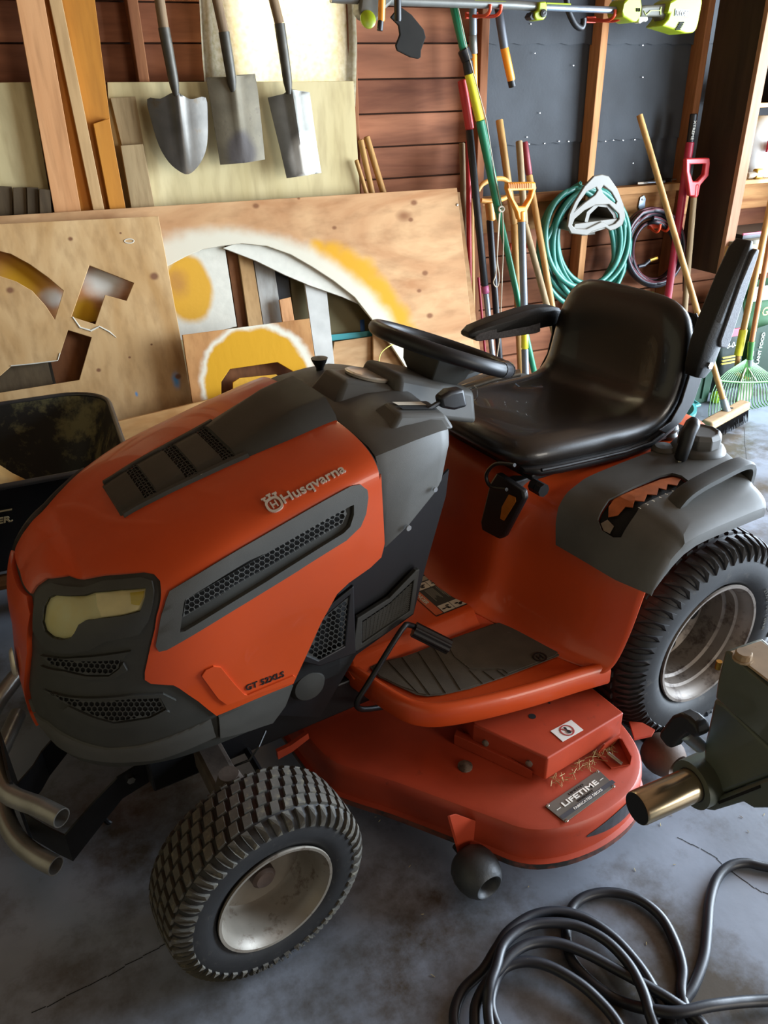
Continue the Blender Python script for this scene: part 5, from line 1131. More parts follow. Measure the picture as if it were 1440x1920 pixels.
inner('plywood_piece', [(627, 641), (702, 630), (704, 725), (560, 735)], 3.203, m_ply, 'small plywood piece under the teal strip inside the cut-out', 'plywood', t=.012, tilt=.28, ext=(2, 3))
m_bt = mat('blue_tape', '#1f4f86', .6)
for a, b in ((675, 605), (701, 602)): tag(MB().prism(P_([(a, b - 5), (a + 8, b - 6), (a + 9, b + 16), (a + 1, b + 17)], 3.2605, .28), (0, .001, 0)).build('tape_strip', m_bt, None), 'blue tape strip on the olive panel, ' + ('the wider left one' if a == 675 else 'the right one by the sprayed sheet'), 'tape')
cb = smooth_path([lp(*q, 3.095, .28) for q in ((738, 645), (725, 652), (713, 665), (709, 690), (710, 710), (716, 728), (724, 760))], 5)
tag(MB().tube(cb, .0022, 8).build('wire', mat('yellow_wire', '#d6cf6a', .4), None, smooth=60), 'thin pale yellow wire looping by the steering wheel', 'wire')
inner('painted_offcut', [(716, 726), (768, 684), (775, 690), (762, 740)], 3.162, m_wp, 'white painted offcut low in the round cut-out behind the dash', 'offcut', t=.010, tilt=.28)
inner('painted_offcut', [(592, 678), (600, 684), (640, 730), (594, 730)], 3.165, m_wp, 'white painted scrap beside the small yellow stencil', 'offcut', t=.01, tilt=.28)
# small stencil with yellow paint
Y3, T3 = 2.95, .26
oct_ = [(415, 742), (415, 716), (431, 692), (520, 679), (549, 696), (555, 720), (530, 742)]
m_sten = spray(wood('stencil_ply', '#a26c3c', '#bd8a55', 'Z', 5, 2, .8, .2), [(tuple(lp(485, 712, Y3, T3)), .215, .24, '#d9d2bd', .05, (1, 1, 1.05)), (tuple(lp(482, 712, Y3, T3)), .195, .215, '#c99216', .05, (1, 1, 1.05))])
L = P_([(342, 628), (580, 597), (603, 760), (366, 790)], Y3, T3)
sten = tag(MB().prism(L, Vector((0, 1, -T3)).normalized()*.016, [P_(oct_, Y3, T3)]).build('stencil_board', m_sten, None, bevel=.0015), 'small plywood stencil with yellow sprayed octagon, behind the dark hood scoop', 'stencil')
m_yel = mat('yellow_paint', '#c99216', .65, 0, .06, 40, .3, 90)
MB().prism(P_([(437, 745), (437, 717), (449, 709), (518, 702), (533, 716), (530, 745)], Y3 - .004, T3), Vector((0, 1, -T3)).normalized()*.014).build('stencil_centre', m_yel, sten, bevel=.001)
tag(MB().prism(P_([(395, 672), (575, 655), (580, 765), (400, 780)], Y3 + .05, T3), nS*.01).build('backing_board', m_brown, None), 'brown board behind the cut-out of the small yellow stencil', 'board')
# long plank lying on edge under them
L = P_([(180, 800), (640, 690), (660, 745), (230, 850)], 2.86, .2); 
L2 = [Vector((p.x, p.y, p.z)) for p in L]; L2[2] = Vector((L2[1].x, 2.86 - .2, 0)); L2[3] = Vector((L2[0].x, 2.86 - .2, 0))
tag(MB().prism(L2, Vector((0, 1, -.2)).normalized()*.018).build('plank', wood('plank_fir', '#b17e48', '#cfa46c', 'X', 3.5, 3, .75, .25), None, bevel=.002), 'long fir plank standing on edge in front of the stencils', 'plank')
tag(MB().prism([p + Vector((-.03, -.045, 0)) for p in P_([(225, 846), (330, 800), (440, 755), (453, 760), (445, 768), (335, 815), (228, 872)], 2.80, .2)], (0, .02, 0)).build('split_board', m_old, None, bevel=.002), 'split weathered board end just above the hood edge', 'board')
# ------------------------------------------------------------------ window with its cloth
wn = empty('window_1'); wn['kind'] = 'structure'
WN0 = wp(430, 60, 'y', 3.40); WN1 = wp(604, 60, 'y', 3.40)
m_frame = mat('window_frame', '#8f8468', .6, 0, .1, 20)
X0, X1, Z0, Z1 = win
for a, b in (((X0, 3.36, Z0), (X0 + .05, 3.42, Z1)), ((X1 - .05, 3.36, Z0), (X1, 3.42, Z1)), ((X0, 3.36, Z0), (X1, 3.42, Z0 + .04)), ((X0, 3.36, Z1 - .04), (X1, 3.42, Z1))): MB().box(a, b).build('window_frame', m_frame, wn)
MB().box(((X0+X1)/2 - .012, 3.38, Z0 + .04), ((X0+X1)/2 + .012, 3.41, Z1 - .04)).build('window_bar', m_frame, wn)
m_gl = bpy.data.materials.new('window_glass'); m_gl.use_nodes = True; bb = m_gl.node_tree.nodes['Principled BSDF']; bb.inputs['Transmission Weight'].default_value = 1; bb.inputs['Roughness'].default_value = .05; bb.inputs['IOR'].default_value = 1.02
MB().add([(X0 + .05, 3.40, Z0 + .04), (X1 - .05, 3.40, Z0 + .04), (X1 - .05, 3.40, Z1 - .04), (X0 + .05, 3.40, Z1 - .04)], [(0, 1, 2, 3)]).build('window_pane', m_gl, wn)
m_cl = bpy.data.materials.new('muslin_cloth'); m_cl.use_nodes = True; nt = m_cl.node_tree; nt.nodes.clear()
o_ = nt.nodes.new('ShaderNodeOutputMaterial'); ms = nt.nodes.new('ShaderNodeMixShader'); df = nt.nodes.new('ShaderNodeBsdfDiffuse'); tl = nt.nodes.new('ShaderNodeBsdfTranslucent')
tc = nt.nodes.new('ShaderNodeTexCoord'); wv = nt.nodes.new('ShaderNodeTexNoise'); wv.inputs['Scale'].default_value = 60; wv.inputs['Detail'].default_value = 4
rp = nt.nodes.new('ShaderNodeValToRGB'); rp.color_ramp.elements[0].color = c('#b5a67e'); rp.color_ramp.elements[1].color = c('#d6ccb0'); rp.color_ramp.elements[0].position = .3; rp.color_ramp.elements[1].position = .7
nt.links.new(tc.outputs['Object'], wv.inputs['Vector']); nt.links.new(wv.outputs['Fac'], rp.inputs['Fac']); nt.links.new(rp.outputs[0], df.inputs[0]); nt.links.new(rp.outputs[0], tl.inputs[0]); ms.inputs[0].default_value = .55
nt.links.new(df.outputs[0], ms.inputs[1]); nt.links.new(tl.outputs[0], ms.inputs[2]); nt.links.new(ms.outputs[0], o_.inputs[0])
rows = []; nx, nz = 44, 16
a = wp(372, 20, 'y', 3.31); b = wp(662, 20, 'y', 3.31); zt = 2.42; zb = wp(500, 158, 'y', 3.30).z - .05
for j in range(nz + 1):
    z = zt + (zb - zt)*j/nz; r = []
    for i in range(nx + 1):
        u = i/nx; e = min(u, 1-u); x = a.x + (b.x - a.x)*u + .012*math.sin(z*7 + (2 if u > .5 else 0))*(1 if e < .1 else 0)
        fold = .018*math.sin(u*70)*math.exp(-(e/.07)**2) + .004*math.sin(u*23 + z*3); r.append(Vector((x, 3.295 + fold, z - .05*math.exp(-(e/.03)**2)*(j/nz) + .02*math.exp(-((e-.1)/.05)**2)*(j/nz))))
    rows.append(r)
tag(MB().loft(rows, closed=False).build('window_cloth', m_cl, None, smooth=180), 'thin cream cloth hung over the bright window behind the shovels', 'cloth')
# ------------------------------------------------------------------ hanging shovels
m_blade = mat('shovel_steel', '#56524c', .42, .75, .3, 9, .12, 60, dirt=('#5b4c38', 9, .56))
m_blade2 = mat('muddy_steel', '#6b624f', .65, .3, .2, 14, .25, 60, dirt=('#4c4238', 7, .55))
m_sock = mat('socket_steel', '#4a463e', .5, .5, .2, 30)
m_hand = wood('grey_handle', '#6e5a44', '#93795a', 'Z', 20, 1, .75, .1)
def shovel(pix, axis_px, ridge, handle, m, label, Y=3.19, flat=False):
    t_ = thing('shovel', label, 'shovel', wp(*axis_px[1], 'y', Y), 0, 'shovels hanging by the window'); O = t_.location
    a, b = wp(*axis_px[0], 'y', Y), wp(*axis_px[1], 'y', Y); ax = (b - a).normalized(); sd = ax.cross(Vector((0, 1, 0))).normalized()
    pts2 = [wp(*q, 'y', Y) for q in pix]; pl2 = [((p-a).dot(sd), (p-a).dot(ax)) for p in pts2]; W_ = max(abs(p[0]) for p in pl2); Ln = max(p[1] for p in pl2)
    pl2 = [(p.x, p.y) for p in smooth_path([(x, y, 0) for x, y in pl2], 3, closed=True)] if not flat else pl2
    v, f, lo = cdt(pl2, grid=.012)
    def dep(x, y):
        u = x/W_; s_ = max(0, min(1, y/Ln)); return -.018*math.exp(-(u/.16)**2)*max(0, 1 - s_*ridge) + .022*u*u - .02*s_
    A_ = [a + sd*q.x + ax*q.y + Vector((0, dep(q.x, q.y), 0)) - O for q in v]; n = len(v)
    fs = list(f) + [tuple(i + n for i in q[::-1]) for q in f]
    for L in lo:
        for i, j in zip(L, L[1:] + L[:1]): fs.append((i, j, j + n, i + n))
    MB().add(A_ + [p + Vector((0, .003, 0)) for p in A_], fs).build('blade', m, t_, smooth=45)
    hs = [wp(*q, 'y', Y - .012) - O for q in handle]; d_ = (hs[2] - hs[1]).normalized()
    MB().tube(smooth_path([hs[0] + Vector((0, .006, 0)), hs[0].lerp(hs[1], .4), hs[1]], 4), [.010, .013, .0165, .018, .0185, .019, .0195, .0195, .0195][:9], 14).build('socket', m_sock, t_, smooth=60)
    MB().tube([hs[1], hs[2], hs[2] + d_*.75], .0175, 14).build('handle', m_hand, t_, smooth=60)
    return t_
h2 = lambda L_: [(x/2, y/2) for x, y in L_]
shovel(h2([(555, 372), (602, 370), (640, 350), (662, 346), (700, 366), (722, 372), (776, 366), (782, 440), (780, 520), (768, 575), (738, 625), (702, 652), (668, 640), (630, 606), (596, 545), (570, 455)]), ((331, 172), (348, 326)), .9, ((331, 180), (307, 52), (299, 0)), m_blade, 'round-point digging shovel with shiny worn steel blade, hung on pale plywood')
m_blade2 = spray(m_blade2, [((*(wp(452, 285, 'y', 3.19) - wp(455, 308, 'y', 3.19)),), .035, .075, '#4b4440', .03, (1, .1, .8))])
shovel(h2([(777, 290), (845, 288), (880, 282), (962, 276), (972, 340), (984, 470), (994, 598), (910, 610), (826, 618), (812, 520), (795, 400)]), ((436, 142), (455, 308)), 1.0, ((438, 172), (420, 60), (407, 0)), m_blade2, 'square-mouth shovel with flat muddy blade, the middle shovel on the plywood', flat=True)
m_blade3 = spray(mat('worn_spade_steel', '#6a675f', .45, .6, .3, 9, .12, 60), [((*(wp(569, 292, 'y', 3.19) - wp(568, 332, 'y', 3.19)),), .035, .075, '#b5b1a8', .04, (1, .1, .75))])
shovel(h2([(1010, 366), (1064, 352), (1084, 332), (1122, 340), (1168, 346), (1178, 440), (1192, 560), (1205, 648), (1140, 656), (1074, 668), (1052, 560), (1030, 460)]), ((544, 170), (568, 332)), .7, ((543, 176), (524, 44), (513, 0)), m_blade3, 'narrow square spade with a pale worn tip, third shovel beside the siding', flat=True)
for i, (x, y) in enumerate(((300, -30), (404, -30), (512, -30))): pass
# ------------------------------------------------------------------ long-handled tools by the dark wall
m_ash = wood('ash_handle', '#a3763f', '#c49a5e', 'Z', 22, .8, .5, .08); m_ashd = wood('old_handle', '#7d664a', '#a08a68', 'Z', 22, .8, .7, .08)
m_red = mat('red_paint', '#b52a2c', .4, 0, .08, 20); m_crim = mat('crimson_paint', '#a51f38', .45, 0, .08, 20)
m_green = mat('green_pole', '#1f7a55', .4, 0, .08, 20); m_yell = mat('yellow_band', '#d8cf2a', .45, 0, .08, 30)
m_steelg = mat('grey_shaft', '#6b7278', .4, .3, .08, 30); m_orng = mat('orange_plastic', '#e08a1c', .4, 0, .06, 30); m_peach = mat('pale_orange_plastic', '#d99a4c', .45, 0, .06, 30)
m_hook = mat('orange_hook', '#d2461f', .4, 0, .06, 30); m_rope = mat('rope', '#b9ad98', .8, 0, .1, 200); m_purp = mat('purple_band', '#b0577e', .45)
m_silv = mat('silver_pole', '#8d9aa8', .3, .7, .08, 30)
def pole(name, label, cat, segs, y1, tilt=.12, group=None, foot=True):
    """a handle in coloured lengths: segs = [(pixel a, pixel b, radius, material, part name)], the last one carried down to the floor"""
    p0 = lp(*segs[-1][1], y1, tilt); a0 = lp(*segs[-1][0], y1, tilt); base = down(a0, p0) if foot else p0
    t_ = thing(name, label, cat, base, 0, group)
    for i, (a, b, r, m, nm) in enumerate(segs):
        A, B = lp(*a, y1, tilt) - base, lp(*b, y1, tilt) - base
        if foot and i == len(segs) - 1: B = Vector((0, 0, 0))
        e = (B - A).normalized()*.004; MB().tube([A, A + e, B - e, B], [r*.8, r, r, r*.8], 14).build(nm, m, t_, smooth=40)
    return t_, base
pole('garden_tool', 'grey weathered tool handle behind the red pole, nearest the sprayed sheet', 'tool', [((866, 268), (874, 545), .013, m_ashd, 'handle')], 3.25, .13)
pole('metal_pole', 'plain red metal pole standing beside the grey weathered handle', 'tool', [((878, 262), (880, 500), .012, m_red, 'shaft')], 3.215, .13)
pole('garden_tool', 'honey coloured wooden handle between the red and the black poles', 'tool', [((884, 372), (887, 640), .012, m_ash, 'handle')], 3.29, .13)
t_, b_ = pole('reach_tool', 'black pole with red grip and purple band leaning beside the green pruner', 'tool', [((866, 150), (881, 243), .019, m_red, 'grip'), ((880, 243), (909, 536), .0165, M_BLACK, 'shaft'), ((909, 536), (911, 550), .017, m_purp, 'band'), ((911, 550), (926, 690), .0135, m_silv, 'shaft')], 3.145, .13)
# pole pruner with its rope
t_, b_ = pole('pole_pruner', 'green telescopic pole pruner with yellow sleeve and white rope', 'pruner', [((850, 8), (870, 95), .017, m_green, 'upper_pole'), ((868, 92), (877, 114), .024, M_BLACK, 'lock_collar'), ((876, 114), (880, 140), .021, M_BLACK, 'lock_collar'), ((879, 138), (900, 226), .0185, m_yell, 'sleeve'), ((900, 226), (936, 398), .0195, m_green, 'middle_pole'), ((934, 394), (1000, 690), .014, m_green, 'lower_pole')], 3.095, .13)
m1 = MB(); m1.tube([lp(*q, 3.073, .13) - b_ for q in ((858, 10), (876, 95), (912, 226), (928, 330), (941, 392))], .0022, 6)
m1.tube(smooth_path([lp(*q, 3.066, .13) - b_ for q in ((938, 392), (934, 450), (930, 510), (925, 530), (932, 538), (936, 520), (932, 480), (936, 400))], 4), .0026, 6)
m1.tube([lp(*q, 3.066, .13) - b_ for q in ((942, 392), (944, 450), (940, 560), (936, 640), (930, 680))], .0026, 6)
m1.tube([lp(940 + 5*math.cos(t), 392 + 5*math.sin(t), 3.062, .13) - b_ for t in [2*PI*i/10 for i in range(10)]], .004, 6, closed=True)
r_ = m1.build('rope', m_rope, t_, smooth=60); r_['kind'] = 'stuff'
# scythe-like tool with a curved pale handle
t_, b_ = pole('garden_tool', 'black shaft tool with pale orange curved handle behind the pruner', 'tool', [((917, 380), (921, 414), .020, m_peach, 'socket'), ((918, 412), (938, 690), .0155, M_BLACK, 'shaft')], 3.182, .13)
MB().tube(smooth_path([lp(*q, 3.182, .13) - b_ for q in ((896, 358), (905, 345), (925, 336), (945, 336), (955, 348), (952, 366), (940, 374), (917, 378), (902, 376))], 4), .0105, 10).build('curved_handle', m_peach, t_, smooth=60)
# D-grip spade
t_, b_ = pole('spade', 'grey shafted spade with an orange ribbed D-grip beside the hose', 'spade', [((977, 396), (978, 416), .019, m_orng, 'collar'), ((978, 414), (984, 622), .0165, m_steelg, 'shaft'), ((984, 622), (984, 654), .0168, m_yell, 'sticker'), ((984, 654), (985, 690), .0165, m_steelg, 'shaft')], 3.045, .13)
og = [(949, 342), (1001, 341), (1003, 352), (996, 372), (985, 396), (983, 412), (970, 412), (966, 396), (954, 372), (948, 354)]; ih = [(956, 357), (995, 356), (991, 370), (981, 386), (970, 387), (960, 371)]
MB().prism([lp(*q, 3.045, .13) - b_ - Vector((0, .014, 0)) for q in og], (0, .03, 0), [[lp(*q, 3.045, .13) - b_ - Vector((0, .014, 0)) for q in ih]]).build('grip', m_orng, t_, bevel=.005, smooth=40)
m1 = MB()
for k in range(11): m1.tube([lp(953 + 4.3*k, 343, 3.025, .13) - b_, lp(954 + 4.2*k, 353, 3.025, .13) - b_], .0022, 6)
m1.build('grip_ribs', mat('orange_rib', '#b8690f', .5), t_)['kind'] = 'stuff'
pole('garden_tool', 'tall light wooden handle with rounded end behind the orange D-grip', 'tool', [((936, 224), (964, 420), .0165, m_ash, 'handle'), ((964, 420), (972, 600), .0165, m_ash, 'handle')], 3.255, .13)
pole('garden_tool', 'greyish wooden handle with rounded top directly behind the orange grip', 'tool', [((973, 264), (984, 420), .0150, m_ashd, 'handle'), ((984, 420), (1030, 590), .0150, m_ashd, 'handle')], 3.165, .18)
pole('garden_tool', 'wooden handle with dark red dipped end leaning toward the green hose', 'tool', [((983, 266), (992, 328), .0155, mat('dipped_red', '#7a1f28', .5), 'dipped_end'), ((992, 328), (1038, 590), .0150, m_ash, 'handle')], 3.205, .18)
for i, (a, b) in enumerate((((676, 262), (700, 372)), ((687, 256), (722, 372)), ((668, 300), (690, 372)))):
    pole('garden_tool', ('light wooden handle by the siding, left one of the close pair', 'light wooden handle by the siding, right one of the close pair', 'thin wooden stick low beside the close pair of handles')[i], 'tool', [(a, b, (.0125, .0135, .009)[i], m_ash, 'handle')], (3.265, 3.265, 3.232)[i], .03)
# thin red rods low behind the poles
pole('metal_rod', 'thin dark red rod standing behind the silver pole end', 'tool', [((897, 520), (912, 690), .006, m_crim, 'shaft')], 3.25, .13)
# push broom
hd = wp(1362, 775, 'z', .085)
bt = thing('push_broom', 'push broom with long pale wooden handle and wooden head, bristles down', 'broom', (hd.x, hd.y, 0))
O = Vector((hd.x, hd.y, 0)); tip = wp(1199, 216, 'y', 3.20) - O
e = wp(1410, 752, 'z', .085) - wp(1322, 800, 'z', .085); e.z = 0; e.normalize(); s_ = Vector((-e.y, e.x, 0))
MB().box((-.20, -.030, .055), (.20, .030, .10), Matrix.Rotation(math.atan2(e.y, e.x), 4, 'Z'), 0).build('head', wood('broom_block', '#86694a', '#a58c68', 'X', 9, 1, .8, .2), bt, bevel=.012, smooth=40, segs=3)
m1 = MB()
for i in range(40):
    for j in range(5):
        q = e*(-.19 + .38*i/39) + s_*(-.024 + .048*j/4); m1.tube([q + Vector((0, 0, .056)), q + e*rnd.uniform(-.006, .006) + s_*((j-2)*.006 + rnd.uniform(-.005, .005)) + Vector((0, 0, .001))], [.0042, .0015], 4)
m1.build('bristles', M_BLACK, bt)['kind'] = 'stuff'
hb_ = Vector((0, 0, .095)); dh = (tip - hb_)
MB().tube([hb_, hb_ + dh*.045], [.019, .017], 14).build('ferrule', mat('galvanised', '#8f959a', .5, .6), bt, smooth=50)
MB().tube([hb_ + dh*.04, hb_ + dh*.5, tip], .0145, 14).build('handle', m_ash, bt, smooth=50)
m1 = MB(); p = e*.045 + Vector((0, 0, .1003)); m1.add([p + e*(.012*math.cos(t)) + s_*(.009*math.sin(t)) for t in [2*PI*i/12 for i in range(12)]], [tuple(range(12))]); m1.build('handle_hole', M_VOID, bt)
# digging bar and red pole in the corner
t_, b_ = pole('digging_bar', 'crimson pole with black lettered sleeve standing against the dark cupboard', 'tool', [((1301, 213), (1294, 268), .0175, M_BLACK, 'sleeve'), ((1294, 266), (1252, 560), .0195, m_crim, 'shaft')], 3.195, .05)
m1 = MB(); A_ = lp(1303, 226, 3.173, .05) - b_; B_ = lp(1297, 262, 3.173, .05) - b_; dn = (B_ - A_).normalized(); lettering(m1, 'XTREME', A_ - Vector((.006, 0, 0)), dn, Vector((1, 0, 0)), Vector((0, -1, 0)), h=.016, width=(B_-A_).length, depth=.001); m1.build('sleeve_lettering', m_wp, t_)
t_, b_ = pole('shovel', 'shovel with red D-grip and wooden shaft beside the crimson pole', 'shovel', [((1303, 345), (1301, 370), .0185, m_red, 'collar'), ((1301, 368), (1283, 590), .015, m_ashd, 'shaft')], 3.13, .06)
rg_ = [(1287, 297), (1331, 296), (1332, 306), (1329, 330), (1314, 347), (1310, 368), (1294, 368), (1291, 346), (1287, 322)]; ri_ = [(1294, 308), (1324, 307), (1321, 327), (1309, 340), (1300, 340), (1294, 322)]
MB().prism([lp(*q, 3.115, .06) - b_ for q in rg_], (0, .026, 0), [[lp(*q, 3.115, .06) - b_ for q in ri_]]).build('grip', m_red, t_, bevel=.005, smooth=40)
# ------------------------------------------------------------------ hose hanger and the two coiled hoses
YH = 3.28
m_hang = mat('beige_plastic', '#655f53', .5, 0, .06, 20)
hg = thing('hose_hanger', 'beige plastic hose hanger fixed to the stud, green hose over it', 'hanger', wp(1118, 440, 'y', YH)); O = hg.location
k4 = lambda L_: [(x/2.1818 + 780, y/2.1818 + 200) for x, y in L_]
ho = k4([(762, 277), (790, 285), (825, 335), (850, 400), (858, 450), (845, 485), (815, 503), (795, 508), (776, 495), (720, 512), (700, 528), (670, 524), (635, 520), (620, 490), (628, 440), (650, 390), (690, 325), (730, 283)])
i1 = k4([(738, 330), (745, 342), (734, 360), (690, 392), (652, 425), (668, 392), (700, 348)]); i2 = k4([(768, 322), (800, 350), (822, 388), (818, 398), (785, 372), (765, 352), (760, 335)])
i3 = k4([(735, 403), (790, 400), (830, 440), (832, 460), (815, 478), (790, 488), (776, 478), (760, 470), (700, 500), (655, 500), (640, 485), (650, 460), (690, 425)])
front = lambda L_, y: [wp(*q, 'y', y) - O for q in L_]
MB().prism(front(ho, 3.10), (0, .014, 0), [front(h, 3.10) for h in (i1, i2, i3)]).build('front_frame', m_hang, hg, bevel=.004, smooth=35, segs=3)
MB().prism(front(k4([(650, 480), (835, 455), (845, 480), (700, 522), (640, 512)]), 3.11), (0, .17, 0)).build('shelf', m_hang, hg, bevel=.003)
MB().prism(front(k4([(690, 470), (700, 430), (740, 395), (790, 400), (820, 440), (822, 470), (812, 470), (806, 445), (782, 412), (745, 408), (712, 440), (702, 475)]), 3.115), (0, .165, 0)).build('saddle', m_hang, hg, smooth=40)
MB().box((XB - .01 - O.x, 3.285 - O.y, .0), (XB + .07 - O.x, 3.298 - O.y, .14)).build('back_plate', m_hang, hg, bevel=.003)
m_hose = mat('green_hose', '#2f7566', .38, 0, .1, 20); m_hose2 = mat('black_hose', '#23242a', .4, 0, .1, 20); m_stripe = mat('hose_stripe', '#6a3a42', .5)
def coil(cx, cy, loops, m, name, label, rad, Y0, dY, stripe=None, tail=None, n=40):
    pts = []
    for k, (ox, oy, rx, ry, rot) in enumerate(loops):
        for i in range(n):
            f = (k + i/n)/len(loops); nx_ = loops[min(k+1, len(loops)-1)]; g = i/n; sm = g*g*(3-2*g)
            X = cx + ox + (nx_[0]-ox)*sm; Y = cy + oy + (nx_[1]-oy)*sm; RX = rx + (nx_[2]-rx)*sm; RY = ry + (nx_[3]-ry)*sm; a = -PI/2 + 2*PI*i/n + rot
            pts.append(wp(X + RX*math.cos(a), Y + RY*math.sin(a), 'y', Y0 + dY*math.sin(k*2.4 + .3*math.sin(a)) + .02*math.sin(a + k)))
    if tail: pts += [wp(*q, 'y', y) for *q, y in tail]
    O = pts[0].copy(); t_ = thing(name, label, 'hose', O)
    P2 = smooth_path([p - O for p in pts[::2]], 3)
    MB().tube(P2, rad, 10).build('hose_coil', m, t_, smooth=60)
    if stripe: 
        MB().tube([p + Vector((0, -rad*.62, rad*.55)) for p in P2], rad*.42, 6).build('stripe', stripe, t_, smooth=60)
    return t_, O
coil(1100, 450, [(0, 2, 76, 100, 0), (-6, 14, 80, 112, 0), (12, -12, 62, 84, 0), (-16, 4, 66, 100, .1), (10, -4, 72, 92, 0), (-8, 0, 72, 96, 0), (6, -14, 56, 82, 0), (-20, 18, 66, 112, .1), (12, 2, 70, 98, 0), (-8, 15, 82, 112, 0)], m_hose, 'garden_hose', 'thick coil of green garden hose hung on the beige hanger', 0.0125, 3.232, .028, tail=[(1090, 350, 3.22), (1050, 380, 3.20), (1024, 450, 3.20), (1022, 520, 3.20), (1032, 560, 3.20)])
t_, O = coil(1226, 464, [(-2, 0, 40, 55, 0), (2, 2, 50, 64, 0), (0, 3, 58, 72, 0), (-4, 0, 45, 60, 0), (2, 2, 57, 74, 0), (0, 4, 38, 52, 0), (-5, 3, 58, 75, 0), (2, -2, 54, 68, 0)], m_hose2, 'garden_hose', 'smaller coil of black garden hose with reddish stripe, right of the green one', .0115, 3.265, .014, stripe=m_stripe, tail=[(1252, 402, 3.26), (1272, 430, 3.26), (1281, 470, 3.26), (1284, 520, 3.26), (1284, 545, 3.26)])
A_ = wp(1218, 488, 'y', 3.26) - O; B_ = wp(1232, 483, 'y', 3.255) - O
MB().tube([wp(1196, 500, 'y', 3.265) - O, wp(1208, 497, 'y', 3.262) - O, A_], .0105, 10).build('hose_end', m_hose2, t_, smooth=60); MB().tube([A_, B_], .011, 10).build('brass_fitting', mat('brass', '#b98d3c', .3, .9), t_)
def hook(px, label, Y=3.26, sc=1.0, arms=((-.03, 1), (.03, 1)), sag=.03, reach=.09, at=3.29):
    p = wp(*px, 'y', at); p.y = 3.29; t_ = thing('storage_hook', label, 'hook', p)
    MB().box((-.035*sc, -.004, -.012), (.035*sc, .008, .012)).build('back_plate', m_hook, t_, bevel=.002)
    for a, _ in arms: MB().tube(smooth_path([(a*sc, 0, 0), (a*sc, -reach*.5, -sag*.5), (a*sc, -reach*.9, -sag*.6), (a*sc, -reach*1.1, 0), (a*sc, -reach*1.12, .022)], 4), .0065, 8).build('arm', m_hook, t_, smooth=60)
    return t_
hook((1226, 424), 'orange hook holding up the black hose', reach=.07)
hook((972, 462), 'long orange hook low on the siding behind the grey spade shaft', sc=1.9, reach=.016)
p = wp(1204, 378, 'y', 3.295); pl_ = thing('wall_bracket', 'small bright metal bracket on the rail above the black hose', 'bracket', p)
MB().prism([wp(*q, 'y', 3.325) - p for q in ((1200, 370), (1207, 366), (1210, 372), (1208, 390), (1198, 394), (1196, 388))], (0, -.004, 0)).build('plate', m_silv, pl_, bevel=.001)
MB().lathe([(.005, 0), (.005, .005), (0, .006)], 8, Matrix.Translation(wp(1205, 374, 'y', 3.32) - p) @ Matrix.Rotation(PI/2, 4, 'X')).build('bolt', M_CHROME, pl_)
# small tools on the rail
p = wp(1210, 340, 'y', 3.33); p.z = zr + .003; pr = thing('pliers', 'pliers lying on the rail right of the hose hanger', 'pliers', p)
for s_, nm in ((1, 'handle'), (-1, 'handle')): MB().tube([(.0, 0, .008), (.04, -.012*s_, .009), (.10, -.022*s_ - .005, .010)], [.006, .005, .007], 8).build(nm, m_silv, pr, smooth=50)
MB().prism([(-.05, .004, .002), (-.02, .012, .002), (.008, .010, .002), (.008, -.010, .002), (-.02, -.012, .002), (-.05, -.004, .002)], (0, 0, .012)).build('jaws', M_STEEL, pr, bevel=.002)
p = wp(1250, 337, 'y', 3.345); p.z = zr + .014; sd = thing('screwdriver', 'dark screwdriver with orange end lying on the rail', 'screwdriver', p)
MB().tube([(-.05, 0, 0), (.02, 0, 0)], .010, 10).build('handle', M_BLACK, sd, smooth=40); MB().tube([(-.075, 0, 0), (-.05, 0, 0)], .011, 10).build('handle_end', m_orng, sd); MB().tube([(.02, 0, 0), (.11, 0, 0)], .004, 8).build('shank', M_STEEL, sd)
# ------------------------------------------------------------------ string trimmer and loppers on hooks along the top
YT = 3.12
m_lime = mat('lime_plastic', '#93a214', .4, 0, .05, 30); m_gun = mat('grey_grip', '#5d5a4e', .55, 0, .08, 60); m_gunl = mat('shaft_grey', '#74746e', .35, .4, .08, 30)
tp_ = lambda x, y, d=0: wp(x, y, 'y', YT + d)
O = tp_(960, 14); tm = thing('string_trimmer', 'lime green cordless string trimmer laid along wall hooks at the top', 'trimmer', O)
MB().tube([tp_(620, -4) - O, tp_(760, 2) - O, tp_(962, 9) - O, tp_(1010, 13) - O], .0165, 14).build('outer_shaft', m_gunl, tm, smooth=60)
MB().tube([tp_(1008, 13) - O, tp_(1172, 20) - O], .0125, 14).build('inner_shaft', m_silv, tm, smooth=60)
kc = lambda L_: [(x/4 + 880, y/4) for x, y in L_]; kr = lambda L_: [(x/4.8 + 1140, y/4.8) for x, y in L_]
MB().prism([tp_(*q, -.03) - O for q in kc([(525, 12), (580, 10), (588, 60), (582, 120), (560, 150), (505, 152), (490, 130), (492, 90), (520, 75)])], (0, .06, 0)).build('shaft_clamp', m_lime, tm, bevel=.006, smooth=40, segs=3)
MB().lathe([(.014, 0), (.014, .008), (.006, .012), (0, .010)], 14, Matrix.Translation(tp_(1018, 25, -.03) - O) @ Matrix.Rotation(PI/2, 4, 'X')).build('clamp_knob', M_DARK, tm, smooth=40)
MB().prism([tp_(*q, -.02) - O for q in kc([(492, 90), (490, 150), (465, 150), (450, 125), (470, 90)])], (0, .04, 0)).build('clamp_lever', M_BLACK, tm, bevel=.004)
MB().prism([tp_(*q, -.05) - O for q in kr([(150, 10), (180, -20), (300, -20), (308, 60), (295, 150), (255, 200), (225, 200), (135, 150), (125, 120)])], (0, .10, 0)).build('front_housing', m_lime, tm, bevel=.016, smooth=40, segs=3)
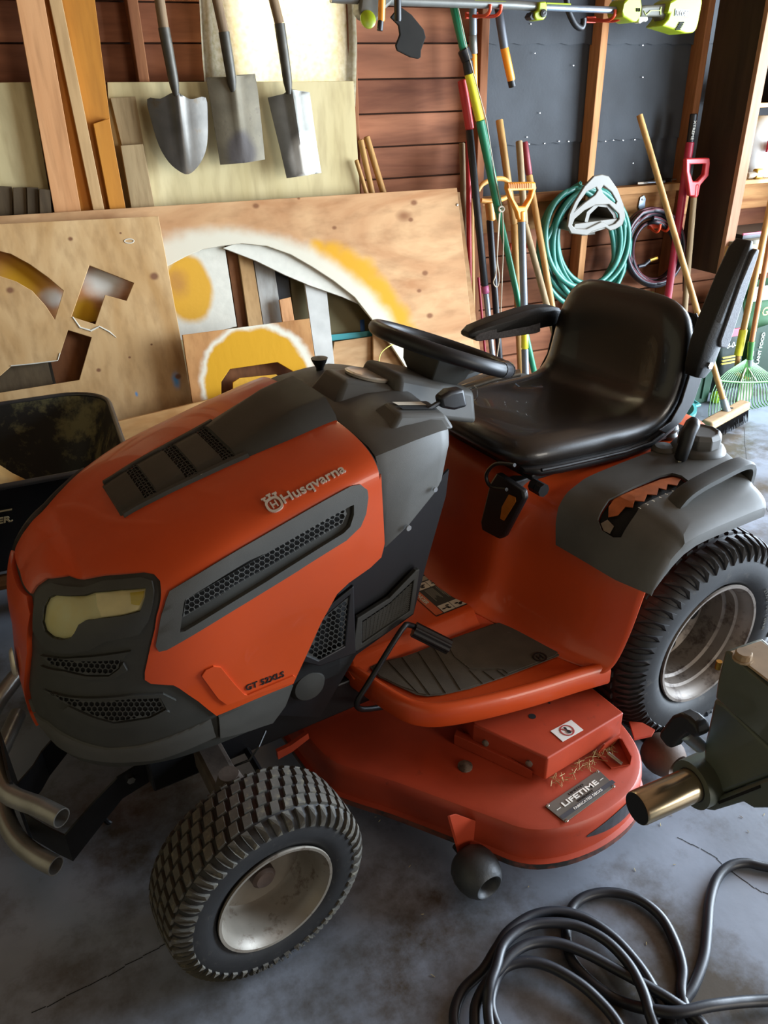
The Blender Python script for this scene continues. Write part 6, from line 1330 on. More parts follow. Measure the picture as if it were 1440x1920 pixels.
MB().prism([tp_(*q, -.03) - O for q in kr([(295, 55), (345, 45), (480, 40), (560, 20), (570, 120), (500, 200), (480, 150), (360, 145), (300, 150)])], (0, .06, 0)).build('rear_grip', m_gun, tm, bevel=.010, smooth=40, segs=3)
MB().prism([tp_(*q, -.034) - O for q in kr([(325, 95), (345, 130), (385, 92), (470, 90), (478, 60), (484, 62), (480, 130), (474, 136), (470, 98), (388, 100), (346, 140), (330, 110)])], (0, .004, 0)).build('grip_line', m_lime, tm)
MB().prism([tp_(*q, -.02) - O for q in kr([(285, 150), (360, 150), (362, 180), (340, 198), (325, 188), (290, 212), (275, 200)])], (0, .03, 0)).build('trigger', m_wp, tm, bevel=.003)
MB().prism([tp_(*q, -.055) - O for q in kr([(565, 10), (620, -20), (850, -20), (850, 30), (815, 210), (800, 260), (765, 296), (700, 300), (640, 280), (485, 232), (540, 170), (560, 120), (535, 120)])], (0, .11, 0)).build('motor_housing', m_lime, tm, bevel=.018, smooth=40, segs=3)
bd = MB().prism([tp_(*q, -.058) - O for q in kr([(608, 78), (730, 84), (722, 150), (600, 142)])], (0, .006, 0)).build('name_badge', mat('badge_grey', '#5d6160', .4), tm)
m1 = MB(); A_ = tp_(*kr([(613, 136)])[0], -.0595) - O; B_ = tp_(*kr([(720, 142)])[0], -.0595) - O; u_ = (B_-A_).normalized(); lettering(m1, 'RYOBI', A_, u_, u_.cross(Vector((0, -1, 0))) * -1 if u_.cross(Vector((0, -1, 0))).z < 0 else u_.cross(Vector((0, -1, 0))), Vector((0, -1, 0)), width=(B_-A_).length, h=.016, depth=.001, bold=.03); m1.build('badge_lettering', m_wp, tm)
for k in range(5):
    a = kr([(640 + 10*k*0 - 8*k, 205 + 15*k)])[0]; b = kr([(682 - 8*k, 203 + 15*k)])[0]; MB().tube([tp_(*a, -.057) - O, tp_(*b, -.057) - O], .003, 6).build('vent_slot', M_VOID, tm)
for k in range(3): a = kr([(258 + 14*k, 72)])[0]; b = kr([(260 + 14*k, 104)])[0]; MB().tube([tp_(*a, -.052) - O, tp_(*b, -.052) - O], .0018, 6).build('vent_slot', M_VOID, tm)
MB().tube([tp_(890, 2, -.012) - O, tp_(948, 4, -.012) - O], .003, 6).build('shaft_stripe', m_lime, tm); MB().tube([tp_(1025, 6, -.010) - O, tp_(1070, 8, -.010) - O], .003, 6).build('shaft_stripe', m_lime, tm)
# cutting head and guard at the left end of the trimmer
hd_ = kc([(0, 0)]) 
kw = lambda L_: [(x/4 + 640, y/4) for x, y in L_]
MB().prism([tp_(*q, -.03) - O for q in kw([(150, -30), (390, -30), (385, 20), (330, 70), (300, 130), (250, 170), (170, 140), (130, 90)])], (0, .07, 0)).build('trimmer_head', m_gun, tm, bevel=.012, smooth=40)
MB().lathe([(.030, 0), (.030, .006), (.022, .011), (0, .012)], 24, Matrix.Translation(tp_(*kw([(198, 148)])[0], -.035) - O) @ Matrix.Rotation(math.radians(75), 4, 'X')).build('spool_cap', m_lime, tm, smooth=40)
MB().prism([tp_(*q, -.005) - O for q in kw([(430, 55), (460, 60), (530, 110), (620, 220), (636, 280), (600, 380), (598, 430), (580, 442), (520, 430), (420, 380), (408, 340), (440, 260), (430, 190), (370, 130)])], (0, .012, 0)).build('guard_blade', mat('dusty_guard', '#1d1a15', .8, 0, .2, 14, spec=.2), tm, bevel=.004)
MB().tube(smooth_path([tp_(*q, .02) - O for q in ((1062, -5), (1066, 20), (1078, 45), (1090, 52), (1094, 42), (1094, 34))], 4), .013, 10).build('front_handle', M_BLACK, tm, smooth=60)
def lopper_handle(segs, label, Y=3.15):
    O = wp(*segs[0][0], 'y', Y); t_ = thing('loppers', label, 'loppers', O)
    return t_, O
O = wp(900, -20, 'y', 3.245); lo = thing('loppers', 'loppers with grey and orange handles hung from the orange hook by the stud', 'loppers', O)
for a, b, r, m, nm in (((886, -40), (887, 68), .016, m_steelg, 'handle'), ((886, 66), (888, 102), .017, m_gunl, 'handle'), ((887, 100), (889, 200), .0165, m_orng, 'grip'), ((926, -20), (936, 26), .015, M_BLACK, 'handle'), ((935, 22), (946, 92), .0175, mat('grip_grey', '#4d4f55', .5), 'handle'), ((945, 88), (959, 152), .0175, m_orng, 'grip'), ((958, 150), (961, 163), .016, M_BLACK, 'grip_end')):
    A, B = wp(*a, 'y', 3.245) - O, wp(*b, 'y', 3.245) - O; MB().tube([A, A.lerp(B, .05), A.lerp(B, .95), B], [r*.85, r, r, r*.85], 14).build(nm, m, lo, smooth=40)
MB().prism([wp(*q, 'y', 3.24) - O for q in ((880, -46), (935, -46), (930, -15), (905, -5), (884, -15))], (0, .02, 0)).build('blade', M_STEEL, lo, bevel=.003)
O = wp(715, -20, 'y', 3.23); hs_ = thing('hedge_shears', 'hedge shears with an orange and a black handle beside the trimmer head', 'shears', O)
for a, b, r, m, nm in (((717, -40), (715, 40), .013, m_orng, 'grip'), ((714, 38), (712, 58), .011, M_BLACK, 'grip_end'), ((745, -40), (746, 40), .0135, M_BLACK, 'grip')):
    A, B = wp(*a, 'y', 3.04) - O, wp(*b, 'y', 3.04) - O; MB().tube([A, A.lerp(B, .05), A.lerp(B, .95), B], [r*.85, r, r, r*.85], 14).build(nm, m, hs_, smooth=40)
MB().prism([wp(*q, 'y', 3.035) - O for q in ((705, -40), (756, -40), (745, -90), (716, -90))], (0, .012, 0)).build('blade', M_STEEL, hs_, bevel=.002)
hook((922, 22), 'orange hook under the trimmer shaft on the left stud', reach=.168, sc=.8, at=3.13, sag=.02)
hook((1152, 31), 'orange hook under the trimmer shaft on the right-hand stud', reach=.168, sc=.7, at=3.13, sag=.02)
# ------------------------------------------------------------------ cupboard at the right with shelves
PX = 3.137
cu = thing('shelf_unit', 'dark wooden shelf unit with a pale front stile, right of the black hose', 'shelf unit', (PX, 3.16, 0))
Oc_ = cu.location.copy()
m_dkp = wood('dark_panel', '#2a1d14', '#3e2c1e', 'Z', 5, 1, .8, .1); m_stile = wood('stile_wood', '#8d6248', '#a87c5e', 'Z', 6, 1, .75, .1); m_shelf = wood('shelf_wood', '#b5874f', '#d2a66c', 'X', 5, 1, .7, .15)
def bx(lo, hi, name, m, par=cu, O=Oc_, bev=.002): return MB().box([lo[i] - O[i] for i in range(3)], [hi[i] - O[i] for i in range(3)]).build(name, m, par, bevel=bev)
bx((PX, 3.02, .66), (PX + .02, 3.295, 2.6), 'side_panel', m_dkp); bx((PX - .002, 2.995, .665), (PX + .058, 3.02, 2.6), 'front_stile', m_stile)
for z in (1.428, 1.098): bx((PX + .02, 3.0, z - .018), (3.95, 3.295, z), 'shelf', m_shelf)
bx((PX + .02, 2.96, .80), (3.95, 3.295, .822), 'bench_top', mat('bench_top', '#6f6a55', .7, 0, .15, 12)); bx((PX + .002, 2.975, .645), (3.95, 2.995, .80), 'front_board', m_shelf)
bx((3.95, 2.96, 0), (3.98, 3.295, 2.6), 'side_panel', m_dkp); bx((3.88, 3.02, 0), (3.92, 3.06, .645), 'post', m_stile)
MB().tube([Vector((PX - .01, 2.99, .70)) - Oc_, Vector((PX + .06, 2.965, .715)) - Oc_], .0035, 8).build('nail', M_STEEL, cu)
# things on its shelves
m_clear = mat('cloudy_plastic', '#c9cbc8', .35, 0, .05, 20, coat=.3); m_redl = mat('red_label', '#c4223a', .4); m_ylw = mat('yellow_cap', '#b8932a', .5, 0, .1, 30)
jg = thing('storage_bag', 'cloudy plastic bag with red label and yellow things inside, on the middle shelf', 'bag', (3.40, 3.13, 1.0995))
rings = []
for z, r in ((.0, .11), (.05, .125), (.12, .12), (.19, .105), (.24, .075), (.27, .045)):
    rings.append([(r*math.cos(a)*(1.15 + .06*math.sin(3*a + z*20)), r*math.sin(a)*.75*(1 + .07*math.cos(4*a + z*31)), z) for a in [2*PI*i/20 for i in range(20)]])
MB().loft(rings, closed=True).build('bag_film', m_clear, jg, smooth=70)
MB().box((-.07, -.105, .115), (.10, -.092, .165)).build('label', m_redl, jg)
m1 = MB(); lettering(m1, 'ok', Vector((-.01, -.1055, .125)), (1, 0, 0), (0, 0, 1), (0, -1, 0), h=.022, depth=.001) if False else m1.add([(-.03 + .012*math.cos(t), -.1056, .138 + .012*math.sin(t)) for t in [2*PI*i/14 for i in range(14)]], [tuple(range(14))]); m1.build('label_dot', m_wp, jg)
MB().box((-.13, -.12, .0), (-.08, -.09, .045)).build('content', m_ylw, jg, bevel=.008, smooth=40)
tg = thing('bottle', 'small white bottle lying at the front of the middle shelf', 'bottle', (3.27, 3.035, 1.0985 + .016))
MB().tube([(-.03, 0, 0), (-.02, 0, 0), (.01, -.01, .006), (.03, -.014, .012)], [.012, .016, .016, .010], 12).build('body', m_wp, tg, smooth=50)
cn = thing('box', 'black box on the upper shelf at the right edge', 'box', (3.45, 3.14, 1.4295)); MB().box((-.14, -.11, 0), (.2, .12, .12)).build('carton', M_BLACK, cn, bevel=.004); MB().box((-.13, -.10, .12), (.19, .11, .14)).build('lid', M_DARK, cn, bevel=.003)
ml = thing('seed_tray', 'black mesh tray with a pink rim on the low bench', 'tray', (3.50, 3.12, .8235)); MB().box((-.25, -.12, 0), (.3, .12, .02)).build('mesh', M_BLACK, ml); MB().tube([(-.26, -.125, .024), (.32, -.125, .024)], .005, 8).build('rim', mat('pink_rim', '#cf5f80', .45), ml)
# ------------------------------------------------------------------ bags, rake, tub, bin behind the tractor
m_bag = mat('bag_dark_green', '#142a1b', .6, 0, .25, 8, .3, 12, spec=.25); m_bag2 = mat('bag_black', '#16211b', .6, 0, .2, 8, .3, 12, spec=.25); m_bagg = mat('bag_green', '#1f4a25', .6, 0, .2, 8, .2, 14, spec=.25); m_pale = mat('bag_white', '#6f7a72', .4, 0, .08, 14)
def bag(name, label, x0, x1, y, h, m, t=.16, lean=.05):
    t_ = thing(name, label, 'bag', ((x0+x1)/2, y, 0), 0, 'garden product bags by the cupboard'); w_ = (x1-x0)/2; rings = []
    for k in range(13):
        f = k/12; z = h*f; th = t/2*(math.sin(min(1, f*2.2 + .25)*PI/2) if f < .5 else math.cos((f-.5)*PI)*.9 + .1); ww = w_*(1 - .04*math.sin(f*PI)); th = max(th, .004); rings.append([(ww*math.copysign(abs(math.cos(a))**.55, math.cos(a)), th*math.copysign(abs(math.sin(a))**.8, math.sin(a)) + lean*f + .006*math.sin(a*5 + f*9), z + .006*math.sin(a*3)*f) for a in [2*PI*i/28 for i in range(28)]])
    MB().loft(rings, closed=True).build('sack', m, t_, smooth=60); return t_
def bag_text(t_, s, x, y, z, h, m, vert=False, wd=None):
    m1 = MB(); lettering(m1, s, Vector((x, y, z)), (0, 0, 1) if vert else (1, 0, 0), (-1, 0, 0) if vert else (0, 0, 1), (0, -1, 0), h=h, width=wd, depth=.002); m1.build('lettering', m, t_)
m_gold = mat('bag_gold', '#c9b04a', .45); m_lt = mat('bag_print', '#cfd8c9', .5)
b1 = bag('fertiliser_bag', 'black and green printed bag right behind the raised armrest', 3.24, 3.45, 3.06, .50, m_bag2)
bag_text(b1, '8-0-0', -.09, -.088, .27, .030, m_lt); bag_text(b1, 'FEED', .125, -.082, .17, .020, m_lt, True)
for k in range(3): MB().box((-.10, -.089, .215 - .017*k), (.03, -.080, .221 - .017*k)).build('gold_stripe', m_gold, b1)
MB().box((-.07, -.086, .33), (-.01, -.078, .37)).build('red_badge', m_redl, b1)
b2 = bag('soil_bag', 'green bag with pale top and gold lettering, behind the leaf rake', 3.47, 3.84, 3.10, .56, m_bagg)
MB().box((-.17, -.035, .47), (.17, -.02, .55)).build('pale_top', m_pale, b2, bevel=.003); bag_text(b2, 'GROW', -.13, -.075, .40, .045, m_gold); bag_text(b2, 'PLANT FOOD', -.10, -.096, .12, .022, m_lt, True)
MB().prism([(-.18, -.092, .02), (.05, -.094, .02), (.16, -.094, .30), (-.02, -.092, .36), (-.16, -.09, .34)], (0, .004, 0)).build('dark_print', m_bag, b2)
b3 = bag('seed_bag', 'lime green and white bag just showing between seat and broom handle', 2.90, 2.99, 3.27, .53, mat('bag_lime', '#6fae2a', .4, 0, .1, 12), t=.05, lean=.02); MB().box((-.04, -.012, .49), (.04, .03, .535)).build('white_top', m_pale, b3, bevel=.003)
# dark green plastic bin panel
gb = thing('bin', 'dark green plastic bin with flat front, behind the broom', 'bin', (3.0, 2.98, 0)); m_bin = mat('bin_green', '#244833', .5, 0, .1, 12)
MB().loft([[(-.17, -.05, 0), (.15, -.05, 0), (.15, .05, 0), (-.17, .05, 0)], [(-.19, -.055, .34), (.16, -.055, .34), (.16, .055, .34), (-.19, .055, .34)]], closed=True).build('shell', m_bin, gb, bevel=.008)
for k in range(5): MB().box((-.15 + .06*k, -.060, .03), (-.14 + .06*k, -.050, .33)).build('rib', m_bin, gb, bevel=.002)
MB().box((-.20, -.065, .33), (.17, .06, .355)).build('rim', m_bin, gb, bevel=.005)
bl = thing('ball', 'lime tennis ball lying behind the leaf rake tines', 'ball', (3.175, 2.90, .033)); bm = bmesh.new(); bmesh.ops.create_icosphere(bm, subdivisions=3, radius=.033); MB().bm(bm).build('felt', mat('ball_felt', '#a6d42a', .9, 0, .1, 60, .2, 300), bl, smooth=180)
MB().tube([(.0335*math.cos(t), .0335*math.sin(t)*math.cos(.5*math.sin(2*t)), .0335*.5*math.sin(2*t)) for t in [2*PI*i/30 for i in range(30)]], .0012, 5, closed=True).build('seam', m_pale, bl)
# leaf rake
rk = thing('leaf_rake', 'green leaf rake with wooden handle standing tines down by the bags', 'rake', (3.27, 2.80, 0)); O = rk.location.copy(); m_rk = mat('rake_green', '#38742c', .45, 0, .08, 30)
rp_ = lambda x, y, d=0: wp(x, y, 'y', 2.86 + d) - O
m_rod = wood('rake_handle', '#a8653a', '#c07f50', 'Z', 20, .8, .5, .1)
S0 = rp_(1403, 700); S1 = rp_(1409, 640); MB().tube([S0, S1], [.012, .0175], 12).build('socket', m_rk, rk, smooth=50)
MB().tube([S1 - (S1-S0)*.1, rp_(1445, 440), rp_(1470, 300)], .0135, 12).build('handle', m_rod, rk, smooth=50); MB().tube([S0.lerp(S1, .25), S0.lerp(S1, .45)], .0185, 12).build('ferrule_sticker', m_pale, rk)
hubp = rp_(1401, 672)
for k in range(25):
    f = k/24; ex = 1332 + (1462-1332)*f; ey = 765 + 10*math.sin(f*PI) + 6; tip = wp(ex, ey, 'y', 2.76) - O; tip.z = max(.004, .004); md = rp_(1345 + 112*f, 714 + 4*math.sin(f*PI), -.03)
    st0 = hubp + (md - hubp)*.06
    MB().tube(smooth_path([st0, md, tip + Vector((0, .01, .02)), tip + Vector((0, -.02, .0))], 3), .0028, 6).build('tine', m_rk, rk)
m1 = MB().tube(smooth_path([rp_(1340 + 122*i/8, 713 + 4*math.sin(i/8*PI), -.034) for i in range(9)], 2), .0055, 6).build('tine_brace', m_rk, rk)
MB().tube([rp_(1398, 690, -.01), rp_(1392, 705, -.03), rp_(1388, 716, -.034)], .005, 8).build('fork', M_STEEL, rk); MB().tube([rp_(1403, 690, -.01), rp_(1412, 705, -.03), rp_(1420, 716, -.034)], .003, 8).build('fork', M_STEEL, rk)
# wood and yellow handled tool next to it
A0 = wp(1385, 690, 'y', 2.95); base = Vector((A0.x - .02, 2.86, 0)); yt = thing('edger', 'tool with pale wooden handle and yellow sleeve behind the rake', 'tool', base)
q = lambda x, y, yy: wp(x, y, 'y', yy) - base
MB().tube([q(1393, 622, 2.91), q(1433, 440, 2.925), q(1462, 300, 2.93)], .0165, 12).build('handle', m_ash, yt, smooth=50); MB().tube([q(1384, 666, 2.90), q(1394, 618, 2.91)], .021, 12).build('sleeve', m_yell, yt, smooth=40)
MB().tube([q(1384, 666, 2.90), q(1380, 700, 2.89), Vector((0, 0, .12))], .013, 12).build('shank', m_ash, yt); MB().box((-.05, -.006, 0), (.05, .006, .13)).build('blade', M_STEEL, yt, bevel=.003)
# teal tub
tb = thing('tub', 'round teal plastic tub on the floor behind the seat', 'tub', (2.52, 2.70, 0)); m_tub = mat('teal_plastic', '#35807e', .4, 0, .08, 14)
MB().lathe([(0, .006), (.17, .006), (.172, .0), (.205, .15), (.222, .155), (.222, .17), (.208, .172), (.200, .165), (.168, .012), (0, .012)], 44).build('basin', m_tub, tb, smooth=40)
for a in (-.25, PI - .25): MB().prism([(.215*math.cos(a) + x*math.cos(a) - y*math.sin(a), .215*math.sin(a) + x*math.sin(a) + y*math.cos(a), .158) for x, y in ((0, -.06), (.035, -.045), (.035, .045), (0, .06))], (0, 0, .012), [[(.215*math.cos(a) + x*math.cos(a) - y*math.sin(a), .215*math.sin(a) + x*math.sin(a) + y*math.cos(a), .158) for x, y in ((.008, -.035), (.025, -.03), (.025, .03), (.008, .035))]]).build('handle', m_tub, tb, bevel=.003)
# crumpled white plastic near the wall
cp = thing('plastic_scrap', 'crumpled white plastic wrapper on the floor behind the spade shaft', 'wrapper', (0, 0, 0)); p = wp(968, 690, 'y', 3.29); cp.location = (p.x, p.y, 0)
gx = []
for i in range(9): gx.append([Vector(((j-4)*.024 + rnd.uniform(-.006, .006), (i-4)*.012 + rnd.uniform(-.01, .01), .02 + .16*(i/8)*abs(math.sin(j*1.3)) + rnd.uniform(0, .03))) for j in range(9)])
MB().loft(gx, closed=False).build('film', m_clear, cp, smooth=30)
# ------------------------------------------------------------------ wheelbarrow
wbr = thing('wheelbarrow', 'black wheelbarrow with dirty steel tray behind the tractor nose', 'wheelbarrow', (-.5, 2.48, 0)); O = wbr.location.copy()
m_tray = mat('dirty_tray', '#14130f', .55, .2, .4, 5, .2, 40, dirt=('#6a6440', 7, .50)); m_trayo = mat('tray_outside', '#090b14', .3, .1, .2, 10, coat=.3, dirt=('#3a3d48', 22, .72)); m_rimw = mat('worn_rim', '#4a4a4a', .3, .6, .25, 14)
def rr_(x0, x1, y0, y1, z, r, n=7):
    P = []
    for cx, cy, a0 in ((x1-r, y1-r, 0), (x0+r, y1-r, 90), (x0+r, y0+r, 180), (x1-r, y0+r, 270)):
        P += [Vector((cx + r*math.cos(math.radians(a0 + 90*i/n)), cy + r*math.sin(math.radians(a0 + 90*i/n)), z)) - O for i in range(n+1)]
    return P
RX0, RX1, RY0, RY1 = -1.15, .112, 2.105, 2.80
MB().loft([rr_(-.90, -.06, 2.28, 2.64, .265, .10), rr_(-.95, -.03, 2.23, 2.68, .28, .12), rr_(RX0, RX1, RY0, RY1, .60, .16)], closed=True, caps=False).build('tray_outside', m_trayo, wbr, smooth=50)
MB().loft([rr_(-.90, -.065, 2.285, 2.635, .272, .10), rr_(-.95, -.036, 2.238, 2.675, .288, .12), rr_(RX0+.01, RX1-.008, RY0+.008, RY1-.008, .60, .155)], closed=True, caps=False).build('tray', m_tray, wbr, smooth=50)
MB().add(rr_(-.90, -.06, 2.28, 2.64, .270, .10), [tuple(range(32))]).build('tray_floor', m_tray, wbr)
MB().tube(rr_(RX0, RX1, RY0, RY1, .602, .16), .009, 8, closed=True).build('tray_rim', m_rimw, wbr, smooth=60)
m_wbh = wood('barrow_handle', '#5f3d22', '#7f5a36', 'X', 10, 1, .7, .1)
for y in (2.24, 2.68): MB().tube([Vector((.05, y, .235)) - O, Vector((-1.0, y, .245)) - O, Vector((-1.7, y + (-.05 if y < 2.4 else .05), .55)) - O], .024, 10).build('handle', m_wbh, wbr)
for y in (2.26, 2.66): MB().tube([Vector((-.42, y, .24)) - O, Vector((-.62, y, .012)) - O, Vector((-.80, y, .012)) - O, Vector((-.95, y, .24)) - O], .012, 8).build('leg', m_silv, wbr)
mx = Matrix.Translation(Vector((-.04, 2.46, .20)) - O) @ Matrix.Rotation(PI/2, 4, 'X')
mx = Matrix.Translation(Vector((.0, 2.46, .19)) - O) @ Matrix.Rotation(PI/2, 4, 'X')
wl_ = MB().lathe([(.11, -.03), (.15, -.05), (.182, -.03), (.19, 0), (.182, .03), (.15, .05), (.11, .03)], 36, mx, close=True).build('wheel', M_RUBBER, wbr, smooth=50); MB().lathe([(0, -.028), (.112, -.028), (.112, .028), (0, .028)], 24, mx).build('wheel_disc', M_RIM, wl_)
# lettering that ends in ER. on the tray side
A_ = Vector((-.42, 0, 0)); wn_ = (Vector((RX1, RY0, .60)) - Vector((-.03, 2.23, .28))); 
f = (.60 - .492)/.32; yL = RY0 + f*(2.23 - RY0); m1 = MB(); sl = Vector((0, -(2.23 - RY0), .32)).normalized()
V_, F_, x0_, x1_, y1_ = text_geo('ER.', 1, .02, .03, .25)
lettering(m1, 'ER.', Vector((-.262, yL - .006, .480)) - O, (1, 0, 0), sl, (0, -1, -.3), h=.022, depth=.002, bold=.03, shear=.25)
m1.add([Vector((x, RY0 + (.60 - z)/.32*(2.23 - RY0) - .006, z)) - O for x, z in ((-.40, .517), (-.216, .517), (-.214, .523), (-.40, .523))], [(0, 1, 2, 3)])
m1.build('tray_lettering', mat('lettering_cream', '#cfc6a4', .5), wbr)['kind'] = 'stuff'
sk_ = thing('paper_sack', 'pleated tan paper sack lying in the wheelbarrow at the left edge', 'sack', (-.36, 2.39, .302)); rings = []
for k in range(13):
    t = k/12; r_ = .03 + .17*math.sin(min(1, t*1.05)*PI)**.7; rings.append([(-.22 + .40*t, r_*math.cos(a)*.7*(1 + .05*math.cos(9*a)), .14 + .02*t + r_*math.sin(a)*.75*(1 + .06*math.cos(9*a))) for a in [2*PI*i/36 for i in range(36)]])
MB().loft(rings, closed=True).build('paper', mat('kraft_paper', '#c09a5c', .8, 0, .15, 14, .2, 40), sk_, smooth=60)
MB().box((-.30, -.10, -.012), (.2, .10, .05)).build('fold', mat('kraft_fold', '#a98450', .8), sk_, bevel=.02)
# ------------------------------------------------------------------ machine arm in the right foreground
m_mach = mat('machine_grey_green', '#5c6357', .42, .15, .12, 6, .03, 60, coat=.15); m_bar = mat('polished_bar', '#c2b296', .24, .9, .15, 8); m_machd = mat('machine_end', '#15171a', .6, .2, .1, 20); m_tan = mat('worn_top', '#9a8468', .85, 0, .25, 20, dirt=('#7a5636', 12, .56))
MX_ = .714; nM = Vector((-1, 0, 0)); ms_ = thing('floor_machine', 'grey-green cast machine arm with polished round bar, cut off by right edge', 'machine', (MX_ + .035, .02, 0)); O = ms_.location.copy()
mpl = lambda x, y, d=0: wp(x, y, 'x', MX_ - d)
mm = lambda L_, d: [(mpl(*q, d) if q[0] < 1450 else Vector((MX_ - d, -.02, q[1]))) - O for q in L_]    # (9999, z): carried on past the frame
bb = mpl(1318, 1462) - O; ba = wp(1195, 1517, 'z', bb.z) - O; ba.y = bb.y + (ba.y - bb.y)*.6; dB = (bb-ba).normalized()
MB().tube([ba, ba + dB*.003, bb], [.0228, .0238, .0238], 32).build('round_bar', m_bar, ms_, smooth=40); MB().tube([ba - dB*.0006, ba + dB*.0002], .0222, 32).build('bar_end', m_machd, ms_)
MB().tube([bb - dB*.022, bb + dB*.09], [.0355, .038], 32).build('boss', m_mach, ms_, smooth=40)
MB().tube([bb - dB*.0226, bb - dB*.0215], .0250, 32).build('boss_bore', m_machd, ms_)
MB().prism(mm([(1318, 1400), (1338, 1309), (1358, 1322), (1440, 1399), (9999, .79), (9999, .70), (1440, 1457), (1345, 1492), (1318, 1498)], 0), -nM*.07).build('arm_casting', m_mach, ms_, bevel=.006, smooth=40, segs=3)
MB().prism(mm([(1359, 1221), (1364, 1220), (1440, 1288), (9999, .862), (9999, .786), (1440, 1397), (1341, 1309), (1345, 1278)], .010), -nM*.06).build('upper_plate', m_mach, ms_, bevel=.003, smooth=40)
a_ = mpl(1364, 1220, .008) - O; MB().box((a_.x, -.02 - O.y, a_.z - .001), (a_.x + .052, a_.y - .004, a_.z + .0022)).build('plate_top', m_tan, ms_, bevel=.0008)
p = wp(1392, 1236, 'z', a_.z + .002) - O; MB().lathe([(.0125, 0), (.0125, .003), (.0105, .003), (.0105, .010), (.009, .012), (0, .012)], 12, Matrix.Translation(p)).build('plate_bolt', m_tan, ms_, smooth=25)
p = mpl(1349, 1240, .012) - O; MB().tube([p, p + Vector((0, 0, -.012))], .004, 8).build('grease_nipple', mat('brass2', '#b98d3c', .3, .9), ms_)
MB().prism(mm([(1314, 1506), (1345, 1494), (1440, 1458), (9999, .705), (9999, .67), (1440, 1516), (1412, 1516), (1392, 1504), (1336, 1521), (1322, 1519)], .004), -nM*.05).build('foot_flange', m_mach, ms_, bevel=.004, smooth=40)
MB().prism(mm([(1345, 1503), (1424, 1472), (1425, 1478), (1348, 1508)], .0055), -nM*.002).build('flange_slot', M_VOID, ms_)
# clamp screw with a black T knob
ks = mpl(1312, 1398, .0) - O; ke = mpl(1284, 1374, .045) - O; dk_ = (ke - ks).normalized(); pts = []
rads = []
for i in range(33): pts.append(ks + (ke - ks)*(i/32)); rads.append(.0105 if i % 2 else .0085)
MB().tube(pts, rads, 14).build('clamp_screw', m_silv, ms_, smooth=60)
MB().prism(mm([(1234, 1382), (1236, 1372), (1258, 1343), (1274, 1337), (1290, 1345), (1304, 1358), (1309, 1380), (1300, 1385), (1285, 1374), (1262, 1395), (1257, 1405), (1248, 1400)], .062), -nM*.022).build('clamp_knob', M_BLACK, ms_, bevel=.006, smooth=40, segs=3)
MB().tube([Vector((0, 0, .04)), Vector((0, 0, .80))], .045, 20).build('column', m_mach, ms_, smooth=50); MB().lathe([(.11, 0), (.11, .03), (.06, .05), (0, .05)], 28).build('base', m_mach, ms_, smooth=40)
# ------------------------------------------------------------------ black cable on the floor
cpx = [(1900, 1660, .01), (1560, 1640, .01), (1440, 1626, .011), (1400, 1618, .011), (1368, 1624, .011), (1344, 1648, .011), (1331, 1690, .011), (1326, 1745, .011), (1320, 1795, .011), (1302, 1845, .011), (1285, 1872, .011), (1240, 1925, .011), (1120, 2010, .011), (960, 2030, .011), (880, 1985, .011),
       (852, 1915, .011), (866, 1860, .012), (905, 1820, .020), (930, 1780, .030), (955, 1745, .034), (1000, 1716, .030), (1050, 1709, .026), (1100, 1723, .022), (1150, 1757, .020), (1190, 1800, .022), (1218, 1840, .026), (1240, 1885, .024), (1262, 1950, .02), (1180, 2040, .02), (1000, 2050, .02),
       (905, 1960, .02), (890, 1900, .022), (905, 1855, .030), (935, 1818, .042), (965, 1784, .044), (1000, 1768, .040), (1045, 1768, .036), (1100, 1788, .032), (1160, 1820, .030), (1215, 1850, .034), (1265, 1880, .036), (1320, 1925, .03), (1340, 2010, .02), (1180, 2090, .02), (960, 2040, .026),
       (925, 1950, .03), (915, 1890, .035), (918, 1850, .05), (930, 1815, .052), (945, 1770, .050), (985, 1738, .044), (1035, 1730, .040), (1085, 1737, .036), (1135, 1763, .034), (1175, 1803, .036), (1200, 1845, .040), (1215, 1890, .040), (1222, 1960, .03), (1120, 2060, .03), (1000, 2060, .03),
       (950, 1960, .03), (922, 1895, .03), (926, 1850, .03), (945, 1815, .035), (985, 1803, .036), (1030, 1812, .034), (1085, 1843, .032), (1125, 1878, .03), (1158, 1918, .03), (1200, 1990, .03), (1300, 2010, .02),
       (1330, 1960, .012), (1292, 1905, .012), (1278, 1860, .012), (1280, 1815, .012), (1265, 1765, .012), (1238, 1718, .012), (1195, 1685, .012), (1145, 1673, .011), (1100, 1680, .011), (1072, 1703, .011), (1062, 1745, .012), (1068, 1790, .012), (1092, 1825, .011), (1130, 1858, .011), (1170, 1880, .011), (1215, 1892, .034),
       (1270, 1898, .046), (1330, 1886, .044), (1385, 1879, .03), (1440, 1876, .02), (1600, 1870, .011), (1800, 1900, .011)]
P3 = [wp(x, y, 'z', z) for x, y, z in cpx]; O = P3[0].copy(); O.z = 0
cbl = thing('power_cable', 'thick black power cable in loose loops on the floor, bottom right', 'cable', O)
MB().tube(smooth_path([p - O for p in P3], 6), .0103, 12).build('cable_jacket', mat('cable_rubber', '#1c1e24', .42, 0, .2, 30, .05, 200), cbl, smooth=60)
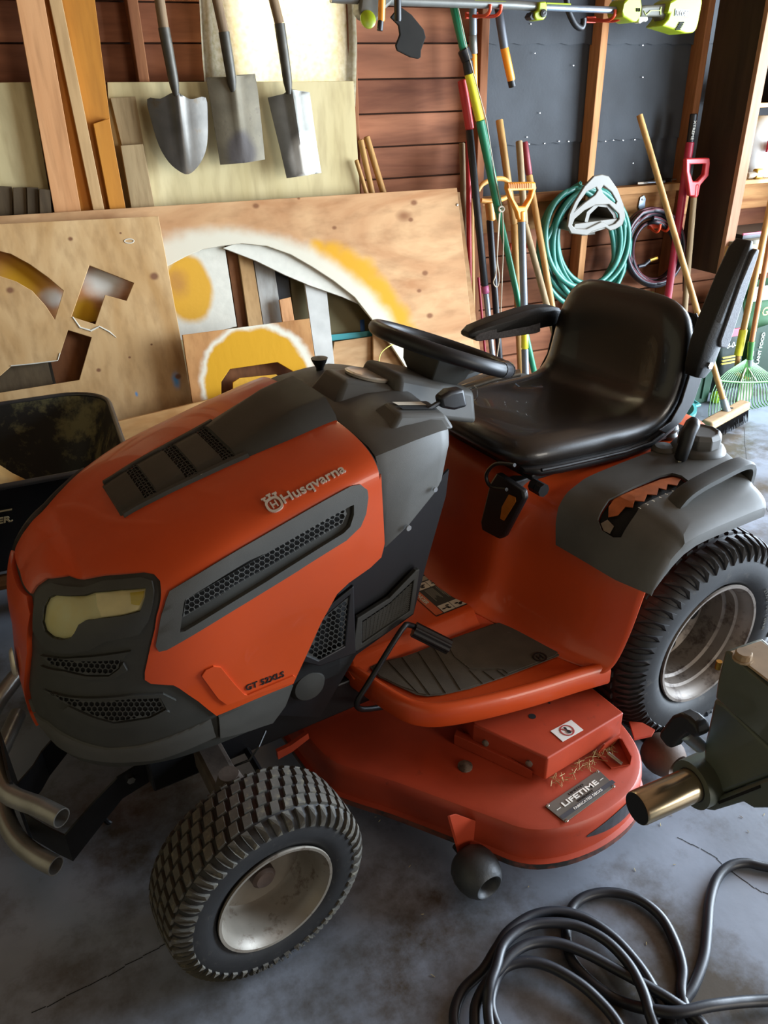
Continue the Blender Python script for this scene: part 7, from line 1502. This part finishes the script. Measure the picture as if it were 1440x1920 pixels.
# crumbs of dry grass and grit on the floor and the deck
FP = smooth_path(P3, 8); KEEP = [((T_O + TE[0]*a + TE[1]*b).x, (T_O + TE[0]*a + TE[1]*b).y, r_) for a, b, r_ in ((1.187, .45, .16), (0, .39, .24), (C1.x, C1.y, .08), (C2.x, C2.y, .08), (1.187, -.45, .16), (0, -.39, .24))]
m_str = mat('straw', '#b3a271', .8, 0, .15, 60); m1 = MB()
for i in range(230):
    x, y = rnd.uniform(.35, 2.2), rnd.uniform(.3, 1.5)
    if i % 3 == 0: x, y = rnd.uniform(1.0, 2.4), rnd.uniform(.3, 1.1)
    if any((x-p.x)**2 + (y-p.y)**2 < .0007 for p in FP) or any((x-a)**2 + (y-b)**2 < r_*r_ for a, b, r_ in KEEP): continue
    L_ = rnd.uniform(.002, .011); a = rnd.uniform(0, PI); m1.tube([Vector((x, y, .0012)), Vector((x + L_*math.cos(a), y + L_*math.sin(a), .0022))], .0007, 4)
tag(m1.build('floor_crumbs', m_str), 'scattered straw crumbs and grit on the concrete by the cable', 'debris', kind='stuff')
m1 = MB()
for i in range(90):
    f = rnd.random(); a = Vector((.34, .565, .178)).lerp(Vector((.56, .575, .178)), f) + Vector((rnd.uniform(-.01, .01), rnd.uniform(-.012, .012), rnd.uniform(0, .008))); b = a + Vector((rnd.uniform(-.02, .02), rnd.uniform(-.005, .025), rnd.uniform(-.002, .012))); b.z = max(b.z, .178); m1.tube([a, b], .0006, 4)
m1.build('dry_grass', m_str, TR)['kind'] = 'stuff'
# fine cracks in the floor
m1 = MB()
for pth in ([(1270, 1570), (1330, 1600), (1380, 1640), (1430, 1672), (1500, 1700)], [(480, 1620), (430, 1700), (330, 1760), (200, 1830), (60, 1900)], [(1395, 800), (1405, 890), (1440, 960)]):
    P4 = smooth_path([wp(x, y, 'z', .0006) for x, y in pth], 4)
    for a, b in zip(P4, P4[1:]):
        n = Vector((-(b-a).y, (b-a).x, 0)).normalized()*.0009; j = Vector((rnd.uniform(-.003, .003), rnd.uniform(-.003, .003), 0)); m1.add([a - n, b - n + j, b + n + j, a + n], [(0, 1, 2, 3)])
m1.build('floor_cracks', M_VOID, fl)['kind'] = 'stuff'
